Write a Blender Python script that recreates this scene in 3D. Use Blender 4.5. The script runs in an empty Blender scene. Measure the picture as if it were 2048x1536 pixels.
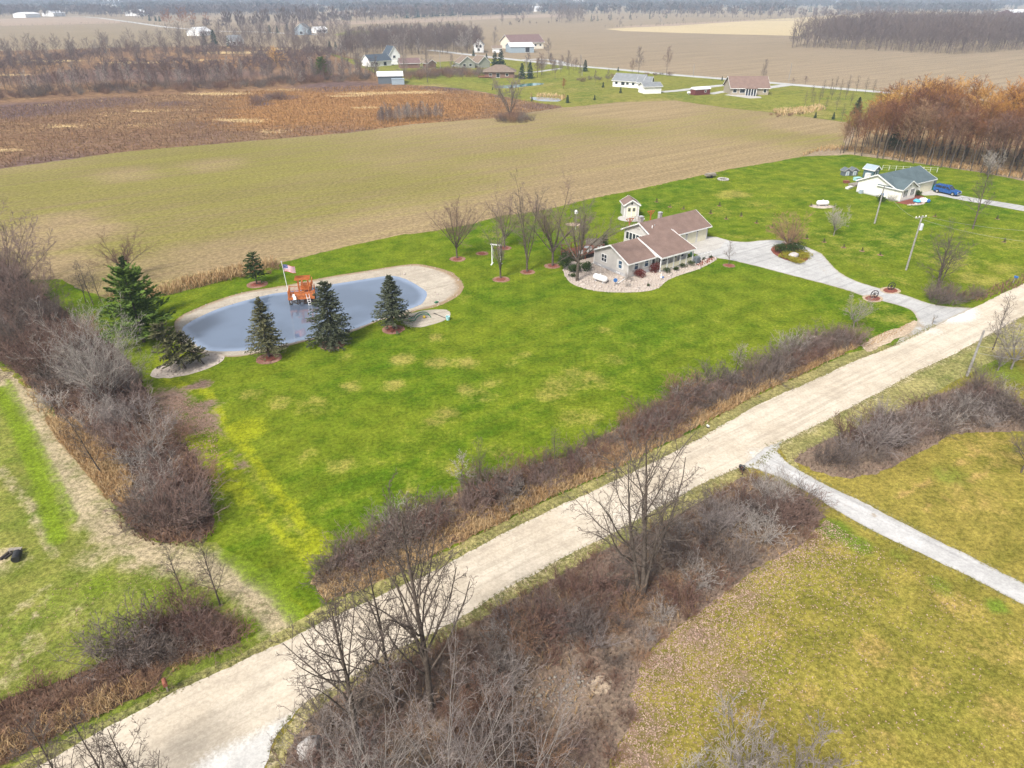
import bpy, math, random
import numpy as np
from mathutils import Vector, Matrix
from mathutils.geometry import delaunay_2d_cdt

R = math.radians
C = bpy.context.scene.collection
rng = np.random.default_rng(7)
random.seed(7)

# ------------------------------------------------------------------ camera
CAM_H = 39.0
FPX = 1366.0                      # focal length in pixels of a 2048 px wide frame
PITCH = math.atan((768 + 12) / FPX)
cam = bpy.data.cameras.new('camera')
cam.sensor_width = 36.0
cam.lens = 36.0 * FPX / 2048
cam.clip_start = 0.5
cam.clip_end = 30000
cam_o = bpy.data.objects.new('camera', cam)
cam_o.location = (0, 0, CAM_H)
cam_o.rotation_euler = (math.pi / 2 - PITCH, 0, 0)
C.objects.link(cam_o)
bpy.context.scene.camera = cam_o

# ------------------------------------------------------------------ light: bright overcast
SUN_EL, SUN_AZ = 48.0, 215.0      # azimuth clockwise from +Y (behind the camera, to the left)
world = bpy.data.worlds.new('World')
bpy.context.scene.world = world
world.use_nodes = True
wn = world.node_tree
wn.nodes.clear()
wo = wn.nodes.new('ShaderNodeOutputWorld')
bg = wn.nodes.new('ShaderNodeBackground')
sky = wn.nodes.new('ShaderNodeTexSky')
sky.sky_type = 'NISHITA'
sky.sun_disc = False
sky.sun_elevation = R(SUN_EL)
sky.sun_rotation = R(SUN_AZ)
sky.air_density = 1.0
sky.dust_density = 3.0
sky.ozone_density = 1.0
hs = wn.nodes.new('ShaderNodeHueSaturation')
hs.inputs['Saturation'].default_value = 0.42
wn.links.new(sky.outputs[0], hs.inputs['Color'])
wn.links.new(hs.outputs[0], bg.inputs[0])
bg.inputs[1].default_value = 0.062
wn.links.new(bg.outputs[0], wo.inputs[0])
sun = bpy.data.lights.new('sun', 'SUN')
sun.energy = 1.5
sun.angle = R(11)
sun.color = (1.0, 0.95, 0.88)
sun_o = bpy.data.objects.new('sun', sun)
az, el = R(SUN_AZ), R(SUN_EL)
sd = Vector((math.sin(az) * math.cos(el), math.cos(az) * math.cos(el), math.sin(el)))
sun_o.rotation_euler = sd.to_track_quat('Z', 'Y').to_euler()
sun_o.location = (0, 0, 200)
C.objects.link(sun_o)
vs = bpy.context.scene.view_settings
vs.view_transform = 'Standard'
vs.look = 'None'
vs.gamma = 1
vs.use_curve_mapping = False
vs.exposure = 1.82
bpy.context.scene.cycles.max_bounces = 6
bpy.context.scene.cycles.volume_bounces = 1

# ------------------------------------------------------------------ helpers: places
def G(u, v, z=0.0):
    """where the survey pixel (u, v) of the photograph meets the level z"""
    x = (u - 1024) / FPX
    y = (768 - v) / FPX
    dx, dy, dz = x, math.cos(PITCH) + y * math.sin(PITCH), -math.sin(PITCH) + y * math.cos(PITCH)
    t = (CAM_H - z) / -dz
    return np.array((dx * t, dy * t))

def GP(pts, z=0.0):
    return np.array([G(u, v, z) for u, v in pts])

def hgt(u, v, vtop):
    """height of an upright thing whose base is at pixel (u, v) and top on row vtop"""
    X, Y = G(u, v)
    k = (768 - vtop) / FPX
    c, s = math.cos(PITCH), math.sin(PITCH)
    # (Y*s + dz*c) = k*(Y*c - dz*s)
    dz = (k * Y * c - Y * s) / (c + k * s)
    return CAM_H + dz

def inside(P, poly):
    x, y = P[:, 0], P[:, 1]
    n = len(poly)
    r = np.zeros(len(P), bool)
    for i in range(n):
        x1, y1 = poly[i]
        x2, y2 = poly[(i + 1) % n]
        c = (y1 > y) != (y2 > y)
        if y1 != y2:
            r ^= c & (x < (x2 - x1) * (y - y1) / (y2 - y1) + x1)
    return r

def dist_line(P, L, closed=False):
    d = np.full(len(P), 1e9)
    n = len(L)
    for i in range(n if closed else n - 1):
        a = L[i]
        b = L[(i + 1) % n]
        ab = b - a
        t = np.clip(((P - a) @ ab) / max(ab @ ab, 1e-9), 0, 1)
        d = np.minimum(d, np.linalg.norm(P - a - t[:, None] * ab, axis=1))
    return d

def smooth_line(P, closed=True, n=6):
    P = np.asarray(P, float)
    out = []
    N = len(P)
    for i in range(N if closed else N - 1):
        p0 = P[(i - 1) % N] if closed or i > 0 else P[i]
        p1 = P[i]
        p2 = P[(i + 1) % N]
        p3 = P[(i + 2) % N] if closed or i + 2 < N else p2
        for k in range(n):
            t = k / n
            out.append(0.5 * (2 * p1 + (p2 - p0) * t + (2 * p0 - 5 * p1 + 4 * p2 - p3) * t * t + (3 * p1 - p0 - 3 * p2 + p3) * t ** 3))
    if not closed:
        out.append(P[-1])
    return np.array(out)

def resample(P, step, jit, r, closed=True):
    out = []
    N = len(P)
    ph = r.uniform(0, 6.28, 3)
    acc = 0.0
    for i in range(N if closed else N - 1):
        a = P[i]
        b = P[(i + 1) % N]
        L = np.linalg.norm(b - a)
        k = max(1, int(round(L / step)))
        d = (b - a) / max(L, 1e-9)
        nrm = np.array((-d[1], d[0]))
        for j in range(k):
            t = j / k
            s = acc + L * t
            off = jit * (0.45 * math.sin(s / (step * 4.1) + ph[0]) + 0.35 * math.sin(s / (step * 1.7) + ph[1]) + r.normal(0, 0.45))
            out.append(a + (b - a) * t + nrm * off)
        acc += L
    return np.array(out)

def scatter(poly, spacing, r, nmax=4000, tries=8):
    lo, hi = poly.min(0), poly.max(0)
    n = int((hi - lo).prod() / spacing ** 2 * tries) + 10
    n = min(n, 60000)
    P = r.uniform(lo, hi, (n, 2))
    P = P[inside(P, poly)]
    grid = {}
    out = []
    for p in P:
        k = (int(p[0] // spacing), int(p[1] // spacing))
        ok = True
        for a in (-1, 0, 1):
            for b in (-1, 0, 1):
                for q in grid.get((k[0] + a, k[1] + b), ()):
                    if (p[0] - q[0]) ** 2 + (p[1] - q[1]) ** 2 < spacing ** 2:
                        ok = False
        if ok:
            grid.setdefault(k, []).append(p)
            out.append(p)
            if len(out) >= nmax:
                break
    return np.array(out).reshape(-1, 2)

# ------------------------------------------------------------------ helpers: objects
def tag(o, label=None, cat=None, group=None, kind=None):
    if label: o['label'] = label
    if cat: o['category'] = cat
    if group: o['group'] = group
    if kind: o['kind'] = kind
    return o

def thing(name, label, cat, loc=(0, 0, 0), rz=0.0, group=None, s=1.0):
    o = bpy.data.objects.new(name, None)
    o.empty_display_size = 0.3
    o.location = loc
    o.rotation_euler = (0, 0, rz)
    o.scale = (s, s, s)
    C.objects.link(o)
    return tag(o, label, cat, group)

def link(name, mesh, parent=None, loc=None, rz=None, s=None):
    o = bpy.data.objects.new(name, mesh)
    if parent is not None: o.parent = parent
    if loc is not None: o.location = loc
    if rz is not None: o.rotation_euler = (0, 0, rz)
    if s is not None: o.scale = (s, s, s) if not hasattr(s, '__len__') else s
    C.objects.link(o)
    return o

def mesh_np(name, V, F, mat=None, smooth=False, mi=None, mats=None):
    """V (n,3); F (m,3) or (m,4), or a list of such arrays"""
    Fs = F if isinstance(F, list) else [F]
    Fs = [np.asarray(f, np.int32) for f in Fs if len(f)]
    me = bpy.data.meshes.new(name)
    V = np.asarray(V, np.float32)
    me.vertices.add(len(V))
    me.vertices.foreach_set('co', V.ravel())
    loops = np.concatenate([f.ravel() for f in Fs])
    tot = np.concatenate([np.full(len(f), f.shape[1], np.int32) for f in Fs])
    st = np.concatenate([[0], np.cumsum(tot)[:-1]]).astype(np.int32)
    me.loops.add(len(loops))
    me.loops.foreach_set('vertex_index', loops)
    me.polygons.add(len(tot))
    me.polygons.foreach_set('loop_start', st)
    me.polygons.foreach_set('loop_total', tot)
    if smooth:
        me.polygons.foreach_set('use_smooth', np.ones(len(tot), bool))
    if mi is not None:
        me.polygons.foreach_set('material_index', np.asarray(mi, np.int32))
    me.update(calc_edges=True)
    for m in (mats or ([mat] if mat else [])):
        me.materials.append(m)
    return me

class MB:
    """collects simple shapes and builds ONE mesh object out of them"""
    def __init__(self):
        self.v = []
        self.f = []
    def add(self, vs, fs):
        b = len(self.v)
        self.v += [tuple(p) for p in vs]
        self.f += [tuple(i + b for i in f) for f in fs]
        return self
    def box(self, x0, x1, y0, y1, z0, z1):
        return self.add([(x, y, z) for z in (z0, z1) for y in (y0, y1) for x in (x0, x1)],
                        [(0, 2, 3, 1), (4, 5, 7, 6), (0, 1, 5, 4), (2, 6, 7, 3), (0, 4, 6, 2), (1, 3, 7, 5)])
    def prism(self, pts, d):
        n = len(pts)
        pts = [Vector(p) for p in pts]
        d = Vector(d)
        top = [p + d for p in pts]
        return self.add(pts + top, [tuple(range(n))[::-1], tuple(range(n, 2 * n))] + [(i, (i + 1) % n, n + (i + 1) % n, n + i) for i in range(n)])
    def tube(self, p0, p1, r0, r1=None, n=8, caps=True):
        r1 = r0 if r1 is None else r1
        p0, p1 = Vector(p0), Vector(p1)
        t = (p1 - p0).normalized()
        a = t.orthogonal().normalized()
        b = t.cross(a)
        vs = []
        for p, r in ((p0, r0), (p1, r1)):
            for k in range(n):
                an = 2 * math.pi * k / n
                vs.append(p + a * (r * math.cos(an)) + b * (r * math.sin(an)))
        fs = [(k, (k + 1) % n, n + (k + 1) % n, n + k) for k in range(n)]
        if caps:
            fs += [tuple(range(n))[::-1], tuple(range(n, 2 * n))]
        return self.add(vs, fs)
    def bar(self, p0, p1, w, h):
        """square-section timber from p0 to p1"""
        p0, p1 = Vector(p0), Vector(p1)
        t = (p1 - p0).normalized()
        a = t.cross(Vector((0, 0, 1)))
        a = Vector((1, 0, 0)) if a.length < 1e-3 else a.normalized()
        b = a.cross(t).normalized()
        vs = [p + a * (sx * w / 2) + b * (sy * h / 2) for p in (p0, p1) for sx, sy in ((-1, -1), (1, -1), (1, 1), (-1, 1))]
        return self.add(vs, [(3, 2, 1, 0), (4, 5, 6, 7)] + [(k, (k + 1) % 4, 4 + (k + 1) % 4, 4 + k) for k in range(4)])
    def lathe(self, prof, c=(0, 0, 0), n=14, axis='z'):
        vs, fs = [], []
        m = len(prof)
        for r, z in prof:
            for k in range(n):
                an = 2 * math.pi * k / n
                q = (r * math.cos(an), r * math.sin(an), z)
                if axis == 'x': q = (q[2], q[0], q[1])
                vs.append((q[0] + c[0], q[1] + c[1], q[2] + c[2]))
        for i in range(m - 1):
            for k in range(n):
                fs.append((i * n + k, i * n + (k + 1) % n, (i + 1) * n + (k + 1) % n, (i + 1) * n + k))
        fs += [tuple(range(n))[::-1], tuple(range((m - 1) * n, m * n))]
        return self.add(vs, fs)
    def ball(self, c, rx, ry=None, rz=None, nu=10, nv=7, rough=0.0, seed=0):
        ry = rx if ry is None else ry
        rz = rx if rz is None else rz
        rr = random.Random(seed)
        vs = [(c[0], c[1], c[2] - rz)]
        for i in range(1, nv):
            ph = math.pi * i / nv
            for k in range(nu):
                an = 2 * math.pi * (k + 0.5 * (i % 2)) / nu
                q = 1 + rough * rr.uniform(-1, 1)
                vs.append((c[0] + rx * q * math.sin(ph) * math.cos(an), c[1] + ry * q * math.sin(ph) * math.sin(an), c[2] - rz * q * math.cos(ph)))
        vs.append((c[0], c[1], c[2] + rz))
        fs = [(0, 1 + (k + 1) % nu, 1 + k) for k in range(nu)]
        for i in range(nv - 2):
            for k in range(nu):
                a = 1 + i * nu
                fs.append((a + k, a + (k + 1) % nu, a + nu + (k + 1) % nu, a + nu + k))
        a = 1 + (nv - 2) * nu
        fs += [(a + k, a + (k + 1) % nu, len(vs) - 1) for k in range(nu)]
        return self.add(vs, fs)
    def ring(self, c, r, w, n=20, plane='xz'):
        pts = []
        for k in range(n):
            an = 2 * math.pi * k / n
            ca, sa = r * math.cos(an), r * math.sin(an)
            pts.append((c[0] + ca, c[1], c[2] + sa) if plane == 'xz' else (c[0] + ca, c[1] + sa, c[2]))
        for k in range(n):
            self.bar(pts[k], pts[(k + 1) % n], w, w)
        return self
    def mesh(self, name, mat, smooth=False):
        me = bpy.data.meshes.new(name)
        me.from_pydata(self.v, [], self.f)
        if smooth:
            me.polygons.foreach_set('use_smooth', np.ones(len(me.polygons), bool))
        me.update()
        if mat: me.materials.append(mat)
        return me
    def build(self, name, mat, parent=None, smooth=False, loc=None, rz=None):
        return link(name, self.mesh(name, mat, smooth), parent, loc, rz)

# ------------------------------------------------------------------ helpers: materials
class NT:
    def __init__(self, name, rough=0.9, spec=0.2, metal=0.0):
        self.m = bpy.data.materials.new(name)
        self.m.use_nodes = True
        self.t = self.m.node_tree
        self.t.nodes.clear()
        self.out = self.t.nodes.new('ShaderNodeOutputMaterial')
        self.b = self.t.nodes.new('ShaderNodeBsdfPrincipled')
        self.b.inputs['Roughness'].default_value = rough
        self.b.inputs['Specular IOR Level'].default_value = spec
        self.b.inputs['Metallic'].default_value = metal
        self.t.links.new(self.b.outputs[0], self.out.inputs[0])
        self._pos = None
    def n(self, kind, **kw):
        nd = self.t.nodes.new(kind)
        for k, v in kw.items():
            if hasattr(nd, k): setattr(nd, k, v)
        return nd
    def put(self, sock, val):
        if hasattr(val, 'is_output') or isinstance(val, bpy.types.NodeSocket):
            self.t.links.new(val, sock)
        elif isinstance(val, (tuple, list)) and len(val) == 3 and len(sock.default_value) == 4:
            sock.default_value = (*val, 1)
        else:
            sock.default_value = val
    def pos(self, obj=False):
        if obj:
            return self.n('ShaderNodeTexCoord').outputs['Object']
        if self._pos is None:
            self._pos = self.n('ShaderNodeNewGeometry').outputs['Position']
        return self._pos
    def noise(self, scale, detail=3, rough=0.5, vec=None, dist=0.0):
        nd = self.n('ShaderNodeTexNoise')
        self.put(nd.inputs['Vector'], vec if vec is not None else self.pos())
        nd.inputs['Scale'].default_value = scale
        nd.inputs['Detail'].default_value = detail
        nd.inputs['Roughness'].default_value = rough
        nd.inputs['Distortion'].default_value = dist
        return nd.outputs[0]
    def vor(self, scale, vec=None, out='Distance'):
        nd = self.n('ShaderNodeTexVoronoi')
        self.put(nd.inputs['Vector'], vec if vec is not None else self.pos())
        nd.inputs['Scale'].default_value = scale
        return nd.outputs[out]
    def mapped(self, rz=0.0, sc=(1, 1, 1), vec=None):
        nd = self.n('ShaderNodeMapping')
        nd.vector_type = 'POINT'
        self.put(nd.inputs['Vector'], vec if vec is not None else self.pos())
        nd.inputs['Rotation'].default_value = (0, 0, rz)
        n2 = self.n('ShaderNodeMapping')          # turn first, then stretch
        self.put(n2.inputs['Vector'], nd.outputs[0])
        n2.inputs['Scale'].default_value = sc
        return n2.outputs[0]
    def step(self, val, lo, hi, a=0.0, b=1.0):
        nd = self.n('ShaderNodeMapRange')
        nd.interpolation_type = 'SMOOTHSTEP'
        self.put(nd.inputs[0], val)
        for i, q in zip((1, 2, 3, 4), (lo, hi, a, b)):
            nd.inputs[i].default_value = q
        return nd.outputs[0]
    def math(self, op, a, b=0.0):
        nd = self.n('ShaderNodeMath')
        nd.operation = op
        self.put(nd.inputs[0], a)
        self.put(nd.inputs[1], b)
        return nd.outputs[0]
    def mix(self, fac, a, b, blend='MIX'):
        nd = self.n('ShaderNodeMix')
        nd.data_type = 'RGBA'
        nd.blend_type = blend
        nd.clamp_factor = True
        self.put(nd.inputs[0], fac)
        self.put(nd.inputs[6], a)
        self.put(nd.inputs[7], b)
        return nd.outputs[2]
    def gain(self, col, val):
        """multiply a colour by a number"""
        nd = self.n('ShaderNodeVectorMath')
        nd.operation = 'SCALE'
        self.put(nd.inputs[0], col)
        self.put(nd.inputs['Scale'], val)
        return nd.outputs[0]
    def attr(self, name='mask'):
        nd = self.n('ShaderNodeAttribute')
        nd.attribute_name = name
        s = self.n('ShaderNodeSeparateColor')
        self.t.links.new(nd.outputs['Color'], s.inputs[0])
        return s.outputs
    def rand(self):
        return self.n('ShaderNodeObjectInfo').outputs['Random']
    def bump(self, h, strength=0.5, dist=0.1):
        nd = self.n('ShaderNodeBump')
        nd.inputs['Strength'].default_value = strength
        nd.inputs['Distance'].default_value = dist
        self.put(nd.inputs['Height'], h)
        self.t.links.new(nd.outputs[0], self.b.inputs['Normal'])
    def col(self, c):
        self.put(self.b.inputs['Base Color'], c)
        return self.m

def simple(name, c, c2=None, scale=3.0, rough=0.8, spec=0.25, bump=0.0, metal=0.0, obj=True, var=0.0):
    t = NT(name, rough, spec, metal)
    c2 = c2 or tuple(0.8 * q for q in c)
    nz = t.noise(scale, 4, 0.6, t.pos(obj))
    col = t.mix(t.step(nz, 0.35, 0.65), c, c2)
    if var:
        col = t.gain(col, t.math('ADD', t.math('MULTIPLY', t.rand(), 2 * var), 1 - var))
    if bump:
        t.bump(nz, bump, 0.05)
    return t.col(col)

def twig_mat(name, cols, grain=0.25):
    """bark and twigs: every plant takes its own tone between the given colours"""
    t = NT(name, 0.95, 0.1)
    r = t.rand()
    c = t.mix(r, cols[0], cols[1])
    if len(cols) > 2:
        c = t.mix(t.step(t.math('FRACT', t.math('MULTIPLY', r, 7.31)), 0.45, 0.8), c, cols[2])
    nz = t.noise(1.3, 3, 0.6)
    c = t.gain(c, t.step(nz, 0.3, 0.7, 1 - grain, 1 + grain))
    return t.col(c)

M = {}
# ------------------------------------------------------------------ ground materials
ROW_A = math.atan2(*(G(1400, 354) - G(850, 464))[::-1])      # crop rows run along the field's edge
ROAD_A = math.atan2(*(G(1560, 810) - G(660, 1238))[::-1])

def m_lawn(name, green, yel, tan, lime, bias=0.5, fine=0.38):
    t = NT(name, 1.0, 0.0)
    mk = t.attr()
    n1 = t.noise(0.045, 5, 0.6)
    n2 = t.noise(0.33, 5, 0.65)
    n3 = t.noise(2.6, 6, 0.75)
    mow = t.noise(0.5, 3, 0.6, t.mapped(-ROAD_A, (0.12, 1.0, 1.0)))
    n2b = t.noise(0.8, 4, 0.65)
    c = t.mix(t.step(t.math('ADD', t.math('MULTIPLY', n1, 0.5), t.math('ADD', t.math('MULTIPLY', t.math('ADD', n2, mow), 0.25), t.math('MULTIPLY', n2b, .12))), bias - 0.08, bias + 0.2), green, yel)
    f = t.math('ADD', t.math('MULTIPLY', mk[0], 0.8), t.math('MULTIPLY', t.math('SUBTRACT', t.math('ADD', t.math('MULTIPLY', t.math('ADD', n2b, n2), 1.1), n3), 1.6), 0.9))
    c = t.mix(t.math('MULTIPLY', t.step(f, 0.2, 1.0), 0.85), c, tan)
    f = t.math('ADD', mk[1], t.math('MULTIPLY', t.math('SUBTRACT', t.math('ADD', n2, n3), 1.0), 0.55))
    c = t.mix(t.step(f, 0.25, 0.8), c, lime)
    f = t.math('ADD', mk[2], t.math('MULTIPLY', t.math('SUBTRACT', t.math('ADD', n2, n3), 1.0), 1.4))
    c = t.mix(t.step(f, 0.3, 0.75), c, (0.16, 0.11, 0.085))
    n4 = t.noise(9.0, 4, 0.7)
    g = t.math('MULTIPLY', t.step(n3, 0.36, 0.64, 1 - fine, 1 + fine), t.step(n4, 0.36, 0.64, 1 - fine * 0.6, 1 + fine * 0.6))
    c = t.gain(c, t.math('MULTIPLY', g, t.step(n2, 0.36, 0.64, 0.86, 1.14)))
    t.bump(t.math('ADD', n3, n4), 0.3, 0.08)
    return t.col(c)

M['lawn'] = m_lawn('mown grass', (0.051, 0.111, 0.005), (0.124, 0.153, 0.012), (0.25, 0.215, 0.055), (0.2, 0.222, 0.012), 0.465, .3)
M['lawn_west'] = m_lawn('thin grass', (0.1, 0.142, 0.018), (0.185, 0.178, 0.045), (0.33, 0.265, 0.18), (0.125, 0.175, 0.014), 0.48, .34)
M['lawn_south'] = m_lawn('autumn grass', (0.142, 0.141, 0.022), (0.22, 0.178, 0.04), (0.3, 0.205, 0.07), (0.105, 0.15, 0.018), 0.45, 0.34)
M['verge'] = m_lawn('verge grass', (0.115, 0.145, 0.035), (0.25, 0.22, 0.09), (0.38, 0.32, 0.22), (0.2, 0.24, 0.03), 0.42)
M['village'] = m_lawn('far lawn', (0.072, 0.118, 0.016), (0.175, 0.17, 0.038), (0.28, 0.21, 0.1), (0.17, 0.185, 0.03), 0.42)

def m_field(name, tan, green, strip=0.5, bias=0.52, big=0.012):
    t = NT(name, 1.0, 0.0)
    mk = t.attr()
    v = t.mapped(-ROW_A, (0.05, 1.0, 1.0))
    s1 = t.noise(0.25, 6, 0.72, v)
    s2 = t.noise(0.9, 4, 0.65, t.mapped(-ROW_A, (0.03, 1.0, 1.0)))
    n1 = t.noise(big, 5, 0.6)
    n3 = t.noise(1.3, 7, 0.82)
    f = t.math('ADD', t.math('ADD', t.math('MULTIPLY', n1, 0.45), t.math('MULTIPLY', s1, 0.55)), t.math('MULTIPLY', t.math('SUBTRACT', mk[0], 0.5), 0.5))
    c = t.mix(t.step(f, bias - 0.13, bias + 0.15), tan, green)
    c = t.mix(t.math('MULTIPLY', t.step(s2, 0.52, 0.7), 0.35 * strip), c, (0.19, 0.14, 0.075))
    c = t.gain(c, t.math('MULTIPLY', t.step(n3, 0.38, 0.62, 0.72, 1.3), t.step(s1, 0.36, 0.64, 0.88, 1.12)))
    t.bump(t.math('ADD', n3, s2), 0.5, 0.2)
    return t.col(c)

M['field'] = m_field('crop stubble', (0.25, 0.188, 0.104), (0.172, 0.156, 0.046), 1.2, .51)
M['stubble'] = m_field('bare field', (0.225, 0.176, 0.12), (0.185, 0.155, 0.1), 0.5, 0.55, 0.004)
M['stubble_pink'] = m_field('far bare field', (0.29, 0.22, 0.165), (0.245, 0.19, 0.135), 0.5, 0.55, 0.003)
M['straw_field'] = m_field('straw field', (0.41, 0.33, 0.2), (0.37, 0.295, 0.175), 0.3, 0.55, 0.004)
M['far_green'] = m_field('far pasture', (0.2, 0.23, 0.05), (0.26, 0.25, 0.09), 0.3, 0.5, 0.01)

def m_marsh():
    t = NT('marsh growth', 1.0, 0.0)
    mk = t.attr()
    v = t.mapped(-0.1, (0.45, 1.0, 1.0))
    n1 = t.noise(0.03, 5, 0.65, v)
    n2 = t.noise(0.16, 6, 0.7, v)
    n3 = t.noise(0.7, 6, 0.75, v)
    c = t.mix(t.step(t.math('ADD', t.math('MULTIPLY', n1, 0.5), t.math('MULTIPLY', n2, 0.5)), 0.42, 0.6), (0.165, 0.098, 0.06), (0.22, 0.138, 0.074))
    c = t.mix(t.step(t.math('ADD', mk[0], t.math('MULTIPLY', t.math('SUBTRACT', n2, 0.5), 1.5)), 0.3, 0.8), c, (0.27, 0.145, 0.06))
    c = t.mix(t.step(t.math('ADD', mk[1], t.math('MULTIPLY', t.math('SUBTRACT', n3, 0.5), 1.2)), 0.35, 0.75), c, (0.45, 0.33, 0.17))
    c = t.mix(t.step(t.math('ADD', mk[2], t.math('MULTIPLY', t.math('SUBTRACT', n3, 0.5), 1.2)), 0.35, 0.75), c, (0.12, 0.08, 0.075))
    c = t.gain(c, t.step(n3, 0.36, 0.64, 0.55, 1.5))
    t.bump(n3, 0.9, 0.6)
    return t.col(c)
M['marsh'] = m_marsh()

def m_gravel(name, a, b, edge, tr=0.0, ang=0.0):
    t = NT(name, 1.0, 0.0)
    mk = t.attr()
    n1 = t.noise(0.12, 5, 0.6)
    n3 = t.noise(4.0, 6, 0.8)
    v = t.mapped(-ang, (0.03, 1.0, 1.0))
    s = t.noise(1.3, 5, 0.65, v)
    c = t.mix(t.step(n1, 0.35, 0.65), a, b)
    c = t.mix(t.math('MULTIPLY', t.step(s, 0.48, 0.62), tr), c, tuple(0.72 * q for q in a))
    f = t.math('ADD', mk[0], t.math('MULTIPLY', t.math('SUBTRACT', n3, 0.5), 0.9))
    c = t.mix(t.step(f, 0.3, 0.8), c, edge)
    f = t.math('ADD', mk[1], t.math('MULTIPLY', t.math('SUBTRACT', t.noise(1.4, 5, 0.7), 0.5), 1.6))
    c = t.mix(t.step(f, 0.35, 0.85), c, (0.3, 0.245, 0.18))
    c = t.gain(c, t.math('MULTIPLY', t.step(n3, 0.36, 0.64, 0.88, 1.1), t.step(t.noise(0.7, 5, 0.7), 0.36, 0.64, 0.92, 1.07)))
    t.bump(n3, 0.5, 0.06)
    return t.col(c)
M['road'] = m_gravel('road gravel', (0.43, 0.368, 0.285), (0.51, 0.448, 0.36), (0.58, 0.56, 0.52), 0.4, ROAD_A)
M['drive'] = m_gravel('limestone gravel', (0.36, 0.355, 0.345), (0.42, 0.415, 0.405), (0.33, 0.29, 0.22), 0.5, ROAD_A)
M['white_drive'] = m_gravel('white gravel', (0.385, 0.378, 0.365), (0.47, 0.46, 0.448), (0.3, 0.27, 0.21), 0.55, math.atan2(*(G(2048, 1190) - G(1620, 975))[::-1]))
M['concrete'] = m_gravel('concrete', (0.37, 0.35, 0.32), (0.43, 0.41, 0.38), (0.4, 0.38, 0.34), 0.2, 0.6)
M['sand'] = m_gravel('pond shore sand', (0.33, 0.288, 0.232), (0.4, 0.355, 0.29), (0.26, 0.19, 0.12), 0.4, 0.5)
M['stone_bed'] = m_gravel('pebbles', (0.37, 0.315, 0.27), (0.45, 0.39, 0.33), (0.25, 0.2, 0.17), 0.2, 0.5)

def m_speck(name, a, b, c3, sc=3.0):
    t = NT(name, 1.0, 0.0)
    n1 = t.noise(sc * 0.2, 4, 0.6)
    n3 = t.noise(sc * 1.5, 6, 0.8)
    c = t.mix(t.step(n1, 0.4, 0.62), a, b)
    c = t.mix(t.step(n3, 0.56, 0.68), c, c3)
    c = t.gain(c, t.step(t.noise(sc * 3, 4, 0.7), 0.3, 0.7, 0.7, 1.3))
    t.bump(n3, 0.6, 0.08)
    return t.col(c)
M['mulch'] = m_speck('red wood mulch', (0.21, 0.075, 0.055), (0.16, 0.06, 0.045), (0.3, 0.13, 0.1))
M['mulch_ring'] = m_speck('faded mulch and leaves', (0.2, 0.1, 0.075), (0.27, 0.16, 0.12), (0.38, 0.28, 0.2))
M['litter'] = m_speck('leaf litter soil', (0.11, 0.07, 0.052), (0.14, 0.092, 0.062), (0.24, 0.165, 0.125), 1.6)
M['litter_red'] = m_speck('red brown litter', (0.17, 0.125, 0.096), (0.21, 0.158, 0.115), (0.28, 0.19, 0.135), 1.6)
M['dirt'] = m_speck('bare dirt', (0.36, 0.28, 0.2), (0.43, 0.34, 0.25), (0.5, 0.43, 0.34), 1.2)
M['drygrass_ground'] = m_speck('dead grass ground', (0.3, 0.22, 0.12), (0.22, 0.14, 0.08), (0.42, 0.32, 0.18), 1.6)

def m_water(name, c, rough=0.04):
    t = NT(name, rough, 1.0)
    t.b.inputs['IOR'].default_value = 1.8
    n = t.noise(0.9, 3, 0.5, t.mapped(0.4, (1, 2.2, 1)))
    t.bump(n, 0.05, 0.05)
    shallow = t.math('ADD', t.attr()[0], t.math('MULTIPLY', t.math('SUBTRACT', t.noise(0.3, 4, .6), .5), .5))
    return t.col(t.mix(t.step(shallow, 0.3, 1.0), t.mix(t.step(t.noise(0.12, 3), 0.35, 0.65), c, tuple(0.75 * q for q in c)), tuple(q * 1.5 + .03 for q in c)))
M['water'] = m_water('pond water', (0.11, 0.145, 0.205))
M['water_teal'] = m_water('teal water', (0.08, 0.22, 0.19))
M['water_grey'] = m_water('grey water', (0.2, 0.22, 0.25))

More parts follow.
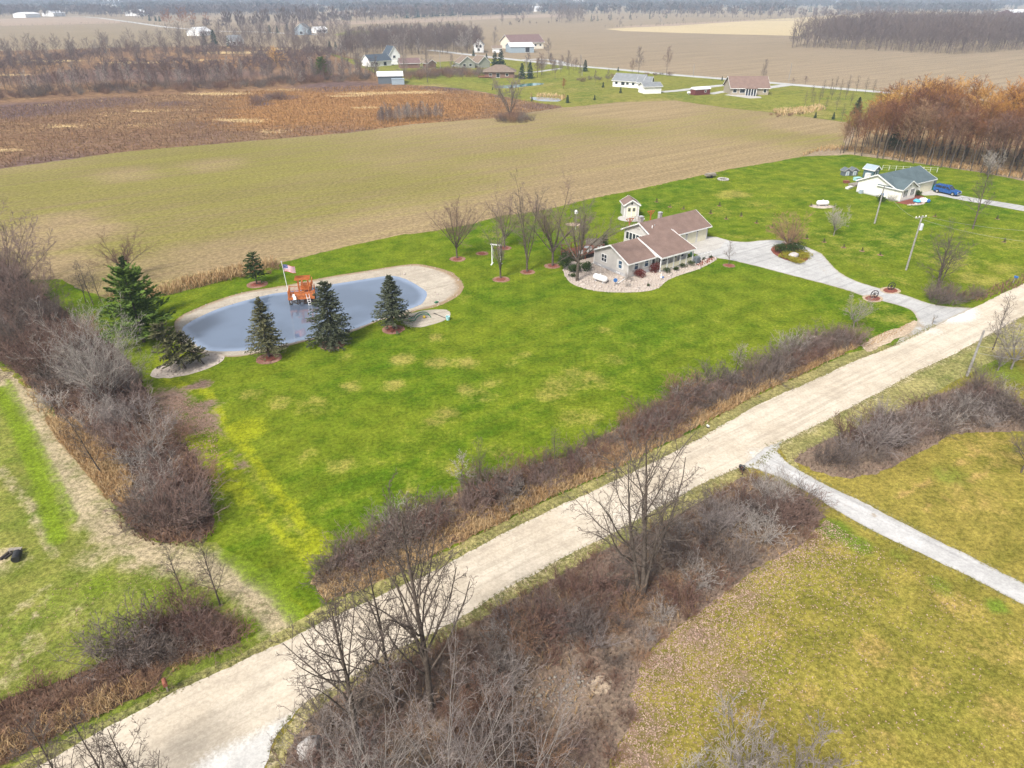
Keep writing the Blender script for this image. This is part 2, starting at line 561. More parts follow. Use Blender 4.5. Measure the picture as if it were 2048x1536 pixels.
# ------------------------------------------------------------------ ground sheets
def sheet(name, poly, z, mat, cell=2.0, step=0.8, jit=0.15, masks=None, holes=(), kind='structure', zf=None, seed=1, extra=None):
    """a ground sheet with a ragged natural edge; poly in metres.  masks(P) -> (n,3)"""
    r = np.random.default_rng(seed)
    B = resample(poly, step, jit, r) if step else np.asarray(poly)
    rings = [B] + [np.asarray(h) for h in holes]
    verts, edges = [], []
    for q in rings:
        b = len(verts)
        verts += [tuple(p) for p in q]
        edges += [(b + i, b + (i + 1) % len(q)) for i in range(len(q))]
    lo, hi = B.min(0), B.max(0)
    gx = np.arange(lo[0] + cell / 2, hi[0], cell)
    gy = np.arange(lo[1] + cell / 2, hi[1], cell)
    P = np.stack(np.meshgrid(gx, gy), -1).reshape(-1, 2)
    P = P + r.uniform(-0.2, 0.2, P.shape) * cell
    if len(P):
        P = P[inside(P, B)]
        for h in holes:
            P = P[~inside(P, np.asarray(h))]
    if extra is not None:
        P = np.concatenate([P, extra])
    verts += [tuple(p) for p in P]
    vo, eo, fo = delaunay_2d_cdt([Vector(v) for v in verts], edges, [], 0, 1e-5)[:3]
    V = np.array([tuple(v) for v in vo])
    F = np.array([f for f in fo if len(f) == 3], np.int32)
    ce = V[F].mean(1)
    keep = inside(ce, B)
    for h in holes:
        keep &= ~inside(ce, np.asarray(h))
    F = F[keep]
    # upward normals
    a, b, c = V[F[:, 0]], V[F[:, 1]], V[F[:, 2]]
    cr = (b[:, 0] - a[:, 0]) * (c[:, 1] - a[:, 1]) - (b[:, 1] - a[:, 1]) * (c[:, 0] - a[:, 0])
    F[cr < 0] = F[cr < 0][:, ::-1]
    zz = np.full(len(V), float(z)) if zf is None else zf(V)
    me = mesh_np(name, np.column_stack([V, zz]), F, mat)
    mk = masks(V) if masks else np.zeros((len(V), 3))
    at = me.attributes.new('mask', 'FLOAT_COLOR', 'POINT')
    at.data.foreach_set('color', np.column_stack([mk, np.ones(len(V))]).astype(np.float32).ravel())
    o = link(name, me)
    o['kind'] = kind
    return o

def blobs(P, lst):
    """soft-edged spots (u, v, radius_m, strength[, stretch along the road])"""
    out = np.zeros(len(P))
    ca, sa = math.cos(ROAD_A), math.sin(ROAD_A)
    for q in lst:
        c = G(q[0], q[1])
        d = P - c
        st = q[4] if len(q) > 4 else 1.0
        a = (d[:, 0] * ca + d[:, 1] * sa) / st
        b = -d[:, 0] * sa + d[:, 1] * ca
        out = np.maximum(out, q[3] * np.clip(1.6 - np.hypot(a, b) / q[2], 0, 1))
    return out

def strip_blobs(P, lst):
    """soft-edged flat spots: (u, v, half length across the view, half depth, strength)"""
    out = np.zeros(len(P))
    for u, v, a, b, s in lst:
        d = P - G(u, v)
        out = np.maximum(out, s * np.clip(1.6 - np.hypot(d[:, 0] / a, d[:, 1] / b), 0, 1))
    return out

def strokes(P, lst):
    """soft-edged bands: (pixel polyline, half width in metres, strength)"""
    out = np.zeros(len(P))
    for px, w, s in lst:
        out = np.maximum(out, s * np.clip(1.5 - dist_line(P, GP(px)) / w, 0, 1))
    return out

# pond outlines
POND_OUT = smooth_line(GP([(348, 648), (362, 632), (376, 624), (429, 602), (493, 583), (574, 570), (654, 554), (735, 541), (816, 529), (860, 532), (903, 545), (925, 567), (922, 586), (899, 602), (867, 615), (832, 622), (803, 635), (761, 641), (703, 664), (622, 680), (558, 697), (509, 708), (461, 714), (413, 708), (380, 703), (361, 690)]))
POND_IN = smooth_line(GP([(362, 656), (376, 646), (397, 635), (435, 618), (480, 604), (542, 588), (571, 584), (638, 573), (719, 560), (783, 552), (822, 564), (848, 580), (853, 593), (841, 609), (816, 619), (761, 638), (703, 660), (622, 677), (568, 689), (500, 700), (440, 703), (410, 700), (387, 687), (369, 669)], -0.35))
POND_HOLE = POND_OUT
pc = POND_IN.mean(0)
POND_DEEP = pc + (POND_IN - pc) * 0.8

# base ground: one sheet to beyond the horizon, dipping under the pond
def base_z(V):
    return np.where(inside(V, POND_OUT * 0.0 + (pc + (POND_OUT - pc) * 0.99)), -1.6, -0.03)
big = np.array([(-9000, -300), (9000, -300), (9000, 12000), (-9000, 12000)], float)
sheet('ground', big, -0.03, M['stubble'], cell=1500, step=0, zf=base_z,
      extra=np.concatenate([POND_OUT, pc + (POND_OUT - pc) * 0.93, POND_DEEP]))

def shore_z(V):
    do = dist_line(V, POND_OUT, True)
    dw = dist_line(V, POND_IN, True)
    inw = inside(V, POND_IN)
    t = do / np.maximum(do + dw, 1e-6)
    return np.where(inw, -0.35 - 0.18 * dw, 0.012 - 0.362 * t)
def shore_m(V):
    do = dist_line(V, POND_OUT, True)
    dw = dist_line(V, POND_IN, True)
    east = np.clip((V[:, 0] - (G(800, 540)[0])) / 6, 0, 1)
    r = np.clip(1.2 - do / 1.0, 0, 1) * 0.8 + 0.35 * east * np.clip(1 - do / 6, 0, 1)
    g = np.clip(1 - np.abs(dw - 0.5) / 0.5, 0, 1) * 0.35
    return np.column_stack([np.clip(r, 0, 1), g, np.zeros(len(V))])
sheet('pond_shore', pc + (POND_OUT - pc) * 1.012, 0, M['sand'], cell=0.9, step=0.6, jit=0.18, zf=shore_z, masks=shore_m, holes=[POND_DEEP], seed=3)
sheet('pond_water', pc + (POND_IN - pc) * 1.004, -0.35, M['water'], cell=1, step=0.6, jit=0.07, seed=4, masks=lambda V: np.clip(1.15 - dist_line(V, POND_IN, True)[:, None] / 1.6, 0, 1) * np.ones((1, 3)))

# --- road outline
ROAD_L = [(-420, 1760), (-120, 1620), (70, 1536), (143, 1494), (229, 1446), (317, 1402), (381, 1370), (460, 1333), (571, 1281), (660, 1238), (733, 1205), (872, 1139), (989, 1077), (1100, 1020), (1185, 983), (1271, 942), (1401, 877), (1510, 812), (1613, 767), (1715, 720), (1797, 689), (1875, 650), (1945, 617), (2048, 567), (2300, 455), (2700, 300), (3200, 180)]
ROAD_R = [(3600, 180), (2900, 310), (2420, 478), (2048, 632), (1989, 664), (1916, 705), (1828, 746), (1755, 787), (1681, 826), (1613, 860), (1550, 893), (1511, 925), (1459, 942), (1390, 976), (1227, 1066), (1132, 1113), (989, 1190), (916, 1242), (814, 1289), (751, 1322), (671, 1370), (605, 1412), (555, 1465), (533, 1536), (500, 1640), (380, 1900), (-600, 1960)]
ROAD_LW, ROAD_RW = GP(ROAD_L), GP(ROAD_R)
ROAD_P = np.concatenate([ROAD_LW, ROAD_RW])
def road_m(V):
    dl = dist_line(V, ROAD_LW)
    dr = dist_line(V, ROAD_RW)
    e = np.clip(1 - np.minimum(dl, dr) / 0.7, 0, 1) * 0.45
    w = blobs(V, [(560, 1500, 1.8, 1.0, 1.5), (470, 1560, 2.2, 1.0, 1.5), (1520, 912, 1.5, .55), (1900, 625, 3, 0.9, 1.5), (1290, 1010, 1.5, 0.4, 4), (1860, 660, 2, 0.5)])
    tr = np.clip(1 - np.abs(dr - 1.0) / 0.3, 0, 1) * 0.42 + np.clip(1 - np.abs(dl - 1.2) / 0.35, 0, 1) * 0.3 + np.clip(1 - np.abs(dr - 2.5) / 0.35, 0, 1) * 0.3 + np.clip(1 - np.abs(dl - 2.6) / 0.35, 0, 1) * 0.25
    return np.column_stack([np.maximum(e, w), tr, np.zeros(len(V))])
sheet('gravel_road', ROAD_P, 0.03, M['road'], cell=0.8, step=0.5, jit=0.1, masks=road_m, seed=5)
SIDE_L = [(1478, 938), (1506, 936), (1560, 955), (1621, 989), (1666, 1017), (1732, 1055), (1843, 1109), (1938, 1153), (2048, 1210), (2300, 1330), (2600, 1470)]
SIDE_R = [(2720, 1420), (2400, 1310), (2048, 1169), (1906, 1096), (1811, 1049), (1732, 1008), (1637, 963), (1577, 928), (1553, 903), (1564, 884), (1530, 895)]
SIDE_P = GP(SIDE_L + SIDE_R)
def side_m(V):
    e = np.clip(1 - dist_line(V, SIDE_P, True) / 0.5, 0, 1) * 0.6
    e = np.maximum(e, np.clip(1 - np.abs(dist_line(V, GP(SIDE_L)) - 1.35) / .3, 0, 1) * .38)
    return np.column_stack([e, blobs(V, [(1745, 1030, 0.45, 0.7, 0.6), (1800, 1075, 0.4, 0.6, 0.4), (1690, 1010, 0.3, 0.6), (1830, 1085, 0.3, 0.5, 0.4), (1765, 1020, 0.3, 0.8, 0.3)]), np.zeros(len(V))])
sheet('side_drive', SIDE_P, 0.036, M['white_drive'], cell=0.5, step=0.4, jit=0.08, masks=side_m, seed=6)

DRIVE = [(1414, 473), (1463, 482), (1495, 484), (1520, 481), (1558, 480), (1590, 487), (1618, 496), (1644, 509), (1659, 525), (1678, 544), (1704, 559), (1742, 572), (1780, 582), (1811, 591), (1849, 604), (1890, 613), (1945, 616), (1935, 622), (1880, 648), (1800, 690), (1797, 680), (1830, 655), (1833, 634), (1821, 620), (1796, 611), (1764, 602), (1723, 591), (1700, 582), (1653, 569), (1590, 553), (1527, 536), (1473, 523), (1432, 516), (1404, 513), (1380, 505), (1340, 500)]
DRIVE_P = smooth_line(GP(DRIVE), True, 3)
def drive_m(V):
    e = np.clip(1 - dist_line(V, DRIVE_P, True) / 0.8, 0, 1) * 0.75
    t = strokes(V, [([(1500, 500), (1560, 533), (1650, 562), (1800, 604)], 0.35, 0.25), ([(1640, 520), (1665, 550), (1720, 572), (1860, 618)], 0.35, 0.35), ([(1620, 505), (1650, 545), (1690, 566)], 0.4, 0.45)])
    return np.column_stack([e, np.maximum(t, blobs(V, [(1835, 650, 1.2, 0.7), (1810, 668, 1.2, 0.8), (1815, 680, 0.8, .7)])), np.zeros(len(V))])
sheet('driveway', DRIVE_P, 0.02, M['drive'], cell=0.8, step=0.5, jit=0.1, masks=drive_m, seed=7)
sheet('concrete_apron', GP([(1414, 473), (1452, 481), (1440, 497), (1404, 506), (1372, 508), (1340, 495), (1350, 480)]), 0.027, M['concrete'], cell=1.5, step=0.8, jit=0.05, seed=8)

# --- lawns
LAWN = [(330, 592), (420, 568), (500, 549), (560, 527), (640, 505), (700, 492), (800, 470), (850, 464), (945, 448), (1002, 432), (1088, 420), (1199, 394), (1294, 375), (1390, 353), (1463, 338), (1558, 322), (1606, 313), (1700, 309), (1860, 330), (1960, 345), (2100, 372), (2500, 430), (2700, 470), (2420, 440), (2090, 555), (2000, 600), (1945, 617), (1890, 625), (1850, 650), (1790, 690), (1715, 722), (1613, 768), (1510, 813), (1401, 878), (1271, 943), (1185, 984), (1100, 1021), (989, 1078), (872, 1140), (733, 1206), (648, 1246), (560, 1286), (455, 1334), (381, 1370), (317, 1400), (229, 1446), (143, 1494), (70, 1536), (-120, 1620), (-420, 1760), (-500, 1500), (-300, 1200), (-200, 1000), (-40, 700), (0, 620), (60, 560), (120, 560), (220, 600), (290, 600)]
LAWN_P = GP(LAWN)
def lawn_m(V):
    tan = blobs(V, [(700, 773, 1.2, .9), (805, 718, 1.6, 1), (873, 726, 1.5, 1), (873, 674, 1.2, .9), (930, 778, 1.2, .9), (935, 726, 1.4, 1), (786, 770, 1.3, .9), (895, 827, 1.3, 1), (865, 845, 1.2, .8), (690, 715, 1.0, .6), (1205, 661, 1.3, .6), (1290, 672, 1, .5), (1260, 690, 1, .5), (1020, 730, 1.2, .5), (1120, 770, 2.2, .75), (1185, 760, 2.0, .75), (1100, 790, 1.8, .75), (1150, 745, 1.6, .7), (1230, 720, 1.6, .6), (1045, 710, 1.2, .6), (612, 908, .8, .8), (680, 930, 1.5, .7), (630, 810, 2.2, .6), (560, 800, 1.4, .7), (500, 790, 1.6, .7), (560, 812, .9, .9), (960, 790, 1.4, .7), (985, 765, 1.2, .7), (1180, 835, 1.8, .6), (1140, 835, 1.6, .7), (900, 940, 1.5, .6), (1000, 905, 1.4, .7), (820, 985, 1.3, .6), (880, 565, 2.2, .4), (985, 470, 3, .55), (1000, 498, 2, .45), (860, 505, 2, .4), (640, 520, 2, .35), (930, 590, 2, .4), (1080, 640, 3, .3),
                  (1470, 388, 3.5, 1), (1450, 392, 2.5, .8), (1520, 410, 4, .55), (1430, 425, 5, .5), (1560, 440, 5, .5), (1700, 500, 7, .45), (1800, 480, 7, .5), (1900, 520, 6, .6), (1960, 560, 4, .8), (2030, 545, 5, .7), (1640, 470, 6, .45), (1740, 620, 4, .5), (1800, 640, 2.5, .65), (1700, 345, 3, .5), (1600, 380, 5, .4), (2000, 480, 7, .5), (1580, 465, 4, .5), (1320, 410, 5, .4)])
    tan = np.maximum(tan, strokes(V, [([(0, 735), (60, 800), (120, 900), (170, 1000), (230, 1075), (330, 1110), (420, 1130), (500, 1170), (560, 1240)], 1.1, .85), ([(0, 940), (60, 1010), (110, 1100)], .7, .7), ([(40, 760), (100, 860), (150, 960), (200, 1060)], .35, .9), ([(500, 1170), (545, 1200), (560, 1260)], .5, .9), ([(420, 800), (520, 960), (600, 1060), (640, 1110)], .6, .6), ([(400, 940), (500, 1000), (570, 1080), (630, 1120)], .5, .65), ([(640, 1270), (760, 1218), (900, 1150), (1100, 1040)], .5, .35), ([(1690, 735), (1620, 768), (1500, 822), (1400, 884)], .8, .5), ([(1640, 640), (1700, 660), (1760, 670)], 1.5, .4), ([(1450, 470), (1550, 480), (1640, 490), (1750, 540), (1830, 575)], 1.2, .55), ([(80, 1150), (40, 1250), (0, 1300)], .3, .5)]))
    lime = strokes(V, [([(405, 770), (440, 830), (520, 935), (600, 1040), (655, 1110)], .55, .85), ([(375, 870), (400, 895), (425, 890)], .9, .75), ([(400, 900), (440, 960), (490, 1000)], .9, .6), ([(330, 760), (380, 775), (420, 790)], .9, .6), ([(440, 905), (500, 985), (560, 1065), (620, 1130)], .45, .7)])
    lime = np.maximum(lime, blobs(V, [(490, 860, 2.5, .7), (350, 720, 3, .5), (620, 1090, 2, .6), (1680, 700, 1.5, .5), (570, 1230, 1.5, .6)]))
    brown = blobs(V, [(350, 830, 3.2, .8), (385, 850, 2.4, .7), (330, 800, 2.6, .75), (300, 850, 3.5, .8), (405, 768, 1.1, 1), (392, 772, .8, 1), (390, 905, 1.0, .7), (400, 945, 1, .75), (410, 810, 1.5, .7)])
    brown = np.maximum(brown, strokes(V, [([(430, 850), (480, 920), (500, 945)], .5, .55)]))
    # toward the road the lawn is more worn
    west = np.clip((G(420, 1100)[0] - V[:, 0]) / 6 + 0.2, 0, 1) * np.clip((G(200, 900)[1] - V[:, 1]) / 8 + .8, 0, 1)
    fr = np.clip(1 - np.abs(dist_line(V, ROAD_LW) - 14) / 16, 0, 1)
    lime = np.maximum(lime, .26 * fr)
    tan = np.maximum(tan, .22 * fr)
    # the back lots past the drive are dryer
    ca, sa = math.cos(ROAD_A), math.sin(ROAD_A)
    d = V - G(1500, 500)
    back = np.clip(d @ np.array((ca, sa)) / 30 + .3, 0, 1)
    tan = np.maximum(tan, .24 * back)
    lime = np.maximum(lime, .3 * back)
    return np.column_stack([tan, lime, brown])
sheet('lawn', LAWN_P, 0.004, M['lawn'], cell=0.9, step=1.0, jit=0.25, masks=lawn_m, holes=[POND_HOLE], seed=9)

WEST = [(-120, 1620), (-420, 1760), (-500, 1500), (-300, 1200), (-200, 1000), (-60, 720), (0, 735), (75, 785), (120, 845), (165, 900), (205, 960), (235, 1020), (270, 1065), (330, 1083), (400, 1080), (440, 1095), (500, 1120), (560, 1165), (610, 1215), (640, 1245), (571, 1281), (460, 1333), (381, 1370), (317, 1402), (229, 1446), (143, 1494), (70, 1536)]
def west_m(V):
    tan = strokes(V, [([(0, 735), (60, 800), (120, 900), (170, 1000), (230, 1075), (330, 1112), (420, 1132), (500, 1170), (560, 1240)], 1.7, 1.1), ([(0, 690), (40, 750), (90, 830), (150, 930), (200, 1020)], .7, .8),
                       ([(30, 770), (85, 860), (140, 970), (190, 1065), (300, 1120)], .3, 1.0), ([(0, 940), (60, 1010), (110, 1110)], .6, .8), ([(250, 1130), (380, 1155), (480, 1175)], .8, .8), ([(500, 1170), (545, 1205), (560, 1270)], .55, 1.0), ([(455, 1185), (500, 1215), (520, 1280)], .3, .6), ([(110, 1175), (75, 1220), (50, 1280), (35, 1330)], .18, .9), ([(0, 1240), (60, 1200), (100, 1170)], .4, .6)])
    tan = np.maximum(tan, blobs(V, [(60, 1300, 1.3, .5), (20, 1130, 1.5, .6), (190, 1110, 2, .7), (160, 1230, 1.2, .4), (20, 1360, 1, .5), (600, 1235, 1.3, .8), (0, 1115, 1.2, .8)]))
    lime = strokes(V, [([(470, 1105), (560, 1165), (640, 1250)], 1.5, .75), ([(0, 780), (40, 860), (80, 960), (115, 1080)], .9, .75), ([(15, 760), (60, 850), (110, 950), (150, 1040)], .5, .6), ([(480, 1140), (545, 1190), (590, 1240)], .7, .6)])
    lime = np.maximum(lime, blobs(V, [(330, 1180, 2, .5), (200, 1170, 1.5, .6), (490, 1260, 1.2, .8), (120, 1190, 1.2, .5)]))
    return np.column_stack([tan, lime, tan * 0])
sheet('west_lawn', GP(WEST), 0.0085, M['lawn_west'], cell=0.6, step=0.7, jit=0.35, masks=west_m, seed=11)
SOUTH = [(3600, 180), (2900, 310), (2420, 478), (2048, 630), (1989, 662), (1916, 703), (1828, 744), (1755, 785), (1681, 824), (1613, 858), (1550, 891), (1511, 925), (1459, 940), (1390, 974), (1227, 1064), (1132, 1111), (989, 1188), (916, 1240), (814, 1287), (751, 1320), (671, 1368), (605, 1410), (555, 1463), (520, 1536), (480, 1640), (380, 2100), (2048, 2300), (3600, 1700), (3600, 800)]
def south_m(V):
    tan = blobs(V, [(1560, 1260, 1.2, .6), (1750, 1300, 1.4, .75), (1900, 1200, 2, .6), (1850, 1360, 1.6, .6), (1650, 1100, 1.2, .5), (2000, 1420, 1.5, .7), (1620, 1400, 1.2, .6), (1500, 1440, 1.2, .7), (1760, 1480, 1.3, .6), (2000, 900, 4, .6), (1950, 1000, 3, .5), (1700, 1180, 1.4, .55), (1980, 1300, 1.6, .6)])
    tan = np.maximum(tan, strokes(V, [([(1790, 1000), (1860, 960), (1960, 900)], .28, 1), ([(1840, 1020), (1900, 985), (2000, 925)], .28, 1), ([(1490, 960), (1420, 985), (1300, 1045), (1200, 1100)], .5, .5), ([(1580, 870), (1700, 820), (1860, 740)], .6, .55)]))
    lime = blobs(V, [(1670, 1060, 1.5, .8), (1800, 1110, 1.2, .5), (1720, 1090, 1.2, .7), (1900, 950, 2, .5), (1880, 1170, 1.2, .6), (2000, 740, 4, .6), (1990, 1210, 1, .7)])
    brown = blobs(V, [(1400, 1270, 1.6, .55), (1330, 1330, 1.5, .6), (1500, 1200, 1.3, .5), (1300, 1450, 1.4, .6), (1450, 1350, 2.0, .42), (1560, 1240, 1.4, .35), (1290, 1520, 1.5, .6)])
    return np.column_stack([tan, lime, brown])
sheet('south_lawn', GP(SOUTH), 0.006, M['lawn_south'], cell=0.8, step=1.0, jit=0.1, masks=south_m, seed=10)
# verges on both sides of the road
sheet('road_verge', GP([(640, 1250), (733, 1208), (872, 1142), (989, 1080), (1100, 1023), (1185, 986), (1271, 945), (1401, 880), (1510, 815), (1613, 770), (1715, 723), (1790, 694), (1770, 690), (1700, 705), (1600, 752), (1500, 797), (1385, 862), (1260, 925), (1175, 966), (1090, 1003), (975, 1060), (860, 1118), (720, 1180), (640, 1215), (560, 1262), (480, 1310), (400, 1345), (300, 1395), (200, 1445), (60, 1515), (-20, 1560), (60, 1545), (229, 1448), (381, 1373), (571, 1284)]), 0.012, M['verge'], cell=0.6, step=0.4, jit=0.1, seed=12)

def sv_m(V):
    dr = dist_line(V, ROAD_RW)
    return np.column_stack([np.clip(1.1 - dr / .9, 0, 1) * .8, V[:, 0] * 0 + .1, V[:, 0] * 0])
sheet('road_verge', GP([(605, 1408), (671, 1366), (751, 1318), (814, 1285), (916, 1238), (989, 1186), (1132, 1109), (1227, 1062), (1390, 972), (1459, 938), (1486, 935), (1500, 950), (1470, 965), (1400, 1012), (1230, 1102), (1140, 1148), (1000, 1222), (920, 1280), (830, 1325), (770, 1355), (690, 1400), (620, 1450), (590, 1500), (560, 1600), (520, 1600), (545, 1500)]), 0.014, M['verge'], cell=0.6, step=0.4, jit=0.1, masks=sv_m, seed=112)
sheet('road_verge', GP([(1555, 890), (1613, 858), (1681, 824), (1755, 785), (1828, 744), (1916, 703), (1989, 662), (2048, 630), (2420, 478), (2440, 500), (2048, 690), (1960, 735), (1860, 790), (1750, 850), (1650, 890), (1590, 915), (1600, 940), (1650, 970), (1640, 975), (1580, 932)]), 0.014, M['verge'], cell=0.7, step=0.4, jit=0.1, masks=sv_m, seed=113)
# --- crop field, marsh, village
FIELD = [(-260, 400), (0, 338), (239, 304), (478, 284), (700, 265), (821, 249), (992, 236), (1128, 215), (1231, 205), (1350, 201), (1446, 215), (1556, 226), (1694, 245), (1694, 262), (1687, 294), (1640, 300), (1608, 312), (1558, 323), (1463, 340), (1390, 355), (1294, 377), (1199, 396), (1088, 422), (1002, 434), (945, 450), (850, 466), (800, 472), (700, 494), (640, 507), (560, 529), (500, 551), (420, 570), (330, 594), (220, 602), (120, 562), (60, 560), (0, 600), (-200, 560)]
def field_m(V):
    f = .42 + .3 * blobs(V, [(150, 420, 45, 1), (420, 380, 55, 1), (60, 400, 35, 1), (650, 380, 50, .75), (300, 470, 18, 1), (560, 470, 15, .7), (1500, 260, 22, .5), (900, 330, 40, .5), (1150, 280, 30, .3)])
    f -= .36 * blobs(V, [(1100, 400, 14, .9, 4), (760, 470, 6, .8, 5), (1300, 360, 9, .8, 5), (1620, 250, 14, 1), (170, 460, 6, 1), (130, 440, 5, 1), (60, 480, 8, .8), (260, 350, 8, .8), (420, 330, 8, .7), (1250, 215, 20, .8), (100, 540, 7, .9), (560, 500, 6, .8, 4), (420, 500, 4, .6, 3), (1350, 320, 30, .3)])
    return np.column_stack([f, f * 0, f * 0])
sheet('crop_field', GP(FIELD), 0.0, M['field'], cell=4, step=2.0, jit=0.5, masks=field_m, seed=13)

MARSH = [(-700, 210), (-300, 150), (0, 102), (250, 95), (420, 92), (560, 95), (660, 104), (720, 120), (760, 150), (790, 168), (860, 172), (930, 178), (990, 188), (1040, 200), (1128, 214), (992, 236), (821, 249), (700, 265), (478, 284), (239, 304), (0, 338), (-500, 420)]
MARSH_W = GP(MARSH)
def marsh_m(V):
    org = blobs(V, [(700, 200, 45, .9), (850, 215, 30, .8), (600, 230, 30, .8), (900, 200, 25, .6), (560, 190, 25, .6), (780, 240, 20, .7), (650, 250, 20, .6), (450, 125, 60, .5)])
    stw = strip_blobs(V, [(470, 241, 9, 3, 1), (515, 243, 6, 2, .8), (130, 252, 7, 2.5, 1), (285, 251, 6, 2, 1), (215, 229, 6, 1.6, .8), (300, 222, 8, 2, .9), (380, 221, 8, 1.6, .8), (740, 187, 14, 5, .9), (690, 193, 10, 3, .8), (830, 185, 14, 5, .8), (550, 263, 5, 2, .9), (440, 188, 16, 5, .8), (90, 212, 5, 2, .6), (740, 216, 8, 2.5, .8), (560, 180, 12, 4, .6), (15, 302, 5, 2, .8), (95, 122, 25, 8, .8), (270, 125, 25, 8, .7), (480, 105, 30, 12, .8), (30, 150, 14, 6, .7), (410, 120, 16, 8, .6), (560, 98, 20, 12, .8)])
    dk = blobs(V, [(40, 220, 25, .8), (200, 205, 20, .7), (400, 250, 15, .5), (560, 195, 9, .9), (520, 208, 6, .9), (340, 207, 8, .8), (200, 290, 25, .45), (430, 278, 20, .5), (900, 175, 14, .8), (680, 173, 25, .7), (100, 330, 20, .6), (650, 262, 20, .5), (1080, 212, 12, .6), (200, 150, 50, .6), (400, 150, 50, .6), (600, 150, 40, .5)])
    return np.column_stack([org, stw, dk])
sheet('marsh', MARSH_W, 0.01, M['marsh'], cell=5, step=2.5, jit=0.6, masks=marsh_m, seed=14)

VILL = [(640, 100), (700, 118), (760, 122), (850, 126), (960, 118), (1040, 118), (1110, 128), (1163, 131), (1248, 138), (1350, 148), (1475, 158), (1629, 171), (1749, 180), (1976, 198), (2300, 225), (2300, 300), (2000, 300), (1720, 262), (1694, 245), (1556, 226), (1446, 215), (1350, 201), (1231, 205), (1128, 215), (1040, 200), (990, 188), (930, 178), (860, 172), (800, 168), (760, 150)]
def vill_m(V):
    tan = blobs(V, [(1200, 150, 22, .5), (1280, 140, 15, .4), (1100, 195, 6, .8), (1280, 205, 7, .8, 3), (1180, 200, 10, .4), (1560, 205, 14, .5), (1600, 225, 12, .7), (1230, 192, 8, .5), (860, 172, 10, .8), (1450, 200, 8, .4), (1060, 172, 6, .7, 3), (1640, 205, 12, .5), (1150, 180, 8, .5, 3)])
    lime = blobs(V, [(900, 160, 18, .5), (1000, 170, 10, .4), (1550, 200, 25, .5), (1380, 180, 20, .2), (1200, 145, 35, .6)])
    return np.column_stack([tan, lime, tan * 0])
sheet('village_lawn', GP(VILL), 0.016, M['village'], cell=5, step=2.5, jit=0.5, masks=vill_m, seed=15)
def far_road(name, line, w, z, mat, seed):
    L = GP(line)
    t = np.gradient(L, axis=0)
    n = np.column_stack([-t[:, 1], t[:, 0]])
    n /= np.linalg.norm(n, axis=1)[:, None]
    sheet(name, np.concatenate([L + n * w / 2, (L - n * w / 2)[::-1]]), z, mat, cell=6, step=3, jit=0.2, seed=seed)
far_road('county_road', [(860, 100), (960, 112), (1036, 120), (1110, 128), (1163, 133), (1248, 140), (1350, 150), (1475, 160), (1629, 173), (1749, 183), (1976, 201), (2300, 228)], 8, 0.03, M['drive'], 16)
far_road('farm_drive', [(1040, 120), (1075, 118), (1110, 121), (1150, 133)], 6, 0.024, M['drive'], 17)
far_road('house_drive', [(1322, 184), (1360, 181), (1400, 176), (1440, 171), (1468, 169)], 5, 0.026, M['drive'], 18)
far_road('house_drive', [(1420, 188), (1455, 182), (1470, 180)], 4, 0.026, M['drive'], 19)
far_road('house_drive', [(1530, 176), (1560, 172), (1590, 168)], 6, 0.028, M['drive'], 20)
far_road('neighbor_drive', [(1845, 382), (1880, 387), (1930, 397), (1990, 407), (2048, 417), (2200, 440)], 4.4, 0.024, M['drive'], 21)
far_road('house_drive', [(1120, 137), (1080, 143), (1040, 146)], 4, 0.026, M['drive'], 22)
far_road('west_road', [(120, 33), (165, 33.5), (200, 36), (260, 44), (330, 54), (420, 62), (520, 64), (640, 70)], 9, 0.05, M['drive'], 23)
# far fields in their own tones
def far_field(px, mat, seed, z=0.0, name='far_field'):
    sheet(name, GP(px), z, M[mat], cell=60, step=25, jit=3.0, masks=lambda V: np.full((len(V), 3), .5), seed=seed)
far_field([(-600, 60), (0, 53.5), (150, 50), (240, 47), (300, 53), (370, 65), (410, 72), (330, 92), (200, 98), (0, 104), (-400, 150)], 'stubble', 31, 0.0)
far_field([(-600, 52), (0, 38), (60, 36), (150, 34), (200, 37), (260, 45), (150, 49), (0, 52)], 'stubble_pink', 32)
far_field([(560, 44), (700, 42), (850, 37), (1000, 30), (1130, 28), (1150, 33), (1000, 37), (850, 45), (620, 51), (540, 50)], 'stubble_pink', 33)
far_field([(1210, 58), (1500, 42), (1700, 39), (1860, 34), (1960, 36), (1640, 58), (1600, 72), (1430, 68), (1250, 62)], 'straw_field', 34, 0.012)
far_field([(1500, 41), (1700, 29), (1860, 23), (1960, 25), (1860, 32), (1700, 38)], 'straw_field', 35, 0.02)
far_field([(690, 62), (750, 61), (755, 68), (700, 72), (670, 70)], 'far_green', 36, 0.012)
far_field([(1260, 51), (1500, 40), (1690, 39), (1500, 42), (1340, 52), (1215, 57)], 'stubble_pink', 37, 0.016)

# village ponds
POND2 = smooth_line(GP([(986, 175), (1005, 171), (1040, 168.5), (1072, 166), (1088, 167), (1080, 170), (1050, 173), (1012, 176.5)]))
sheet('far_pond', POND2, 0.04, M['water_teal'], cell=5, step=1.5, jit=.3, seed=40)
POND3 = smooth_line(GP([(1060, 195), (1075, 194.5), (1100, 196), (1121, 198), (1118, 203), (1095, 203), (1072, 201)]))
sheet('far_pond', POND3, 0.04, M['water_grey'], cell=5, step=1.2, jit=.3, seed=41)

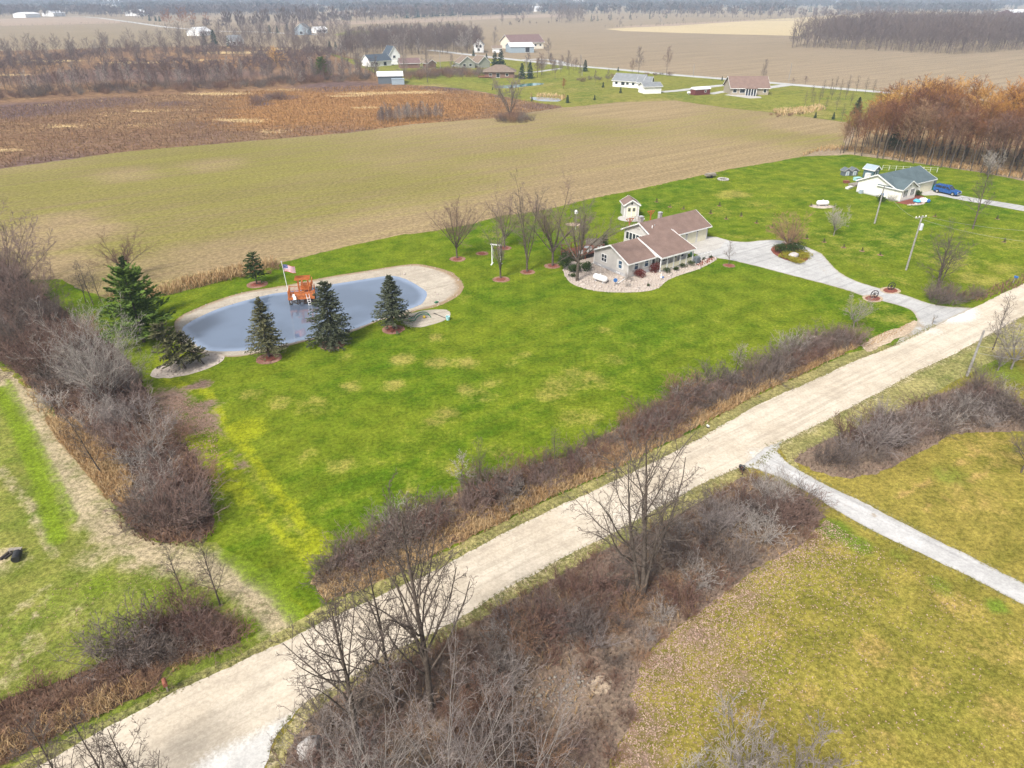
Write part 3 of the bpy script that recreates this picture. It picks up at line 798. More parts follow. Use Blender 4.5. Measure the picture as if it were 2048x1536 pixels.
# beds, rings and bare spots
def oval(u, v, a, b, ang=None, n=26):
    c = G(u, v)
    an = ROAD_A if ang is None else ang
    th = np.linspace(0, 2 * math.pi, n, endpoint=False)
    x, y = a * np.cos(th), b * np.sin(th)
    return c + np.column_stack([x * math.cos(an) - y * math.sin(an), x * math.sin(an) + y * math.cos(an)])
RINGS = [(915, 518, 1.35), (1008, 496, 1.3), (1002, 559, 1.35), (1055, 544, 1.2), (1105, 532, 1.35), (964, 507, 1.1), (538, 717, 1.55), (664, 689, 1.65), (787, 659, 1.5), (514, 569, 1.6), (1458, 531, 1.0)]
for i, (u, v, a) in enumerate(RINGS):
    sheet('mulch_ring', oval(u, v, a, a), 0.02, M['mulch_ring'], cell=.5, step=.3, jit=.08, seed=50 + i)
    sheet('mulch', oval(u, v, a * .6, a * .6), 0.027, M['mulch'], cell=.5, step=.3, jit=.1, seed=70 + i)
BED = smooth_line(GP([(1127, 540), (1130, 552), (1142, 566), (1165, 576), (1200, 583), (1240, 585), (1290, 583), (1316, 576), (1330, 565), (1345, 556), (1370, 547), (1400, 537), (1432, 520), (1420, 513), (1400, 515), (1320, 530), (1260, 500), (1195, 500), (1150, 515), (1130, 528)]))
sheet('stone_bed', BED, 0.018, M['stone_bed'], cell=.8, step=.5, jit=.06, seed=90)
bc = BED.mean(0)
sheet('mulch_bed', GP([(1391, 530), (1402, 533), (1432, 517), (1424, 512), (1412, 513), (1398, 520)]), 0.026, M['mulch'], cell=.8, step=.4, jit=.06, seed=91)
sheet('stone_bed', oval(376, 731, 4.2, 2.5), 0.02, M['stone_bed'], cell=.6, step=.4, jit=.1, seed=92)
sheet('play_gravel', smooth_line(GP([(803, 640), (815, 630), (850, 621), (889, 619), (902, 628), (885, 642), (845, 654), (816, 652)])), 0.02, M['sand'], cell=.8, step=.4, jit=.1, seed=93)
ISLAND = smooth_line(GP([(1542, 501), (1549, 492), (1568, 488), (1590, 490), (1603, 502), (1615, 512), (1614, 521), (1596, 526), (1571, 520), (1552, 511)]))
sheet('island_mulch', ISLAND, 0.06, M['mulch'], cell=.8, step=.4, jit=.05, seed=94)
for u, v in ((1745, 597), (1781, 581)):
    sheet('mulch_ring', oval(u, v, 1.7, 1.3), 0.024, M['dirt'], cell=.5, step=.3, jit=.08, seed=int(u))
    sheet('mulch', oval(u, v, 1.25, .9), 0.034, M['mulch'], cell=.5, step=.3, jit=.06, seed=int(u) + 1)
sheet('shed_pad', oval(1262, 437, 2.7, 2.3, 0), 0.02, M['concrete'], cell=1, step=.4, jit=.05, seed=97)
sheet('dirt_patch', oval(1147, 449, 1.6, 1.2, 0), 0.02, M['dirt'], cell=1, step=.4, jit=.08, seed=98)
sheet('ditch_bank', GP([(1720, 690), (1760, 668), (1800, 655), (1830, 640), (1842, 648), (1835, 660), (1800, 676), (1760, 694), (1735, 704)]), 0.016, M['dirt'], cell=.8, step=.4, jit=.15, seed=99)

# woodland floors under the hedges
HEDGE_W = GP([(0, 520), (30, 540), (70, 575), (150, 640), (230, 690), (270, 740), (300, 790), (335, 850), (380, 900), (410, 950), (428, 1010), (425, 1055), (400, 1080), (330, 1083), (270, 1065), (235, 1020), (205, 960), (165, 900), (120, 845), (75, 785), (20, 735), (-40, 690), (-160, 600), (-120, 480)])
sheet('hedge_floor', HEDGE_W, 0.02, M['litter'], cell=1, step=.5, jit=.25, seed=101)
HEDGE_R = GP([(622, 1160), (650, 1128), (720, 1085), (800, 1045), (900, 992), (1000, 952), (1150, 905), (1260, 842), (1360, 790), (1450, 758), (1520, 730), (1600, 697), (1690, 664), (1722, 690), (1690, 706), (1600, 750), (1500, 795), (1385, 858), (1260, 922), (1175, 962), (1090, 1000), (975, 1058), (860, 1115), (720, 1180), (650, 1205)])
sheet('hedge_floor', HEDGE_R, 0.018, M['drygrass_ground'], cell=1, step=.4, jit=.18, seed=102)
THICK_A = GP([(520, 1640), (575, 1500), (625, 1425), (770, 1340), (905, 1272), (1005, 1212), (1190, 1112), (1400, 1008), (1485, 955), (1560, 965), (1615, 1000), (1652, 1035), (1600, 1090), (1500, 1148), (1400, 1222), (1330, 1275), (1280, 1330), (1262, 1390), (1270, 1430), (1240, 1490), (1215, 1560), (1200, 1700), (1100, 1900)])
sheet('thicket_floor', THICK_A, 0.02, M['litter_red'], cell=1, step=.4, jit=.2, seed=103)
THICK_B = GP([(1585, 918), (1640, 888), (1750, 840), (1850, 800), (1950, 765), (2010, 795), (2070, 830), (2200, 840), (2200, 870), (2048, 862), (1900, 868), (1850, 900), (1780, 938), (1700, 958), (1630, 945)])
sheet('thicket_floor', THICK_B, 0.02, M['litter_red'], cell=1, step=.4, jit=.2, seed=104)
HEDGE_SW = GP([(-120, 1440), (0, 1400), (100, 1370), (200, 1330), (270, 1290), (330, 1235), (420, 1215), (470, 1250), (482, 1285), (430, 1305), (330, 1335), (300, 1380), (200, 1430), (60, 1500), (-60, 1560)])
sheet('hedge_floor', HEDGE_SW, 0.02, M['litter'], cell=1, step=.4, jit=.18, seed=105)
ROW_W = GP([(1692, 303), (1740, 308), (1860, 328), (1960, 342), (2060, 358), (2200, 385), (2200, 300), (2048, 268), (1900, 250), (1720, 238)])
sheet('wood_floor', ROW_W, 0.026, M['drygrass_ground'], cell=3, step=1, jit=.4, seed=106)
# ------------------------------------------------------------------ plants: growing bare wood
def norm(a):
    return a / np.maximum(np.linalg.norm(a, axis=-1, keepdims=True), 1e-9)

def polylines(B, D, L, n, bend, up, r):
    """n-step wandering lines from bases B along D with lengths L -> (N, n+1, 3) points and end directions"""
    N = len(B)
    P = np.empty((N, n + 1, 3))
    T = np.empty((N, n + 1, 3))
    P[:, 0] = B
    d = norm(D)
    T[:, 0] = d
    for i in range(n):
        d = norm(d + r.normal(0, bend, (N, 3)) + np.array((0, 0, up)))
        P[:, i + 1] = P[:, i] + d * (L / n)[:, None]
        T[:, i + 1] = d
    return P, T

def tubes(P, r0, r1, sides):
    """tapering tubes round polylines -> V, quads"""
    N, m, _ = P.shape
    T = np.gradient(P, axis=1)
    T = norm(T)
    ref = np.where(np.abs(T[..., 2:3]) > 0.9, np.array((1.0, 0, 0)), np.array((0, 0, 1.0)))
    a = norm(np.cross(T, ref))
    b = np.cross(T, a)
    tt = np.linspace(0, 1, m)
    rad = r0[:, None] * (1 - tt) + r1[:, None] * tt
    an = np.arange(sides) * 2 * math.pi / sides
    V = P[:, :, None, :] + rad[:, :, None, None] * (np.cos(an)[None, None, :, None] * a[:, :, None, :] + np.sin(an)[None, None, :, None] * b[:, :, None, :])
    idx = np.arange(N * m * sides).reshape(N, m, sides)
    q = np.stack([idx[:, :-1], np.roll(idx[:, :-1], -1, 2), np.roll(idx[:, 1:], -1, 2), idx[:, 1:]], -1).reshape(-1, 4)
    return V.reshape(-1, 3), q

def join(parts):
    V, F, b = [], [], 0
    for v, f in parts:
        V.append(v)
        F.append(f + b)
        b += len(v)
    return np.concatenate(V), np.concatenate(F)

def grow(seed, base, levels, rmin=0.012, top_r=0.3):
    """base: dict(P, D, L, r, n, bend, up, sides); levels: list of dict(k, t0, t1, ang, sd, ratio, shape, rr, n, bend, up, sides)
    returns a list with (V, quads) for every level"""
    r = np.random.default_rng(seed)
    P, T = polylines(np.array(base['P'], float), np.array(base['D'], float), np.array(base['L'], float), base['n'], base['bend'], base.get('up', 0.0), r)
    r0 = np.array(base['r'], float)
    r1 = np.maximum(r0 * top_r, rmin)
    L = np.array(base['L'], float)
    out = [tubes(P, r0, r1, base.get('sides', 8))]
    for lv in levels:
        N, m = len(P), P.shape[1] - 1
        k = lv['k']
        t = lv['t0'] + (lv['t1'] - lv['t0']) * ((np.arange(k)[None, :] + r.uniform(0, 1, (N, k))) / k)
        pi = np.repeat(np.arange(N), k)
        t = t.ravel()
        s = t * m
        i0 = np.minimum(s.astype(int), m - 1)
        f = (s - i0)[:, None]
        B = P[pi, i0] * (1 - f) + P[pi, i0 + 1] * f
        D0 = norm(T[pi, i0] * (1 - f) + T[pi, i0 + 1] * f)
        rp = r0[pi] * (1 - t) + r1[pi] * t
        # sideways directions spread round the parent by the golden angle
        ref = norm(np.cross(D0, np.where(np.abs(D0[:, 2:3]) > 0.9, np.array((1.0, 0, 0)), np.array((0, 0, 1.0)))))
        bi = np.cross(D0, ref)
        ph = np.tile(np.arange(k) * 2.4, N) + np.repeat(r.uniform(0, 6.28, N), k) + r.normal(0, .4, N * k)
        side = ref * np.cos(ph)[:, None] + bi * np.sin(ph)[:, None]
        a = np.radians(r.normal(lv['ang'], lv['sd'], N * k))
        D = norm(D0 * np.cos(a)[:, None] + side * np.sin(a)[:, None] + np.array((0, 0, lv.get('lift', 0.0))))
        shape = lv.get('shape')
        sf = shape(t) if shape else 1.0 - 0.45 * t
        Ln = L[pi] * lv['ratio'] * sf * r.uniform(0.7, 1.15, N * k)
        rn = np.maximum(rp * lv['rr'], rmin)
        P, T = polylines(B, D, Ln, lv['n'], lv['bend'], lv.get('up', 0.0), r)
        L, r0 = Ln, rn
        r1 = np.maximum(rn * lv.get('tip', 0.35), rmin * 0.6)
        out.append(tubes(P, r0, r1, lv.get('sides', 3)))
    return out

SHAPE_OAK = lambda t: np.clip(1.25 - 0.95 * t, .12, 1) * np.clip(.55 + 1.6 * t, 0, 1)
SHAPE_BALL = lambda t: np.clip(1.15 - 0.8 * t, .15, 1)

def tree_meshes(name, lv, mat_t, mat_c, ntrunk=2):
    tr = join(lv[:ntrunk])
    cr = join(lv[ntrunk:])
    return (mesh_np('trunk', *tr, mat_t, True), mesh_np('crown', *cr, mat_c))

M['bark'] = simple('grey brown bark', (0.13, 0.105, 0.085), (0.075, 0.06, 0.05), 4, 0.95, .1, .5)
M['bark_pale'] = simple('pale grey bark', (0.22, 0.2, 0.18), (0.14, 0.125, 0.115), 4, 0.95, .1, .5)
M['twig'] = twig_mat('grey brown twigs', [(0.15, 0.12, 0.102), (0.19, 0.155, 0.135), (0.12, 0.095, 0.084)])
M['twig_dark'] = twig_mat('dark grey twigs', [(0.115, 0.092, 0.078), (0.14, 0.115, 0.098), (0.1, 0.08, 0.07)])
M['twig_pale'] = twig_mat('pale grey twigs', [(0.28, 0.245, 0.22), (0.34, 0.305, 0.275), (0.23, 0.195, 0.18)])
M['twig_purple'] = twig_mat('purple brown twigs', [(0.175, 0.115, 0.095), (0.215, 0.16, 0.14), (0.145, 0.086, 0.07)])
M['twig_red'] = twig_mat('red brown twigs', [(0.2, 0.115, 0.08), (0.165, 0.095, 0.072), (0.27, 0.165, 0.1)])
M['twig_rust'] = twig_mat('russet twigs', [(0.205, 0.096, 0.052), (0.165, 0.078, 0.052), (0.26, 0.125, 0.054)])
M['twig_gold'] = twig_mat('gold twigs', [(0.46, 0.235, 0.06), (0.4, 0.185, 0.055), (0.5, 0.29, 0.09)])
M['twig_far'] = twig_mat('far grey twigs', [(0.14, 0.11, 0.105), (0.185, 0.15, 0.138), (0.12, 0.09, 0.09)], 0.35)

def L(k, t0, t1, ang, sd, ratio, rr, n=3, bend=.12, up=.03, sides=3, **kw):
    return dict(k=k, t0=t0, t1=t1, ang=ang, sd=sd, ratio=ratio, rr=rr, n=n, bend=bend, up=up, sides=sides, **kw)

def leader_tree(seed, H, tr, mt, mc, limbs=20, t0=.28, ang=52, ratio=.46, dens=(7, 5, 4), rmin=.012, shape=SHAPE_OAK, bend=.045, lift=.1, stems=1):
    k = range(stems)
    lv = grow(seed, dict(P=[(.12 * math.cos(2.4 * i) * (stems > 1), .12 * math.sin(2.4 * i) * (stems > 1), -.1) for i in k], D=[(.02 + .17 * (i > 0) * math.cos(2.4 * i), .02 + .17 * (i > 0) * math.sin(2.4 * i), 1) for i in k], L=[H * (1 - .12 * i) for i in k], r=[tr * (1 - .2 * i) for i in k], n=9, bend=bend, up=.12),
              [L(limbs, t0, .97, ang, 10, ratio, .48, 6, .1, .05, 5, shape=shape, lift=lift),
               L(dens[0], .18, .98, 44, 13, .44, .55, 4, .14, .04, 4),
               L(dens[1], .15, 1., 42, 14, .46, .6, 3, .16, .03, 3),
               L(dens[2], .15, 1., 40, 15, .5, .65, 2, .15, .02, 3)], rmin, .12)
    return tree_meshes('t', lv, mt, mc)

def vase_tree(seed, H, tr, mt, mc, stems=7, spread=28, bole=.14, dens=(7, 6, 5), rmin=.012, up=.05, ratio=.42):
    r = np.random.default_rng(seed)
    b = bole * H
    lv = grow(seed, dict(P=[(0, 0, -.1)], D=[(0, 0, 1)], L=[b + .1], r=[tr], n=2, bend=.02, up=.1),
              [dict(k=stems, t0=.8, t1=1, ang=spread, sd=spread * .3, ratio=(H - b) / (b + .1) * 1.0, rr=.62, n=7, bend=.09, up=up, sides=5, shape=lambda t: np.ones_like(t), tip=.18),
               L(dens[0], .2, .98, 36, 11, ratio, .5, 5, .12, .06, 4),
               L(dens[1], .15, 1., 38, 13, .46, .6, 3, .15, .04, 3),
               L(dens[2], .15, 1., 38, 15, .5, .65, 2, .15, .02, 3)], rmin, .8)
    return tree_meshes('t', lv, mt, mc)

def shrub_mesh(seed, H, W, mat, stems=34, dens=(6, 5), rmin=.011, tall=0.0, bend=.15, arch=-.03):
    r = np.random.default_rng(seed)
    an = r.uniform(0, 2 * math.pi, stems)
    rad = W * .22 * np.sqrt(r.uniform(0, 1, stems))
    P = np.column_stack([rad * np.cos(an), rad * np.sin(an), np.full(stems, -.05)])
    tilt = np.radians(np.clip(r.normal(30 - 18 * tall, 15, stems), 0, 66)) * (0.45 + 0.55 * rad / (W * .22))
    D = np.column_stack([np.sin(tilt) * np.cos(an), np.sin(tilt) * np.sin(an), np.cos(tilt)])
    Ln = H * r.uniform(.65, 1.05, stems)
    lv = grow(seed + 5, dict(P=P, D=D, L=Ln, r=np.full(stems, .012 * H ** .6), n=5, bend=bend, up=arch, sides=3),
              [L(dens[0], .2, .98, 38, 14, .42, .7, 3, .18, .0, 3), L(dens[1], .15, 1., 40, 16, .46, .75, 2, .18, .02, 3)], rmin, .5)
    return mesh_np('bare_shrub', *join(lv), mat)

class Kind:
    """a tree or shrub shape that is set out many times; copies share the meshes"""
    def __init__(self, meshes, H):
        self.meshes = meshes
        self.H = H

def plant(kind, name, label, cat, pos, H, rz=None, group=None, lean=None, sx=1.0):
    s = H / kind.H
    rz = random.uniform(0, 6.28) if rz is None else rz
    if isinstance(kind.meshes, tuple):
        o = thing(name, label, cat, (pos[0], pos[1], 0), rz, group)
        o.scale = (s * sx, s * sx, s)
        for m in kind.meshes:
            link(m.name.split('.')[0], m, o)
    else:
        o = link(name, kind.meshes, None, (pos[0], pos[1], 0), rz, (s * sx, s * sx, s))
        tag(o, label, cat, group)
    if lean:
        o.rotation_euler = (lean[0], lean[1], rz)
    return o

# ------------------------------------------------------------------ plants: evergreens and leaf clumps
def sprays(P, D, ln, wd, r, flat=.35):
    """needle sprays: two crossed kites per point"""
    N = len(P)
    D = norm(D)
    a = norm(np.cross(D, np.array((0, 0, 1.0)) + r.normal(0, flat, (N, 3))))
    b = np.cross(a, D)
    V, F = [], []
    idx = np.arange(N) * 8
    for j, q in enumerate((a, b)):
        w = (wd if j == 0 else wd * .7)[:, None]
        V += [P, P + D * (ln * .45)[:, None] + q * w, P + D * ln[:, None], P + D * (ln * .45)[:, None] - q * w]
        F.append(np.stack([idx + 4 * j, idx + 4 * j + 1, idx + 4 * j + 2, idx + 4 * j + 3], -1))
    V = np.stack(V, 1).reshape(-1, 3)
    return V, np.concatenate(F)

def spruce_meshes(seed, H, W, mat, mt, whorls=26, per=11, nsp=15, z0=.12, droop=-.22, spl=.34, spw=.075, bare=0.0, conic=.85, gap=0.0):
    r = np.random.default_rng(seed)
    tr = tubes(np.array([[(0, 0, -.1), (0, 0, H * .5), (0, 0, H)]]), np.array([.018 * H + .03]), np.array([.015]), 7)
    zz, Lb = [], []
    for i in range(whorls):
        f = i / (whorls - 1)
        n = max(4, int(per * (1 - .45 * f)))
        for k in range(n):
            if r.uniform() < gap: continue
            zz.append(H * (z0 + (1 - z0) * f * .985) + r.normal(0, .012 * H))
            Lb.append(W * .5 * (1.02 - f) ** conic * r.uniform(.72, 1.1) + .08)
    zz, Lb = np.array(zz), np.array(Lb)
    N = len(zz)
    an = np.arange(N) * 2.399 + r.normal(0, .3, N)
    f = np.clip(zz / H, 0, 1)
    D = np.column_stack([np.cos(an), np.sin(an), -.15 + .75 * f ** 2 + r.normal(0, .08, N)])
    B = np.column_stack([np.zeros(N), np.zeros(N), zz])
    P, T = polylines(B, D, Lb, 4, .07, droop * .25, r)
    # upturned tips
    P[:, 4, 2] += .1 * Lb
    br = tubes(P, np.full(N, .02), np.full(N, .006), 3)
    t = np.linspace(bare + .12, 1.0, nsp)[None, :] + r.uniform(-.04, .04, (N, nsp))
    t = np.clip(t, 0, .999) * 4
    i0 = t.astype(int)
    fr = (t - i0)[..., None]
    ii = np.arange(N)[:, None]
    SP = P[ii, i0] * (1 - fr) + P[ii, i0 + 1] * fr
    SD = T[ii, np.minimum(i0 + 1, 4)]
    sd = np.where(np.arange(nsp) % 2 == 0, 1, -1)[None, :, None]
    lat = norm(np.cross(SD, np.array((0, 0, 1.0))))
    SD = SD * .75 + lat * sd * r.uniform(.35, 1.0, (N, nsp, 1)) + r.normal(0, .22, (N, nsp, 3)) + np.array((0, 0, .06))
    sc = (.65 + .5 * np.sqrt(Lb / max(Lb.max(), .1)))[:, None] * r.uniform(.7, 1.25, (N, nsp)) * spl
    V, F = sprays(SP.reshape(-1, 3), SD.reshape(-1, 3), sc.ravel(), (sc * spw / spl).ravel(), r)
    crown = join([br, (V, F)])
    return (mesh_np('trunk', *tr, mt, True), mesh_np('crown', *crown, mat))

def needle_mat(name, a, b, tip):
    t = NT(name, 1.0, 0.0)
    n = t.noise(1.5, 4, .65, t.pos(True))
    n2 = t.noise(9.0, 2, .6, t.pos(True))
    c = t.mix(t.step(n, .35, .65), a, b)
    c = t.mix(t.step(n2, .52, .7), c, tip)
    c = t.gain(c, t.math('ADD', t.math('MULTIPLY', t.rand(), .3), .85))
    return t.col(c)
M['needle_blue'] = needle_mat('blue grey needles', (0.062, 0.074, 0.044), (0.088, 0.1, 0.062), (0.17, 0.17, 0.11))
M['needle_olive'] = needle_mat('olive needles', (0.095, 0.098, 0.05), (0.125, 0.122, 0.062), (0.21, 0.185, 0.1))
M['needle_green'] = needle_mat('green needles', (0.085, 0.14, 0.028), (0.115, 0.175, 0.036), (0.17, 0.235, 0.065))
M['needle_dark'] = needle_mat('dark needles', (0.036, 0.058, 0.02), (0.05, 0.078, 0.026), (0.09, 0.11, 0.045))
M['needle_far'] = needle_mat('far needles', (0.035, 0.065, 0.045), (0.05, 0.085, 0.05), (0.08, 0.11, 0.07))
M['leaf_red'] = needle_mat('wine red leaves', (0.12, 0.03, 0.028), (0.17, 0.045, 0.035), (0.24, 0.09, 0.06))
M['leaf_green'] = needle_mat('clipped green leaves', (0.035, 0.06, 0.02), (0.06, 0.08, 0.025), (0.12, 0.13, 0.05))
M['leaf_gold'] = needle_mat('gold green juniper', (0.2, 0.19, 0.025), (0.27, 0.24, 0.03), (0.36, 0.31, 0.06))
M['leaf_rust'] = needle_mat('rust leaves', (0.22, 0.075, 0.03), (0.28, 0.11, 0.04), (0.35, 0.18, 0.07))

def clump_mesh(name, seed, rx, rz, mat, n=700, size=.16, lumps=6, hollow=.55):
    """a bush of many small leaf faces filling an uneven rounded volume, standing on z = 0"""
    r = np.random.default_rng(seed)
    c = r.normal(0, .38, (lumps, 3)) * np.array((rx, rx, rz * .5)) + np.array((0, 0, rz))
    k = r.integers(0, lumps, n)
    d = norm(r.normal(0, 1, (n, 3)))
    rad = r.uniform(hollow, 1, n)[:, None]
    P = c[k] * np.array((.8, .8, 1)) + d * rad * np.array((rx * .62, rx * .62, rz * .62))
    P[:, 2] = np.maximum(P[:, 2], .02)
    D = norm(d + r.normal(0, .5, (n, 3)) + np.array((0, 0, .25)))
    s = size * r.uniform(.6, 1.3, n)
    V, F = sprays(P - D * s[:, None] * .5, D, s, s * .35, r)
    return mesh_np(name, V, F, mat)

# ------------------------------------------------------------------ plants: tufts and litter (nobody could count them)
def tufts(P, h, w, per, lean, r, hv=.35):
    """grass and weed tufts at P: narrow bent blades -> V, F (tri + quad)"""
    N = len(P) * per
    B = np.repeat(P, per, 0) + np.column_stack([r.normal(0, .35 * w, (N, 2)), np.zeros(N)]) * 3.0
    hh = (np.repeat(h, per) if hasattr(h, '__len__') else np.full(N, h)) * r.uniform(1 - hv, 1 + hv, N)
    an = r.uniform(0, 6.283, N)
    side = np.column_stack([np.cos(an), np.sin(an), np.zeros(N)])
    ln = np.column_stack([r.normal(0, lean, (N, 2)), np.zeros(N)])
    mid = B + np.column_stack([ln[:, 0] * hh * .35, ln[:, 1] * hh * .35, hh * .6])
    top = B + np.column_stack([ln[:, 0] * hh, ln[:, 1] * hh, hh * (1 - .35 * np.minimum(1, np.hypot(ln[:, 0], ln[:, 1])))])
    ww = (w * r.uniform(.6, 1.3, N))[:, None]
    V = np.stack([B - side * ww, B + side * ww, mid + side * ww * .75, mid - side * ww * .75, top], 1).reshape(-1, 3)
    i = np.arange(N) * 5
    return V, [np.stack([i, i + 1, i + 2, i + 3], -1), np.stack([i + 3, i + 2, i + 4], -1)]

def stuff(name, V, F, mat, label=None):
    o = link(name, mesh_np(name, V, F, mat))
    o['kind'] = 'stuff'
    return o

def tone_mat(name, cols, sc=.35, rough=.95):
    """weeds whose tone changes from clump to clump over the ground"""
    t = NT(name, 1.0, .0)
    n1 = t.noise(sc, 4, .65)
    n2 = t.noise(sc * 9, 3, .7)
    c = t.mix(t.step(n1, .38, .6), cols[0], cols[1])
    c = t.mix(t.step(n2, .5, .68), c, cols[2])
    return t.col(c)
M['tuft_tan'] = tone_mat('dead tan grass', [(0.4, 0.275, 0.14), (0.31, 0.19, 0.09), (0.5, 0.38, 0.23)])
M['tuft_brown'] = tone_mat('red brown weeds', [(0.19, 0.11, 0.072), (0.145, 0.085, 0.066), (0.27, 0.17, 0.1)])
M['tuft_dark'] = tone_mat('dark brown brush', [(0.2, 0.148, 0.114), (0.155, 0.11, 0.09), (0.27, 0.205, 0.16)])
M['tuft_shade'] = tone_mat('dark hedge weeds', [(0.135, 0.085, 0.068), (0.105, 0.065, 0.056), (0.2, 0.135, 0.1)])
M['tuft_marsh'] = tone_mat('marsh weeds', [(0.2, 0.122, 0.078), (0.25, 0.155, 0.086), (0.33, 0.232, 0.138)], .03)
M['tuft_orange'] = tone_mat('orange marsh weeds', [(0.28, 0.156, 0.075), (0.325, 0.188, 0.086), (0.22, 0.122, 0.062)], .04)
M['tuft_straw'] = tone_mat('pale reed', [(0.48, 0.35, 0.19), (0.4, 0.28, 0.14), (0.55, 0.43, 0.27)], .1)
M['leaves'] = tone_mat('fallen leaves', [(0.36, 0.255, 0.195), (0.24, 0.15, 0.11), (0.47, 0.37, 0.31)], 2.5)
M['leaves_brown'] = tone_mat('brown fallen leaves', [(0.2, 0.115, 0.08), (0.26, 0.17, 0.125), (0.36, 0.26, 0.21)], 2.5)
M['rock'] = tone_mat('field stones', [(0.36, 0.31, 0.27), (0.44, 0.39, 0.35), (0.27, 0.2, 0.17)], 1.7)

def leaves(P, size, r):
    N = len(P)
    D = norm(np.column_stack([r.normal(0, 1, (N, 2)), r.normal(0, .35, N)]))
    a = norm(np.cross(D, np.array((0, 0, 1.0)) + r.normal(0, .35, (N, 3))))
    s = size * r.uniform(.6, 1.35, N)[:, None]
    P = P + np.array((0, 0, .035))
    V = np.stack([P - D * s, P + a * s * .7 + np.array((0, 0, .02)), P + D * s, P - a * s * .7 + np.array((0, 0, .02))], 1).reshape(-1, 3)
    return V, np.arange(N * 4).reshape(N, 4)

ICO_V = np.array([(-1, 1.618, 0), (1, 1.618, 0), (-1, -1.618, 0), (1, -1.618, 0), (0, -1, 1.618), (0, 1, 1.618), (0, -1, -1.618), (0, 1, -1.618), (1.618, 0, -1), (1.618, 0, 1), (-1.618, 0, -1), (-1.618, 0, 1)]) / 1.902
ICO_F = np.array([(0, 11, 5), (0, 5, 1), (0, 1, 7), (0, 7, 10), (0, 10, 11), (1, 5, 9), (5, 11, 4), (11, 10, 2), (10, 7, 6), (7, 1, 8), (3, 9, 4), (3, 4, 2), (3, 2, 6), (3, 6, 8), (3, 8, 9), (4, 9, 5), (2, 4, 11), (6, 2, 10), (8, 6, 7), (9, 8, 1)])
def stones(P, size, r, flat=.65):
    N = len(P)
    s = (size * np.exp(r.normal(0, .35, N)))[:, None, None]
    V = ICO_V[None] * s * r.uniform(.75, 1.25, (N, 12, 1)) * np.stack([r.uniform(.7, 1.3, N), r.uniform(.7, 1.3, N), np.full(N, flat)], -1)[:, None, :]
    V = V + P[:, None, :] + np.array((0, 0, .2)) * s
    F = ICO_F[None] + (np.arange(N) * 12)[:, None, None]
    return V.reshape(-1, 3), F.reshape(-1, 3)

# ------------------------------------------------------------------ materials of built things
def m_siding(name, c, pitch=.2, rough=.6):
    t = NT(name, rough, .3)
    sep = t.n('ShaderNodeSeparateXYZ')
    t.put(sep.inputs[0], t.pos(True))
    f = t.math('FRACT', t.math('DIVIDE', sep.outputs[2], pitch))
    t.bump(f, .25, .02)
    n = t.noise(1.2, 4, .6, t.pos(True))
    return t.col(t.gain(t.mix(t.step(n, .3, .7), c, tuple(.9 * q for q in c)), t.step(f, .0, .12, .95, 1.0)))
def m_shingle(name, a, b):
    t = NT(name, .9, .15)
    n = t.noise(5.0, 5, .75, t.pos(True))
    n2 = t.noise(.7, 3, .6, t.pos(True))
    c = t.mix(t.step(n, .35, .65), a, b)
    c = t.gain(c, t.step(n2, .3, .7, .9, 1.1))
    t.bump(n, .5, .03)
    return t.col(c)
M['siding_grey'] = m_siding('grey siding', (0.48, 0.46, 0.435))
M['siding_white'] = m_siding('white siding', (0.74, 0.74, 0.73))
M['siding_cream'] = m_siding('cream siding', (0.7, 0.68, 0.62))
M['siding_tan'] = m_siding('tan siding', (0.33, 0.285, 0.22))
M['siding_olive'] = m_siding('olive grey siding', (0.26, 0.27, 0.23))
M['siding_blue'] = m_siding('blue grey metal siding', (0.28, 0.34, 0.39), .3)
M['siding_ivory'] = m_siding('ivory metal siding', (0.7, 0.65, 0.54), .3)
M['siding_dark'] = m_siding('dark slate siding', (0.11, 0.13, 0.15), .3)
M['barn_red'] = m_siding('barn red boards', (0.13, 0.035, 0.035), .25)
M['teal'] = m_siding('teal boards', (0.075, 0.125, 0.145), .2)
M['brick'] = m_siding('brown brick', (0.2, 0.115, 0.085), .15)
M['roof_brown'] = m_shingle('rose brown shingles', (0.2, 0.138, 0.115), (0.165, 0.112, 0.094))
M['roof_green'] = m_shingle('slate green shingles', (0.07, 0.098, 0.108), (0.095, 0.125, 0.135))
M['roof_grey'] = m_shingle('grey shingles', (0.16, 0.17, 0.18), (0.2, 0.21, 0.22))
M['roof_tan'] = m_shingle('tan brown shingles', (0.2, 0.155, 0.12), (0.16, 0.12, 0.095))
M['roof_blue'] = m_shingle('blue black shingles', (0.05, 0.065, 0.085), (0.07, 0.085, 0.105))
M['roof_plum'] = m_shingle('plum brown metal roof', (0.14, 0.09, 0.085), (0.17, 0.115, 0.11))
M['metal_white'] = simple('white metal roof', (0.72, 0.72, 0.73), None, .5, .45, .4)
M['white'] = simple('white paint', (0.76, 0.76, 0.75), None, 2, .5, .4)
M['cream'] = simple('cream paint', (0.66, 0.62, 0.47), (0.6, 0.56, 0.42), 2, .55, .3)
M['offwhite'] = simple('weathered white', (0.62, 0.61, 0.58), None, 3, .6, .3)
M['black'] = simple('black paint', (0.02, 0.02, 0.022), None, 3, .5, .4)
M['grey'] = simple('grey paint', (0.3, 0.3, 0.3), None, 3, .6, .3)
M['foundation'] = simple('concrete block', (0.4, 0.4, 0.41), (0.33, 0.33, 0.34), 3, .9, .2, .3)
M['cedar'] = simple('orange stained cedar', (0.43, 0.135, 0.035), (0.33, 0.095, 0.025), 3, .65, .3)
M['redwood'] = simple('red stained deck', (0.24, 0.085, 0.05), (0.17, 0.06, 0.04), 3, .7, .3)
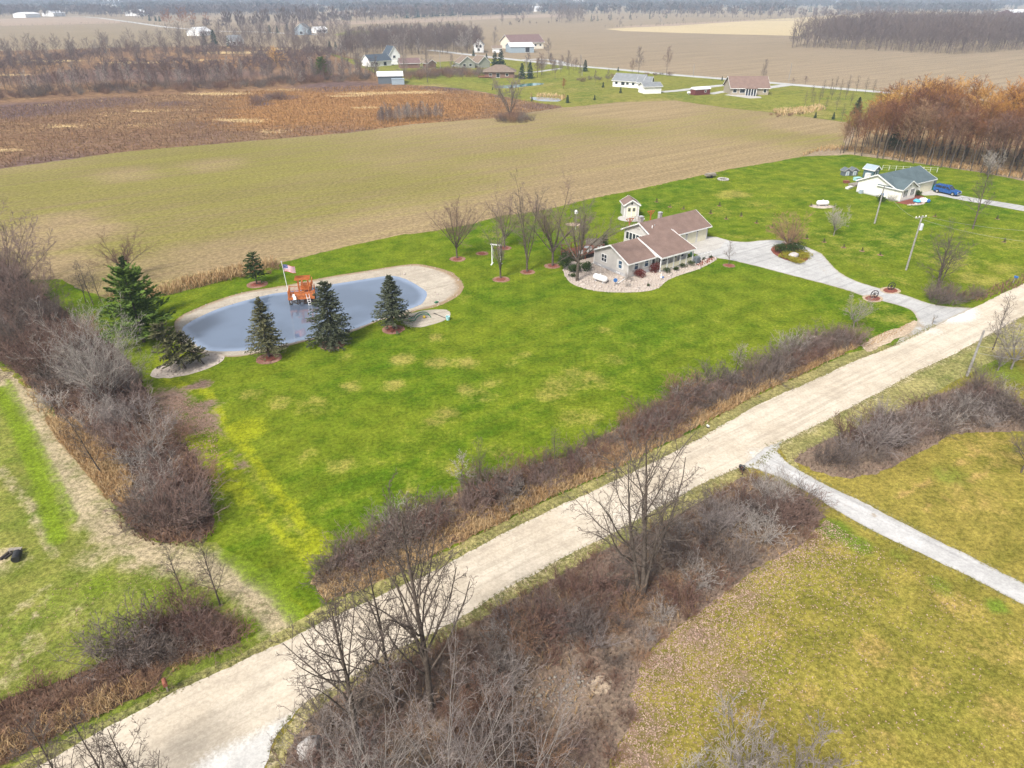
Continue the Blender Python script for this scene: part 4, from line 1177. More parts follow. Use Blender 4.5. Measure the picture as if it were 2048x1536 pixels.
M['wood_grey'] = simple('weathered grey wood', (0.28, 0.25, 0.21), (0.19, 0.165, 0.14), 4, .9, .2, .3)
M['pole_wood'] = simple('utility pole wood', (0.3, 0.29, 0.27), (0.2, 0.185, 0.17), 4, .9, .2)
M['dark_wood'] = simple('dark wet timber', (0.055, 0.045, 0.04), None, 3, .8, .3)
M['stone'] = simple('chimney stone', (0.35, 0.32, 0.3), (0.22, 0.2, 0.19), 7, .9, .2, .6)
M['iron'] = simple('black iron', (0.025, 0.022, 0.022), None, 5, .6, .4)
M['galv'] = simple('galvanised metal', (0.5, 0.53, 0.57), None, 2, .4, .5)
M['blue_paint'] = simple('deep blue car paint', (0.015, 0.085, 0.28), (0.012, 0.07, 0.24), 2, .25, .6)
M['rubber'] = simple('tyre rubber', (0.018, 0.018, 0.018), None, 3, .85, .2)
M['chrome'] = simple('wheel alloy', (0.5, 0.5, 0.5), None, 3, .3, .5, 0, .6)
M['lamp'] = simple('headlight lens', (0.7, 0.72, 0.75), None, 3, .2, .6)
M['blue_plastic'] = simple('blue plastic', (0.03, 0.12, 0.33), None, 3, .5, .4)
M['green_plastic'] = simple('green plastic', (0.02, 0.16, 0.08), None, 3, .5, .4)
M['aqua_plastic'] = simple('pale aqua plastic', (0.35, 0.6, 0.62), None, 3, .5, .4)
M['yellow'] = simple('yellow plastic', (0.6, 0.42, 0.03), None, 3, .5, .4)
M['red'] = simple('red plastic', (0.42, 0.03, 0.03), None, 3, .5, .4)
M['tarp_blue'] = simple('bright blue tarp', (0.08, 0.4, 0.62), None, 3, .5, .4)
M['flag_red'] = simple('flag red', (0.5, 0.03, 0.05), None, 3, .8, .2)
M['flag_white'] = simple('flag white', (0.75, 0.74, 0.76), None, 3, .8, .2)
M['flag_blue'] = simple('flag blue', (0.025, 0.045, 0.22), None, 3, .8, .2)
M['boulder'] = simple('grey boulder', (0.42, 0.4, 0.38), (0.3, 0.27, 0.25), 2, .9, .2, .6)
M['wire'] = simple('wire', (0.3, 0.3, 0.3), None, 3, .6, .3)
def m_glass(name, c):
    t = NT(name, .12, .6)
    n = t.noise(.8, 2, .5, t.pos(True))
    return t.col(t.mix(t.step(n, .35, .65), c, tuple(1.7 * q for q in c)))
M['glass'] = m_glass('window glass', (0.018, 0.022, 0.03))
M['glass_blue'] = m_glass('blue window glass', (0.03, 0.06, 0.095))

# ------------------------------------------------------------------ building kit
class Wall:
    """a wall face of a building: a along it, d outward from it"""
    def __init__(self, root, x, y, ang):
        self.root, self.x, self.y = root, x, y
        self.c, self.s = math.cos(ang), math.sin(ang)
    def p(self, a, d, z):
        return (self.x + a * self.c + d * self.s, self.y + a * self.s - d * self.c, z)
    def wbox(self, mb, a0, a1, z0, z1, d0, d1):
        q = [self.p(a, d, z) for z in (z0, z1) for d in (d0, d1) for a in (a0, a1)]
        return mb.add(q, [(0, 2, 3, 1), (4, 5, 7, 6), (0, 1, 5, 4), (2, 6, 7, 3), (0, 4, 6, 2), (1, 3, 7, 5)])
    def window(self, a, z, w, h, frame='white', glass='glass', mull=1, fw=.09, shutters=None, rail=False):
        f = MB()
        self.wbox(f, a - w / 2 - fw, a - w / 2, z - fw, z + h + fw, -.02, .07)
        self.wbox(f, a + w / 2, a + w / 2 + fw, z - fw, z + h + fw, -.02, .07)
        self.wbox(f, a - w / 2, a + w / 2, z - fw, z, -.02, .069)
        self.wbox(f, a - w / 2, a + w / 2, z + h, z + h + fw, -.02, .069)
        for k in range(1, mull):
            q = a - w / 2 + w * k / mull
            self.wbox(f, q - fw * .4, q + fw * .4, z + .001, z + h - .001, -.02, .06)
        if rail:
            self.wbox(f, a - w / 2 + .001, a + w / 2 - .001, z + h / 2 - .03, z + h / 2 + .03, -.02, .057)
        o = f.build('window', M[frame], self.root)
        for k in range(mull):
            g = MB()
            self.wbox(g, a - w / 2 + w * k / mull + .003, a - w / 2 + w * (k + 1) / mull - .003, z + .003, z + h - .003, -.02, .025)
            g.build('pane', M[glass], o)
        if shutters:
            for sg in (-1, 1):
                q = a + sg * (w / 2 + fw + .17)
                self.wbox(MB(), q - .16, q + .16, z - fw, z + h + fw, -.02, .05).build('shutter', M[shutters], self.root)
        return o
    def door(self, a, w, h, mat='white', z=0.0, name='door', panels=0, knob=True, glass=None, fw=.08):
        d = MB()
        self.wbox(d, a - w / 2, a + w / 2, z, z + h, -.02, .05)
        o = d.build(name, M[mat], self.root)
        if panels:
            for k in range(panels):
                ph = (h - .1) / panels
                self.wbox(MB(), a - w / 2 + .06, a + w / 2 - .06, z + .05 + k * ph + .03, z + .05 + (k + 1) * ph - .03, .05, .075).build('panel', M[mat], o)
        if glass:
            g = MB()
            self.wbox(g, a - w * .3, a + w * .3, z + h * .45, z + h * .9, .05, .06)
            g.build('pane', M[glass], o)
        t = MB()
        self.wbox(t, a - w / 2 - fw, a - w / 2, z, z + h + fw, -.02, .065)
        self.wbox(t, a + w / 2, a + w / 2 + fw, z, z + h + fw, -.02, .065)
        self.wbox(t, a - w / 2, a + w / 2, z + h, z + h + fw, -.02, .064)
        t.build('frame', M['white'], o)
        if knob:
            k = MB().ball(self.p(a + w * .38, .09, z + h * .46), .05, nu=6, nv=4)
            k.build('handle', M['iron'], o)
        return o

def gable(root, x0, x1, y0, y1, eave, ridge, wall='siding_grey', roof='roof_brown', trim='white', over=.45, axis='x', found=0.0, thick=.12):
    """a gabled block with its ridge along x (or y); returns wall and roof parts"""
    sw = (lambda p: p) if axis == 'x' else (lambda p: (p[1], p[0], p[2]))
    a0, a1, b0, b1 = (x0, x1, y0, y1) if axis == 'x' else (y0, y1, x0, x1)
    bm = (b0 + b1) / 2
    pent = [(a0, b0, 0), (a0, b1, 0), (a0, b1, eave), (a0, bm, ridge), (a0, b0, eave)]
    w = MB()
    w.prism([sw(p) for p in pent], sw((a1 - a0, 0, 0)))
    w = w.build('wall', M[wall], root)
    if found:
        f = MB()
        f.box(x0 - .03, x1 + .03, y0 - .03, y1 + .03, -.05, found)
        f.build('foundation', M['foundation'], root)
    m = (ridge - eave) / (bm - b0)
    rf = MB()
    zt = ridge + .05
    for sg in (-1, 1):
        e = bm + sg * (bm - b0 + over)
        ze = zt - m * (bm - b0 + over)
        q = [(a0 - over, bm, zt), (a1 + over, bm, zt), (a1 + over, e, ze), (a0 - over, e, ze)]
        rf.prism([sw(p) for p in q], (0, 0, thick))
    rf = rf.build('roof', M[roof], root)
    fa = MB()
    for a in (a0 - over - .025, a1 + over + .025):
        for sg in (-1, 1):
            e = bm + sg * (bm - b0 + over)
            fa.bar(sw((a, bm, zt + .01)), sw((a, e, zt - m * (bm - b0 + over) + .01)), .045, .24)
    for sg in (-1, 1):
        e = bm + sg * (bm - b0 + over + .03)
        ze = zt - m * (bm - b0 + over)
        fa.bar(sw((a0 - over - .05, e, ze + .02)), sw((a1 + over + .05, e, ze + .02)), .05, .2)
    fa.build('fascia', M[trim], root)
    return w, rf

# ------------------------------------------------------------------ main house
HA = R(35.5)
HO = G(1255, 556)
house = thing('ranch_house', 'long grey ranch house with rose brown roof, railed porch and three cream garage doors', 'house', (HO[0], HO[1], 0), HA)
def to_house(u, v, z=0.0):
    d = G(u, v, z) - HO
    return d[0] * math.cos(HA) + d[1] * math.sin(HA), -d[0] * math.sin(HA) + d[1] * math.cos(HA)
gable(house, 0, 13.3, 0, 7.9, 2.5, 4.3, found=.5)
gable(house, 11.9, 25.5, 5.9, 13.4, 2.55, 4.4, found=.25)
front = Wall(house, 0, 0, 0)
lgab = Wall(house, 0, 7.9, -math.pi / 2)
gfront = Wall(house, 11.9, 5.9, 0)
wgab = Wall(house, 11.9, 13.4, -math.pi / 2)
lgab.window(2.3, 1.15, 1.15, 1.15, mull=2, rail=True)
lgab.window(6.1, 1.1, .75, 1.2, glass='glass_blue', shutters='offwhite', rail=True)
front.window(1.7, 1.1, .8, 1.25, glass='glass_blue', shutters='offwhite', rail=True)
front.window(3.95, 1.1, .8, 1.25, glass='glass_blue', shutters='offwhite', rail=True)
front.door(5.5, .95, 2.05, 'white', .3, glass='glass')
front.window(8.0, 1.15, 2.4, 1.1, mull=3)
front.door(10.6, .95, 2.05, 'cream', .3, glass='glass')
front.window(12.2, 1.1, .8, 1.2)
for k in range(5):
    wgab.window(.85 + .83 * k, .95, .68, 1.25, fw=.06)
for k, a in enumerate((6.5, 9.35, 12.08)):
    gfront.door(a, 2.3, 2.15, 'cream', .0, 'garage_door', 4, False)
for a in (4.9, 7.92, 10.72, 13.42):
    gfront.wbox(MB(), a - .1, a + .1, 1.95, 2.25, .0, .16).build('wall_lamp', M['black'], house)
for a in (.9, 1.2, 1.5, 5.3, 5.6, 5.9):
    lgab.wbox(MB(), a, a + .2, .18, .36, .02, .06).build('vent', M['white'], house)
# porch
zr, ze, ye = 4.45, 2.5, -1.75
q = MB().prism([(5.5, 3.95, zr), (13.3, 3.95, zr), (13.65, ye, ze), (5.5, ye, ze)], (0, 0, .12))
q.build('porch_roof', M['roof_brown'], house)
fa = MB()
fa.bar((5.47, 3.95, zr + .04), (5.47, ye, ze + .04), .05, .24).bar((13.33, 3.95, zr + .04), (13.68, ye, ze + .04), .05, .24).bar((5.4, ye - .03, ze + .03), (13.7, ye - .03, ze + .03), .05, .24)
fa.build('fascia', M['white'], house)
MB().prism([(5.56, 0, 2.5), (5.56, 3.85, 4.3), (5.56, 3.85, 4.38), (5.56, -1.5, 2.52)], (.06, 0, 0)).build('soffit', M['white'], house)
MB().box(5.7, 13.4, -1.5, -.002, 0, .28).build('porch_floor', M['concrete'], house)
for k in range(6):
    x = 5.8 + k * 1.5
    MB().box(x - .07, x + .07, -1.45, -1.31, .28, 2.56).build('porch_post', M['white'], house)
for k in range(5):
    x0, x1 = 5.88 + k * 1.5, 5.72 + (k + 1) * 1.5
    r_ = MB().box(x0, x1, -1.41, -1.35, 1.12, 1.2).build('railing', M['cream'], house)
    MB().box(x0, x1, -1.41, -1.35, .42, .5).build('bottom_rail', M['cream'], r_)
    b = MB()
    for j in range(11):
        xx = x0 + .07 + j * (x1 - x0 - .14) / 10
        b.box(xx - .035, xx + .035, -1.4, -1.36, .502, 1.118)
    b.build('baluster', M['cream'], r_)['kind'] = 'stuff'
for x, y, z0, z1, w in ((12.4, 10.2, 0, 5.35, .7), (17.2, 10.2, 3.4, 5.3, .55)):
    c = MB().box(x - w / 2, x + w / 2, y - w / 2, y + w / 2, z0, z1).build('chimney', M['stone'], house)
    MB().box(x - w / 2 - .05, x + w / 2 + .05, y - w / 2 - .05, y + w / 2 + .05, z1 + .001, z1 + .1).build('cap', M['foundation'], c)
MB().tube((13.1, 8.0, 3.6), (13.1, 8.0, 4.25), .07).build('vent_pipe', M['white'], house)
MB().tube((14.0, 8.3, 3.7), (14.0, 8.3, 4.2), .06).build('vent_pipe', M['grey'], house)
d = MB().bar((-.05, .02, 2.4), (-.05, -.05, .25), .1, .08).bar((-.05, -.05, .25), (-3.6, -1.2, .06), .1, .1)
d.build('downspout', M['white'], house)
d = MB().bar((-.05, 7.95, 2.4), (-.05, 7.95, .3), .1, .08).bar((-.05, 7.95, .3), (-2.8, 6.7, .06), .1, .1)
d.build('downspout', M['white'], house)
# things round the house
def at_house(x, y, z=0.0):
    return (HO[0] + x * math.cos(HA) - y * math.sin(HA), HO[1] + x * math.sin(HA) + y * math.cos(HA), z)
t = thing('white_fence', 'low white panel fence closing the end of the porch patio', 'fence', at_house(13.6, -1.2), HA)
for k in range(6):
    MB().box(k * .75 + .06, k * .75 + .69, -.03, .03, .12, 1.05).build('panel', M['white'], t)
    MB().box(k * .75 - .055, k * .75 + .055, -.055, .055, 0, 1.18).build('post', M['white'], t)
MB().box(4.445, 4.555, -.055, .055, 0, 1.18).build('post', M['white'], t)
def garden_chair(pos, rz, mat, label):
    t = thing('patio_chair', label, 'chair', pos, rz, 'patio chairs by the porch')
    MB().box(-.25, .25, -.25, .25, .4, .45).build('seat', M[mat], t)
    MB().prism([(-.25, .25, .42), (.25, .25, .42), (.25, .38, .95), (-.25, .38, .95)], (0, .04, 0)).build('backrest', M[mat], t)
    for x in (-.22, .22):
        for y in (-.22, .22):
            MB().box(x - .025, x + .025, y - .025, y + .025, 0, .399).build('leg', M[mat], t)
garden_chair(at_house(15.2, .1), 1.0, 'green_plastic', 'green patio chair nearest the white fence on the concrete')
garden_chair(at_house(16.2, 1.2), 2.2, 'green_plastic', 'green patio chair turned toward the garage on the concrete')
garden_chair(at_house(11.6, -.8, .28), .3, 'offwhite', 'pale patio chair standing on the porch behind the railing')
t = thing('patio_table', 'small pale round table between the green patio chairs', 'table', at_house(15.5, 1.5))
MB().lathe([(.45, .68), (.45, .72)], n=14).build('tabletop', M['offwhite'], t)
MB().lathe([(.22, 0), (.04, .05), (.04, .679)], n=8).build('leg', M['offwhite'], t)
def propane_tank(pos, rz, label, L=2.6, rad=.48):
    t = thing('propane_tank', label, 'gas tank', pos, rz, None)
    prof = [(.02, -L / 2)] + [(rad * math.sin(a), -L / 2 + rad * .7 * (1 - math.cos(a))) for a in (.5, 1.0, 1.57)] + [(rad * math.sin(a), L / 2 - rad * .7 * (1 - math.cos(a))) for a in (1.57, 1.0, .5)] + [(.02, L / 2)]
    MB().lathe(prof, (0, 0, rad + .22), 18, 'x').build('tank', M['white'], t, True)
    MB().lathe([(.16, 2 * rad + .2), (.16, 2 * rad + .34), (.1, 2 * rad + .4)], n=10).build('dome', M['offwhite'], t)
    for x in (-L * .28, L * .28):
        MB().box(x - .1, x + .1, -.3, .3, 0, .3).build('foot', M['foundation'], t)
a, b = G(1188, 560), G(1212, 568)
propane_tank(((a + b)[0] / 2, (a + b)[1] / 2, 0), math.atan2(*(b - a)[::-1]), 'white propane tank on the pebble bed beside the ranch house gable')
a, b = G(1632, 412), G(1656, 412)
propane_tank(((a + b)[0] / 2, (a + b)[1] / 2, 0), math.atan2(*(b - a)[::-1]), 'white propane tank on stones in the lawn left of the green roofed house')
P = G(1644, 414)
sheet('dirt_patch', oval(1644, 413, 2.6, 1.5, 0), .014, M['stone_bed'], cell=.6, step=.3, jit=.12, seed=240)
P = scatter(oval(1644, 413, 2.5, 1.4, 0), .42, np.random.default_rng(66))
stuff('bed_stone', *stones(np.column_stack([P, np.full(len(P), .02)]), .13, np.random.default_rng(67)), M['rock'])
P = G(1230, 572)
t = thing('yard_ornament', 'round blue disc on a stake in front of the ranch house corner', 'ornament', (P[0], P[1], 0), .3)
MB().tube((0, 0, 0), (0, 0, .75), .025).build('stake', M['iron'], t)
MB().lathe([(.02, -.05), (.32, -.03), (.32, .03), (.02, .05)], (0, 0, 0), 16, 'x').build('disc', M['blue_plastic'], t, loc=(0, 0, .95), rz=1.2)
P = G(1322, 557)
t = thing('yard_ornament', 'small white and violet figure among the pebbles before the red shrubs', 'ornament', (P[0], P[1], 0))
MB().lathe([(.14, 0), (.2, .2), (.1, .45), (.16, .6), (.03, .8)], n=9).build('body', M['offwhite'], t)
MB().ball((.28, 0, .2), .16, .12, .2).build('base_stone', M['blue_plastic'], t)
# orange posts behind the house
for u, v, lb in ((1258, 462, 'left orange branching cedar post behind the sunroom gable'), (1300, 446, 'right orange branching cedar post behind the sunroom chimney')):
    P = G(u, v)
    t = thing('cedar_post', lb, 'post', (P[0], P[1], 0), .4, 'orange cedar posts behind the ranch house')
    MB().box(-.09, .09, -.09, .09, 0, 2.5).build('post', M['cedar'], t)
    MB().bar((0, 0, 1.5), (-.75, 0, 2.3), .1, .1).bar((0, 0, 1.5), (.75, 0, 2.3), .1, .1).bar((-.85, 0, 2.35), (.85, 0, 2.35), .1, .12).build('arm', M['cedar'], t)
# backyard deck
P = G(1152, 524)
t = thing('backyard_deck', 'red stained railed wooden deck behind the left end of the ranch house', 'deck', (P[0], P[1], 0), HA)
for k in range(16):
    MB().box(-.1, 6.3, k * .25, k * .25 + .23, .85, .9).build('board', M['redwood'], t)
for x in (0, 2.1, 4.2, 6.2):
    for y in (.1, 3.9):
        MB().box(x - .06, x + .06, y - .06, y + .06, 0, 1.95).build('post', M['redwood'], t)
rl = MB()
for y in (.1, 3.9):
    rl.box(-.05, 6.25, y - .04, y + .04, 1.8, 1.88)
    rl.box(-.05, 6.25, y - .03, y + .03, 1.05, 1.12)
rl.box(-.06, .02, .15, 3.85, 1.8, 1.88).build('rail', M['redwood'], t)
for x in (.6, 1.3, 2.7, 3.3, 4.9, 5.6):
    MB().box(x - .2, x + .2, .07, .13, 1.13, 1.79).build('infill_panel', M['offwhite'], t)
MB().box(.0, 6.2, .2, 3.8, 0.0, .8).build('skirt', M['dark_wood'], t)
P = at_house(1.6, 11.5)
t = thing('patio_table', 'round dark patio table on the back deck beside the arborvitae', 'table', (P[0], P[1], .9))
MB().lathe([(.7, .7), (.7, .75)], n=16).build('tabletop', M['grey'], t)
MB().lathe([(.3, 0), (.05, .05), (.05, .699)], n=8).build('leg', M['grey'], t)
P = G(1188, 499)
t = thing('privacy_screen', 'weathered grey board screen standing behind the red deck', 'fence', (P[0], P[1], 0), .1)
for k in range(10):
    MB().box(-1.5 + k * .3, -1.5 + k * .3 + .28, -.02, .02, .1, 2.0 + .02 * (k % 3)).build('board', M['wood_grey'], t)
for x in (-1.5, 0, 1.5):
    MB().box(x - .05, x + .05, .03, .13, 0, 2.0).build('post', M['wood_grey'], t)

# garden shed
P = G(1262, 434)
shed = thing('garden_shed', 'small grey garden shed with cream double doors and rose brown roof', 'shed', (P[0], P[1], 0), R(4))
gable(shed, -1.45, 1.45, 0, 3.2, 2.45, 3.35, 'siding_grey', 'roof_brown', 'white', .28, 'y')
sf = Wall(shed, -1.45, 0, 0)
for a in (.98, 1.92):
    dd = sf.door(a, .84, 1.95, 'cream', .08, knob=False)
    for k in range(3):
        sf.wbox(MB(), a - .25, a + .25, 1.15 + k * .23, 1.34 + k * .23, .051, .066).build('pane', M['glass'], dd)
sf.wbox(MB(), 1.3, 1.6, 2.5, 2.85, .0, .05).build('vent', M['black'], shed)
for x in (-1.45, 1.45):
    MB().box(x - .06, x + .06, -.035, .06, 0, 2.45).build('corner_board', M['white'], shed)

# white garden swing frame
P = (G(986, 527) + G(1000, 531)) / 2
t = thing('swing_frame', 'tall white garden swing frame on the lawn between bare trees', 'swing frame', (P[0], P[1], 0), R(-15))
for x in (-.75, .75):
    MB().box(x - .07, x + .07, -.07, .07, 0, 3.3).build('post', M['white'], t)
    MB().box(x - .09, x + .09, -.6, .6, 0, .12).build('foot', M['white'], t)
MB().box(-1.0, 1.0, -.08, .08, 3.301, 3.46).build('beam', M['white'], t)
for x in (-.5, .5):
    MB().tube((x, 0, 1.0), (x, 0, 3.3), .02, n=5).build('chain', M['galv'], t)
P = G(1151, 461)
t = thing('birdhouse', 'white birdhouse on a thin pole behind the big spreading tree', 'birdhouse', (P[0], P[1], 0), .5)
MB().tube((0, 0, 0), (0, 0, 3.2), .035).build('pole', M['galv'], t)
MB().box(-.25, .25, -.2, .2, 3.2, 3.6).build('box', M['white'], t)
MB().prism([(-.32, -.28, 3.6), (.32, -.28, 3.6), (0, -.28, 3.9)], (0, .56, 0)).build('roof', M['white'], t)

# ------------------------------------------------------------------ pond: cedar platform, board, flag
A, B = G(576.6, 596.7, .75), G(629, 592.8, .75)
DA = math.atan2(*(B - A)[::-1])
dk = thing('pond_platform', 'orange cedar platform with pergola standing on stilts in the pond', 'dock', (A[0], A[1], -.35), DA)
W_, D_ = float(np.linalg.norm(B - A)), 2.5
zt = 1.1
nb = 17
for k in range(nb):
    x = k * W_ / nb
    MB().box(x, x + W_ / nb - .025, 0, D_, zt - .05, zt).build('plank', M['cedar'], dk)
for k in range(14):
    MB().box(W_ * .45, W_ * .45 + 1.5, D_ + .01 + k * .25, D_ + k * .25 + .235, zt - .05, zt).build('plank', M['cedar'], dk)
MB().box(-.02, W_ + .02, -.06, -.005, zt - .3, zt).box(-.06, -.005, -.02, D_, zt - .3, zt).build('rim_board', M['cedar'], dk)
for x in (.1, W_ * .33, W_ * .66, W_ - .1):
    for y in (.12, D_ - .12):
        MB().box(x - .08, x + .08, y - .08, y + .08, -1.2, zt - .06).build('leg', M['dark_wood'], dk)
br = MB()
for x0, x1 in ((.1, W_ * .33), (W_ * .33, W_ * .66)):
    br.bar((x0, .03, .1), (x1, .03, zt - .2), .08, .1).bar((x1, .0, .1), (x0, .0, zt - .2), .08, .1)
br.build('brace', M['dark_wood'], dk)
def dock_rail(p0, p1):
    p0, p1 = Vector(p0), Vector(p1)
    n = max(2, int((p1 - p0).length / .18))
    ro = MB().bar(p0 + Vector((0, 0, zt + .85)), p1 + Vector((0, 0, zt + .85)), .1, .06).build('railing', M['cedar'], dk)
    MB().bar(p0 + Vector((0, 0, zt + .15)), p1 + Vector((0, 0, zt + .15)), .06, .06).build('bottom_rail', M['cedar'], ro)
    for j in range(n + 1):
        q = p0 + (p1 - p0) * (j / n)
        MB().box(q.x - .025, q.x + .025, q.y - .025, q.y + .025, zt + .18, zt + .82).build('baluster', M['cedar'], ro)
for p0, p1 in (((.06, D_ - .06, 0), (1.5, D_ - .06, 0)), ((.06, .1, 0), (.06, D_ - .1, 0)), ((W_ - .06, D_ * .55, 0), (W_ - .06, D_ - .1, 0)), ((W_ * .45 + 1.46, D_ + .1, 0), (W_ * .45 + 1.46, D_ + 3.4, 0)), ((W_ * .45 + .03, D_ + .6, 0), (W_ * .45 + .03, D_ + 3.4, 0)), ((1.05, .05, 0), (2.3, .05, 0))):
    dock_rail(p0, p1)
for x, y in ((.06, .06), (W_ - .06, .06), (1.5, D_ - .06), (W_ - .06, D_ - .06), (1.0, .06), (2.35, .06), (.06, D_ - .06)):
    MB().box(x - .055, x + .055, y - .055, y + .055, zt, zt + 1.0).build('post', M['cedar'], dk)
px0, px1 = W_ * .4, W_ * .78
for x in (px0, px1):
    for y in (D_ * .55, D_ - .1):
        MB().box(x - .06, x + .06, y - .06, y + .06, zt, zt + 2.1).build('pergola_post', M['cedar'], dk)
for x in (px0, px1):
    MB().box(x - .05, x + .05, D_ * .4, D_ + .3, zt + 2.1, zt + 2.24).build('pergola_beam', M['cedar'], dk)
for k in range(6):
    y = D_ * .42 + k * (D_ * .58 + .2) / 5
    MB().box(px0 - .4, px1 + .4, y - .03, y + .03, zt + 2.241, zt + 2.34).build('rafter', M['cedar'], dk)
MB().box(px0 + .15, px1 - .15, D_ - .6, D_ - .15, zt + .42, zt + .5).box(px0 + .15, px1 - .15, D_ - .2, D_ - .14, zt + .5, zt + .95).build('bench', M['cedar'], dk)
tb = thing('diving_board', 'white diving board sloping off the front of the cedar platform', 'diving board', tuple(dk.location), DA)
MB().prism([(.55, .9, zt + .16), (.95, .9, zt + .16), (1.25, -1.3, zt + .2), (.85, -1.3, zt + .2)], (0, 0, .07)).build('board', M['white'], tb)
MB().box(.5, 1.05, .3, .4, zt + .001, zt + .17).box(.5, 1.0, .75, .85, zt + .001, zt + .159).build('fulcrum', M['galv'], tb)
lad = thing('pond_ladder', 'white ladder from the cedar platform down into the pond water', 'ladder', tuple(dk.location), DA)
la = MB()
for x in (2.55, 2.95):
    la.tube((x, -.12, zt + .5), (x + .25, -.6, -.3), .035, n=6)
la.build('rail', M['white'], lad)
for k in range(4):
    f = .3 + .17 * k
    MB().bar((2.55 + .25 * f, -.12 - .48 * f, zt + .5 - (zt + .8) * f), (2.95 + .25 * f, -.12 - .48 * f, zt + .5 - (zt + .8) * f), .1, .03).build('rung', M['white'], lad)
fp = thing('flagpole', 'slim white flagpole rising from the left corner of the cedar platform', 'flagpole', tuple(Vector(dk.location) + Vector((-.12 * math.cos(DA), -.12 * math.sin(DA) + 1.2, 0))), DA)
MB().tube((0, 0, -1.0), (-.35, 0, 6.2), .055, .035, 8).build('pole', M['white'], fp)
MB().ball((-.36, 0, 6.27), .08).build('finial', M['galv'], fp)
fl = thing('flag', 'United States flag flying from the white flagpole at the pond', 'flag', tuple(Vector(fp.location) + Vector((-.3, 0, 4.75))), DA)
def cloth(x0, x1, z0, z1, n=14):
    v, f = [], []
    for i in range(n + 1):
        x = x0 + (x1 - x0) * i / n
        for z in (z0, z1):
            v.append((.04 + x * .97, .1 * math.sin(x * 4.2) * min(1, x + .2), z - .22 * x + .05 * math.sin(x * 3.2)))
    f = [(2 * i, 2 * i + 2, 2 * i + 3, 2 * i + 1) for i in range(n)]
    return MB().add(v, f)
FH, FL = 1.05, 1.65
for k in range(13):
    z0, z1 = k * FH / 13, (k + 1) * FH / 13
    cloth(.0 if k < 6 else FL * .4, FL, z0, z1).build('stripe', M['flag_red'] if k % 2 == 0 else M['flag_white'], fl)
cn = cloth(0, FL * .4, FH * 6 / 13, FH, 6).build('canton', M['flag_blue'], fl)
st = MB()
for i in range(9):
    for j in range(6 if i % 2 == 0 else 5):
        x = FL * .4 * ((j + .5) / 6 if i % 2 == 0 else (j + 1) / 6)
        z = FH * 6 / 13 + FH * 7 / 13 * (i + .7) / 9.4
        y = .1 * math.sin(x * 4.2) * min(1, x + .2)
        cx, cz = .04 + x * .97, z - .22 * x + .05 * math.sin(x * 3.2)
        for sg in (-1, 1):
            pts = []
            for q in range(10):
                rr = .026 if q % 2 == 0 else .011
                pts.append((cx + rr * math.sin(q * math.pi / 5), y + sg * .006, cz + rr * math.cos(q * math.pi / 5)))
            st.add(pts, [tuple(range(10))])
so = st.build('star', M['flag_white'], cn)
so['kind'] = 'stuff'

# play gravel: green toy frame, bucket, pole
P = G(845, 636)
t = thing('play_frame', 'green bent tube frame with a yellow ball lying on the gravel oval', 'play equipment', (P[0], P[1], 0), .4)
for dy in (-.35, .35):
    m_ = MB()
    for k in range(9):
        a0, a1 = math.pi * k / 9, math.pi * (k + 1) / 9
        m_.bar((-1.1 * math.cos(a0), dy, .75 * math.sin(a0)), (-1.1 * math.cos(a1), dy, .75 * math.sin(a1)), .09, .09)
    m_.build('tube', M['green_plastic'], t)
MB().bar((-1.1, -.4, .06), (-1.9, -.4, .06), .12, .1).bar((-1.1, .4, .06), (-1.9, .4, .06), .12, .1).build('runner', M['green_plastic'], t)
MB().ball((.2, -.2, .22), .22).build('ball', M['yellow'], t)
P = G(896, 640)
t = thing('bucket', 'pale aqua bucket on the grass at the right tip of the gravel oval', 'bucket', (P[0], P[1], 0))
MB().lathe([(.22, 0), (.32, .55), (.28, .55), (.2, .06)], n=14).build('tub', M['aqua_plastic'], t)
MB().ring((0, 0, .55), .3, .03, 14).build('handle', M['white'], t)
P = G(882, 633)
t = thing('oar', 'dark oar lying across the gravel oval beside the aqua bucket', 'oar', (P[0], P[1], .06), 2.4)
MB().bar((-1.2, 0, 0), (1.0, 0, 0), .07, .05).build('shaft', M['dark_wood'], t)
MB().box(1.0, 1.5, -.1, .1, -.015, .02).build('blade', M['dark_wood'], t)
P = G(873, 605)
t = thing('paddle_toy', 'small green toy boat on the sand at the right pond shore', 'toy', (P[0], P[1], 0), .6, None, .5)
MB().prism([(-.6, -.25, .02), (.4, -.25, .02), (.7, 0, .05), (.4, .25, .02), (-.6, .25, .02)], (0, 0, .25)).build('hull', M['green_plastic'], t)
MB().box(-.2, .1, -.2, .2, .271, .4).build('seat', M['green_plastic'], t)

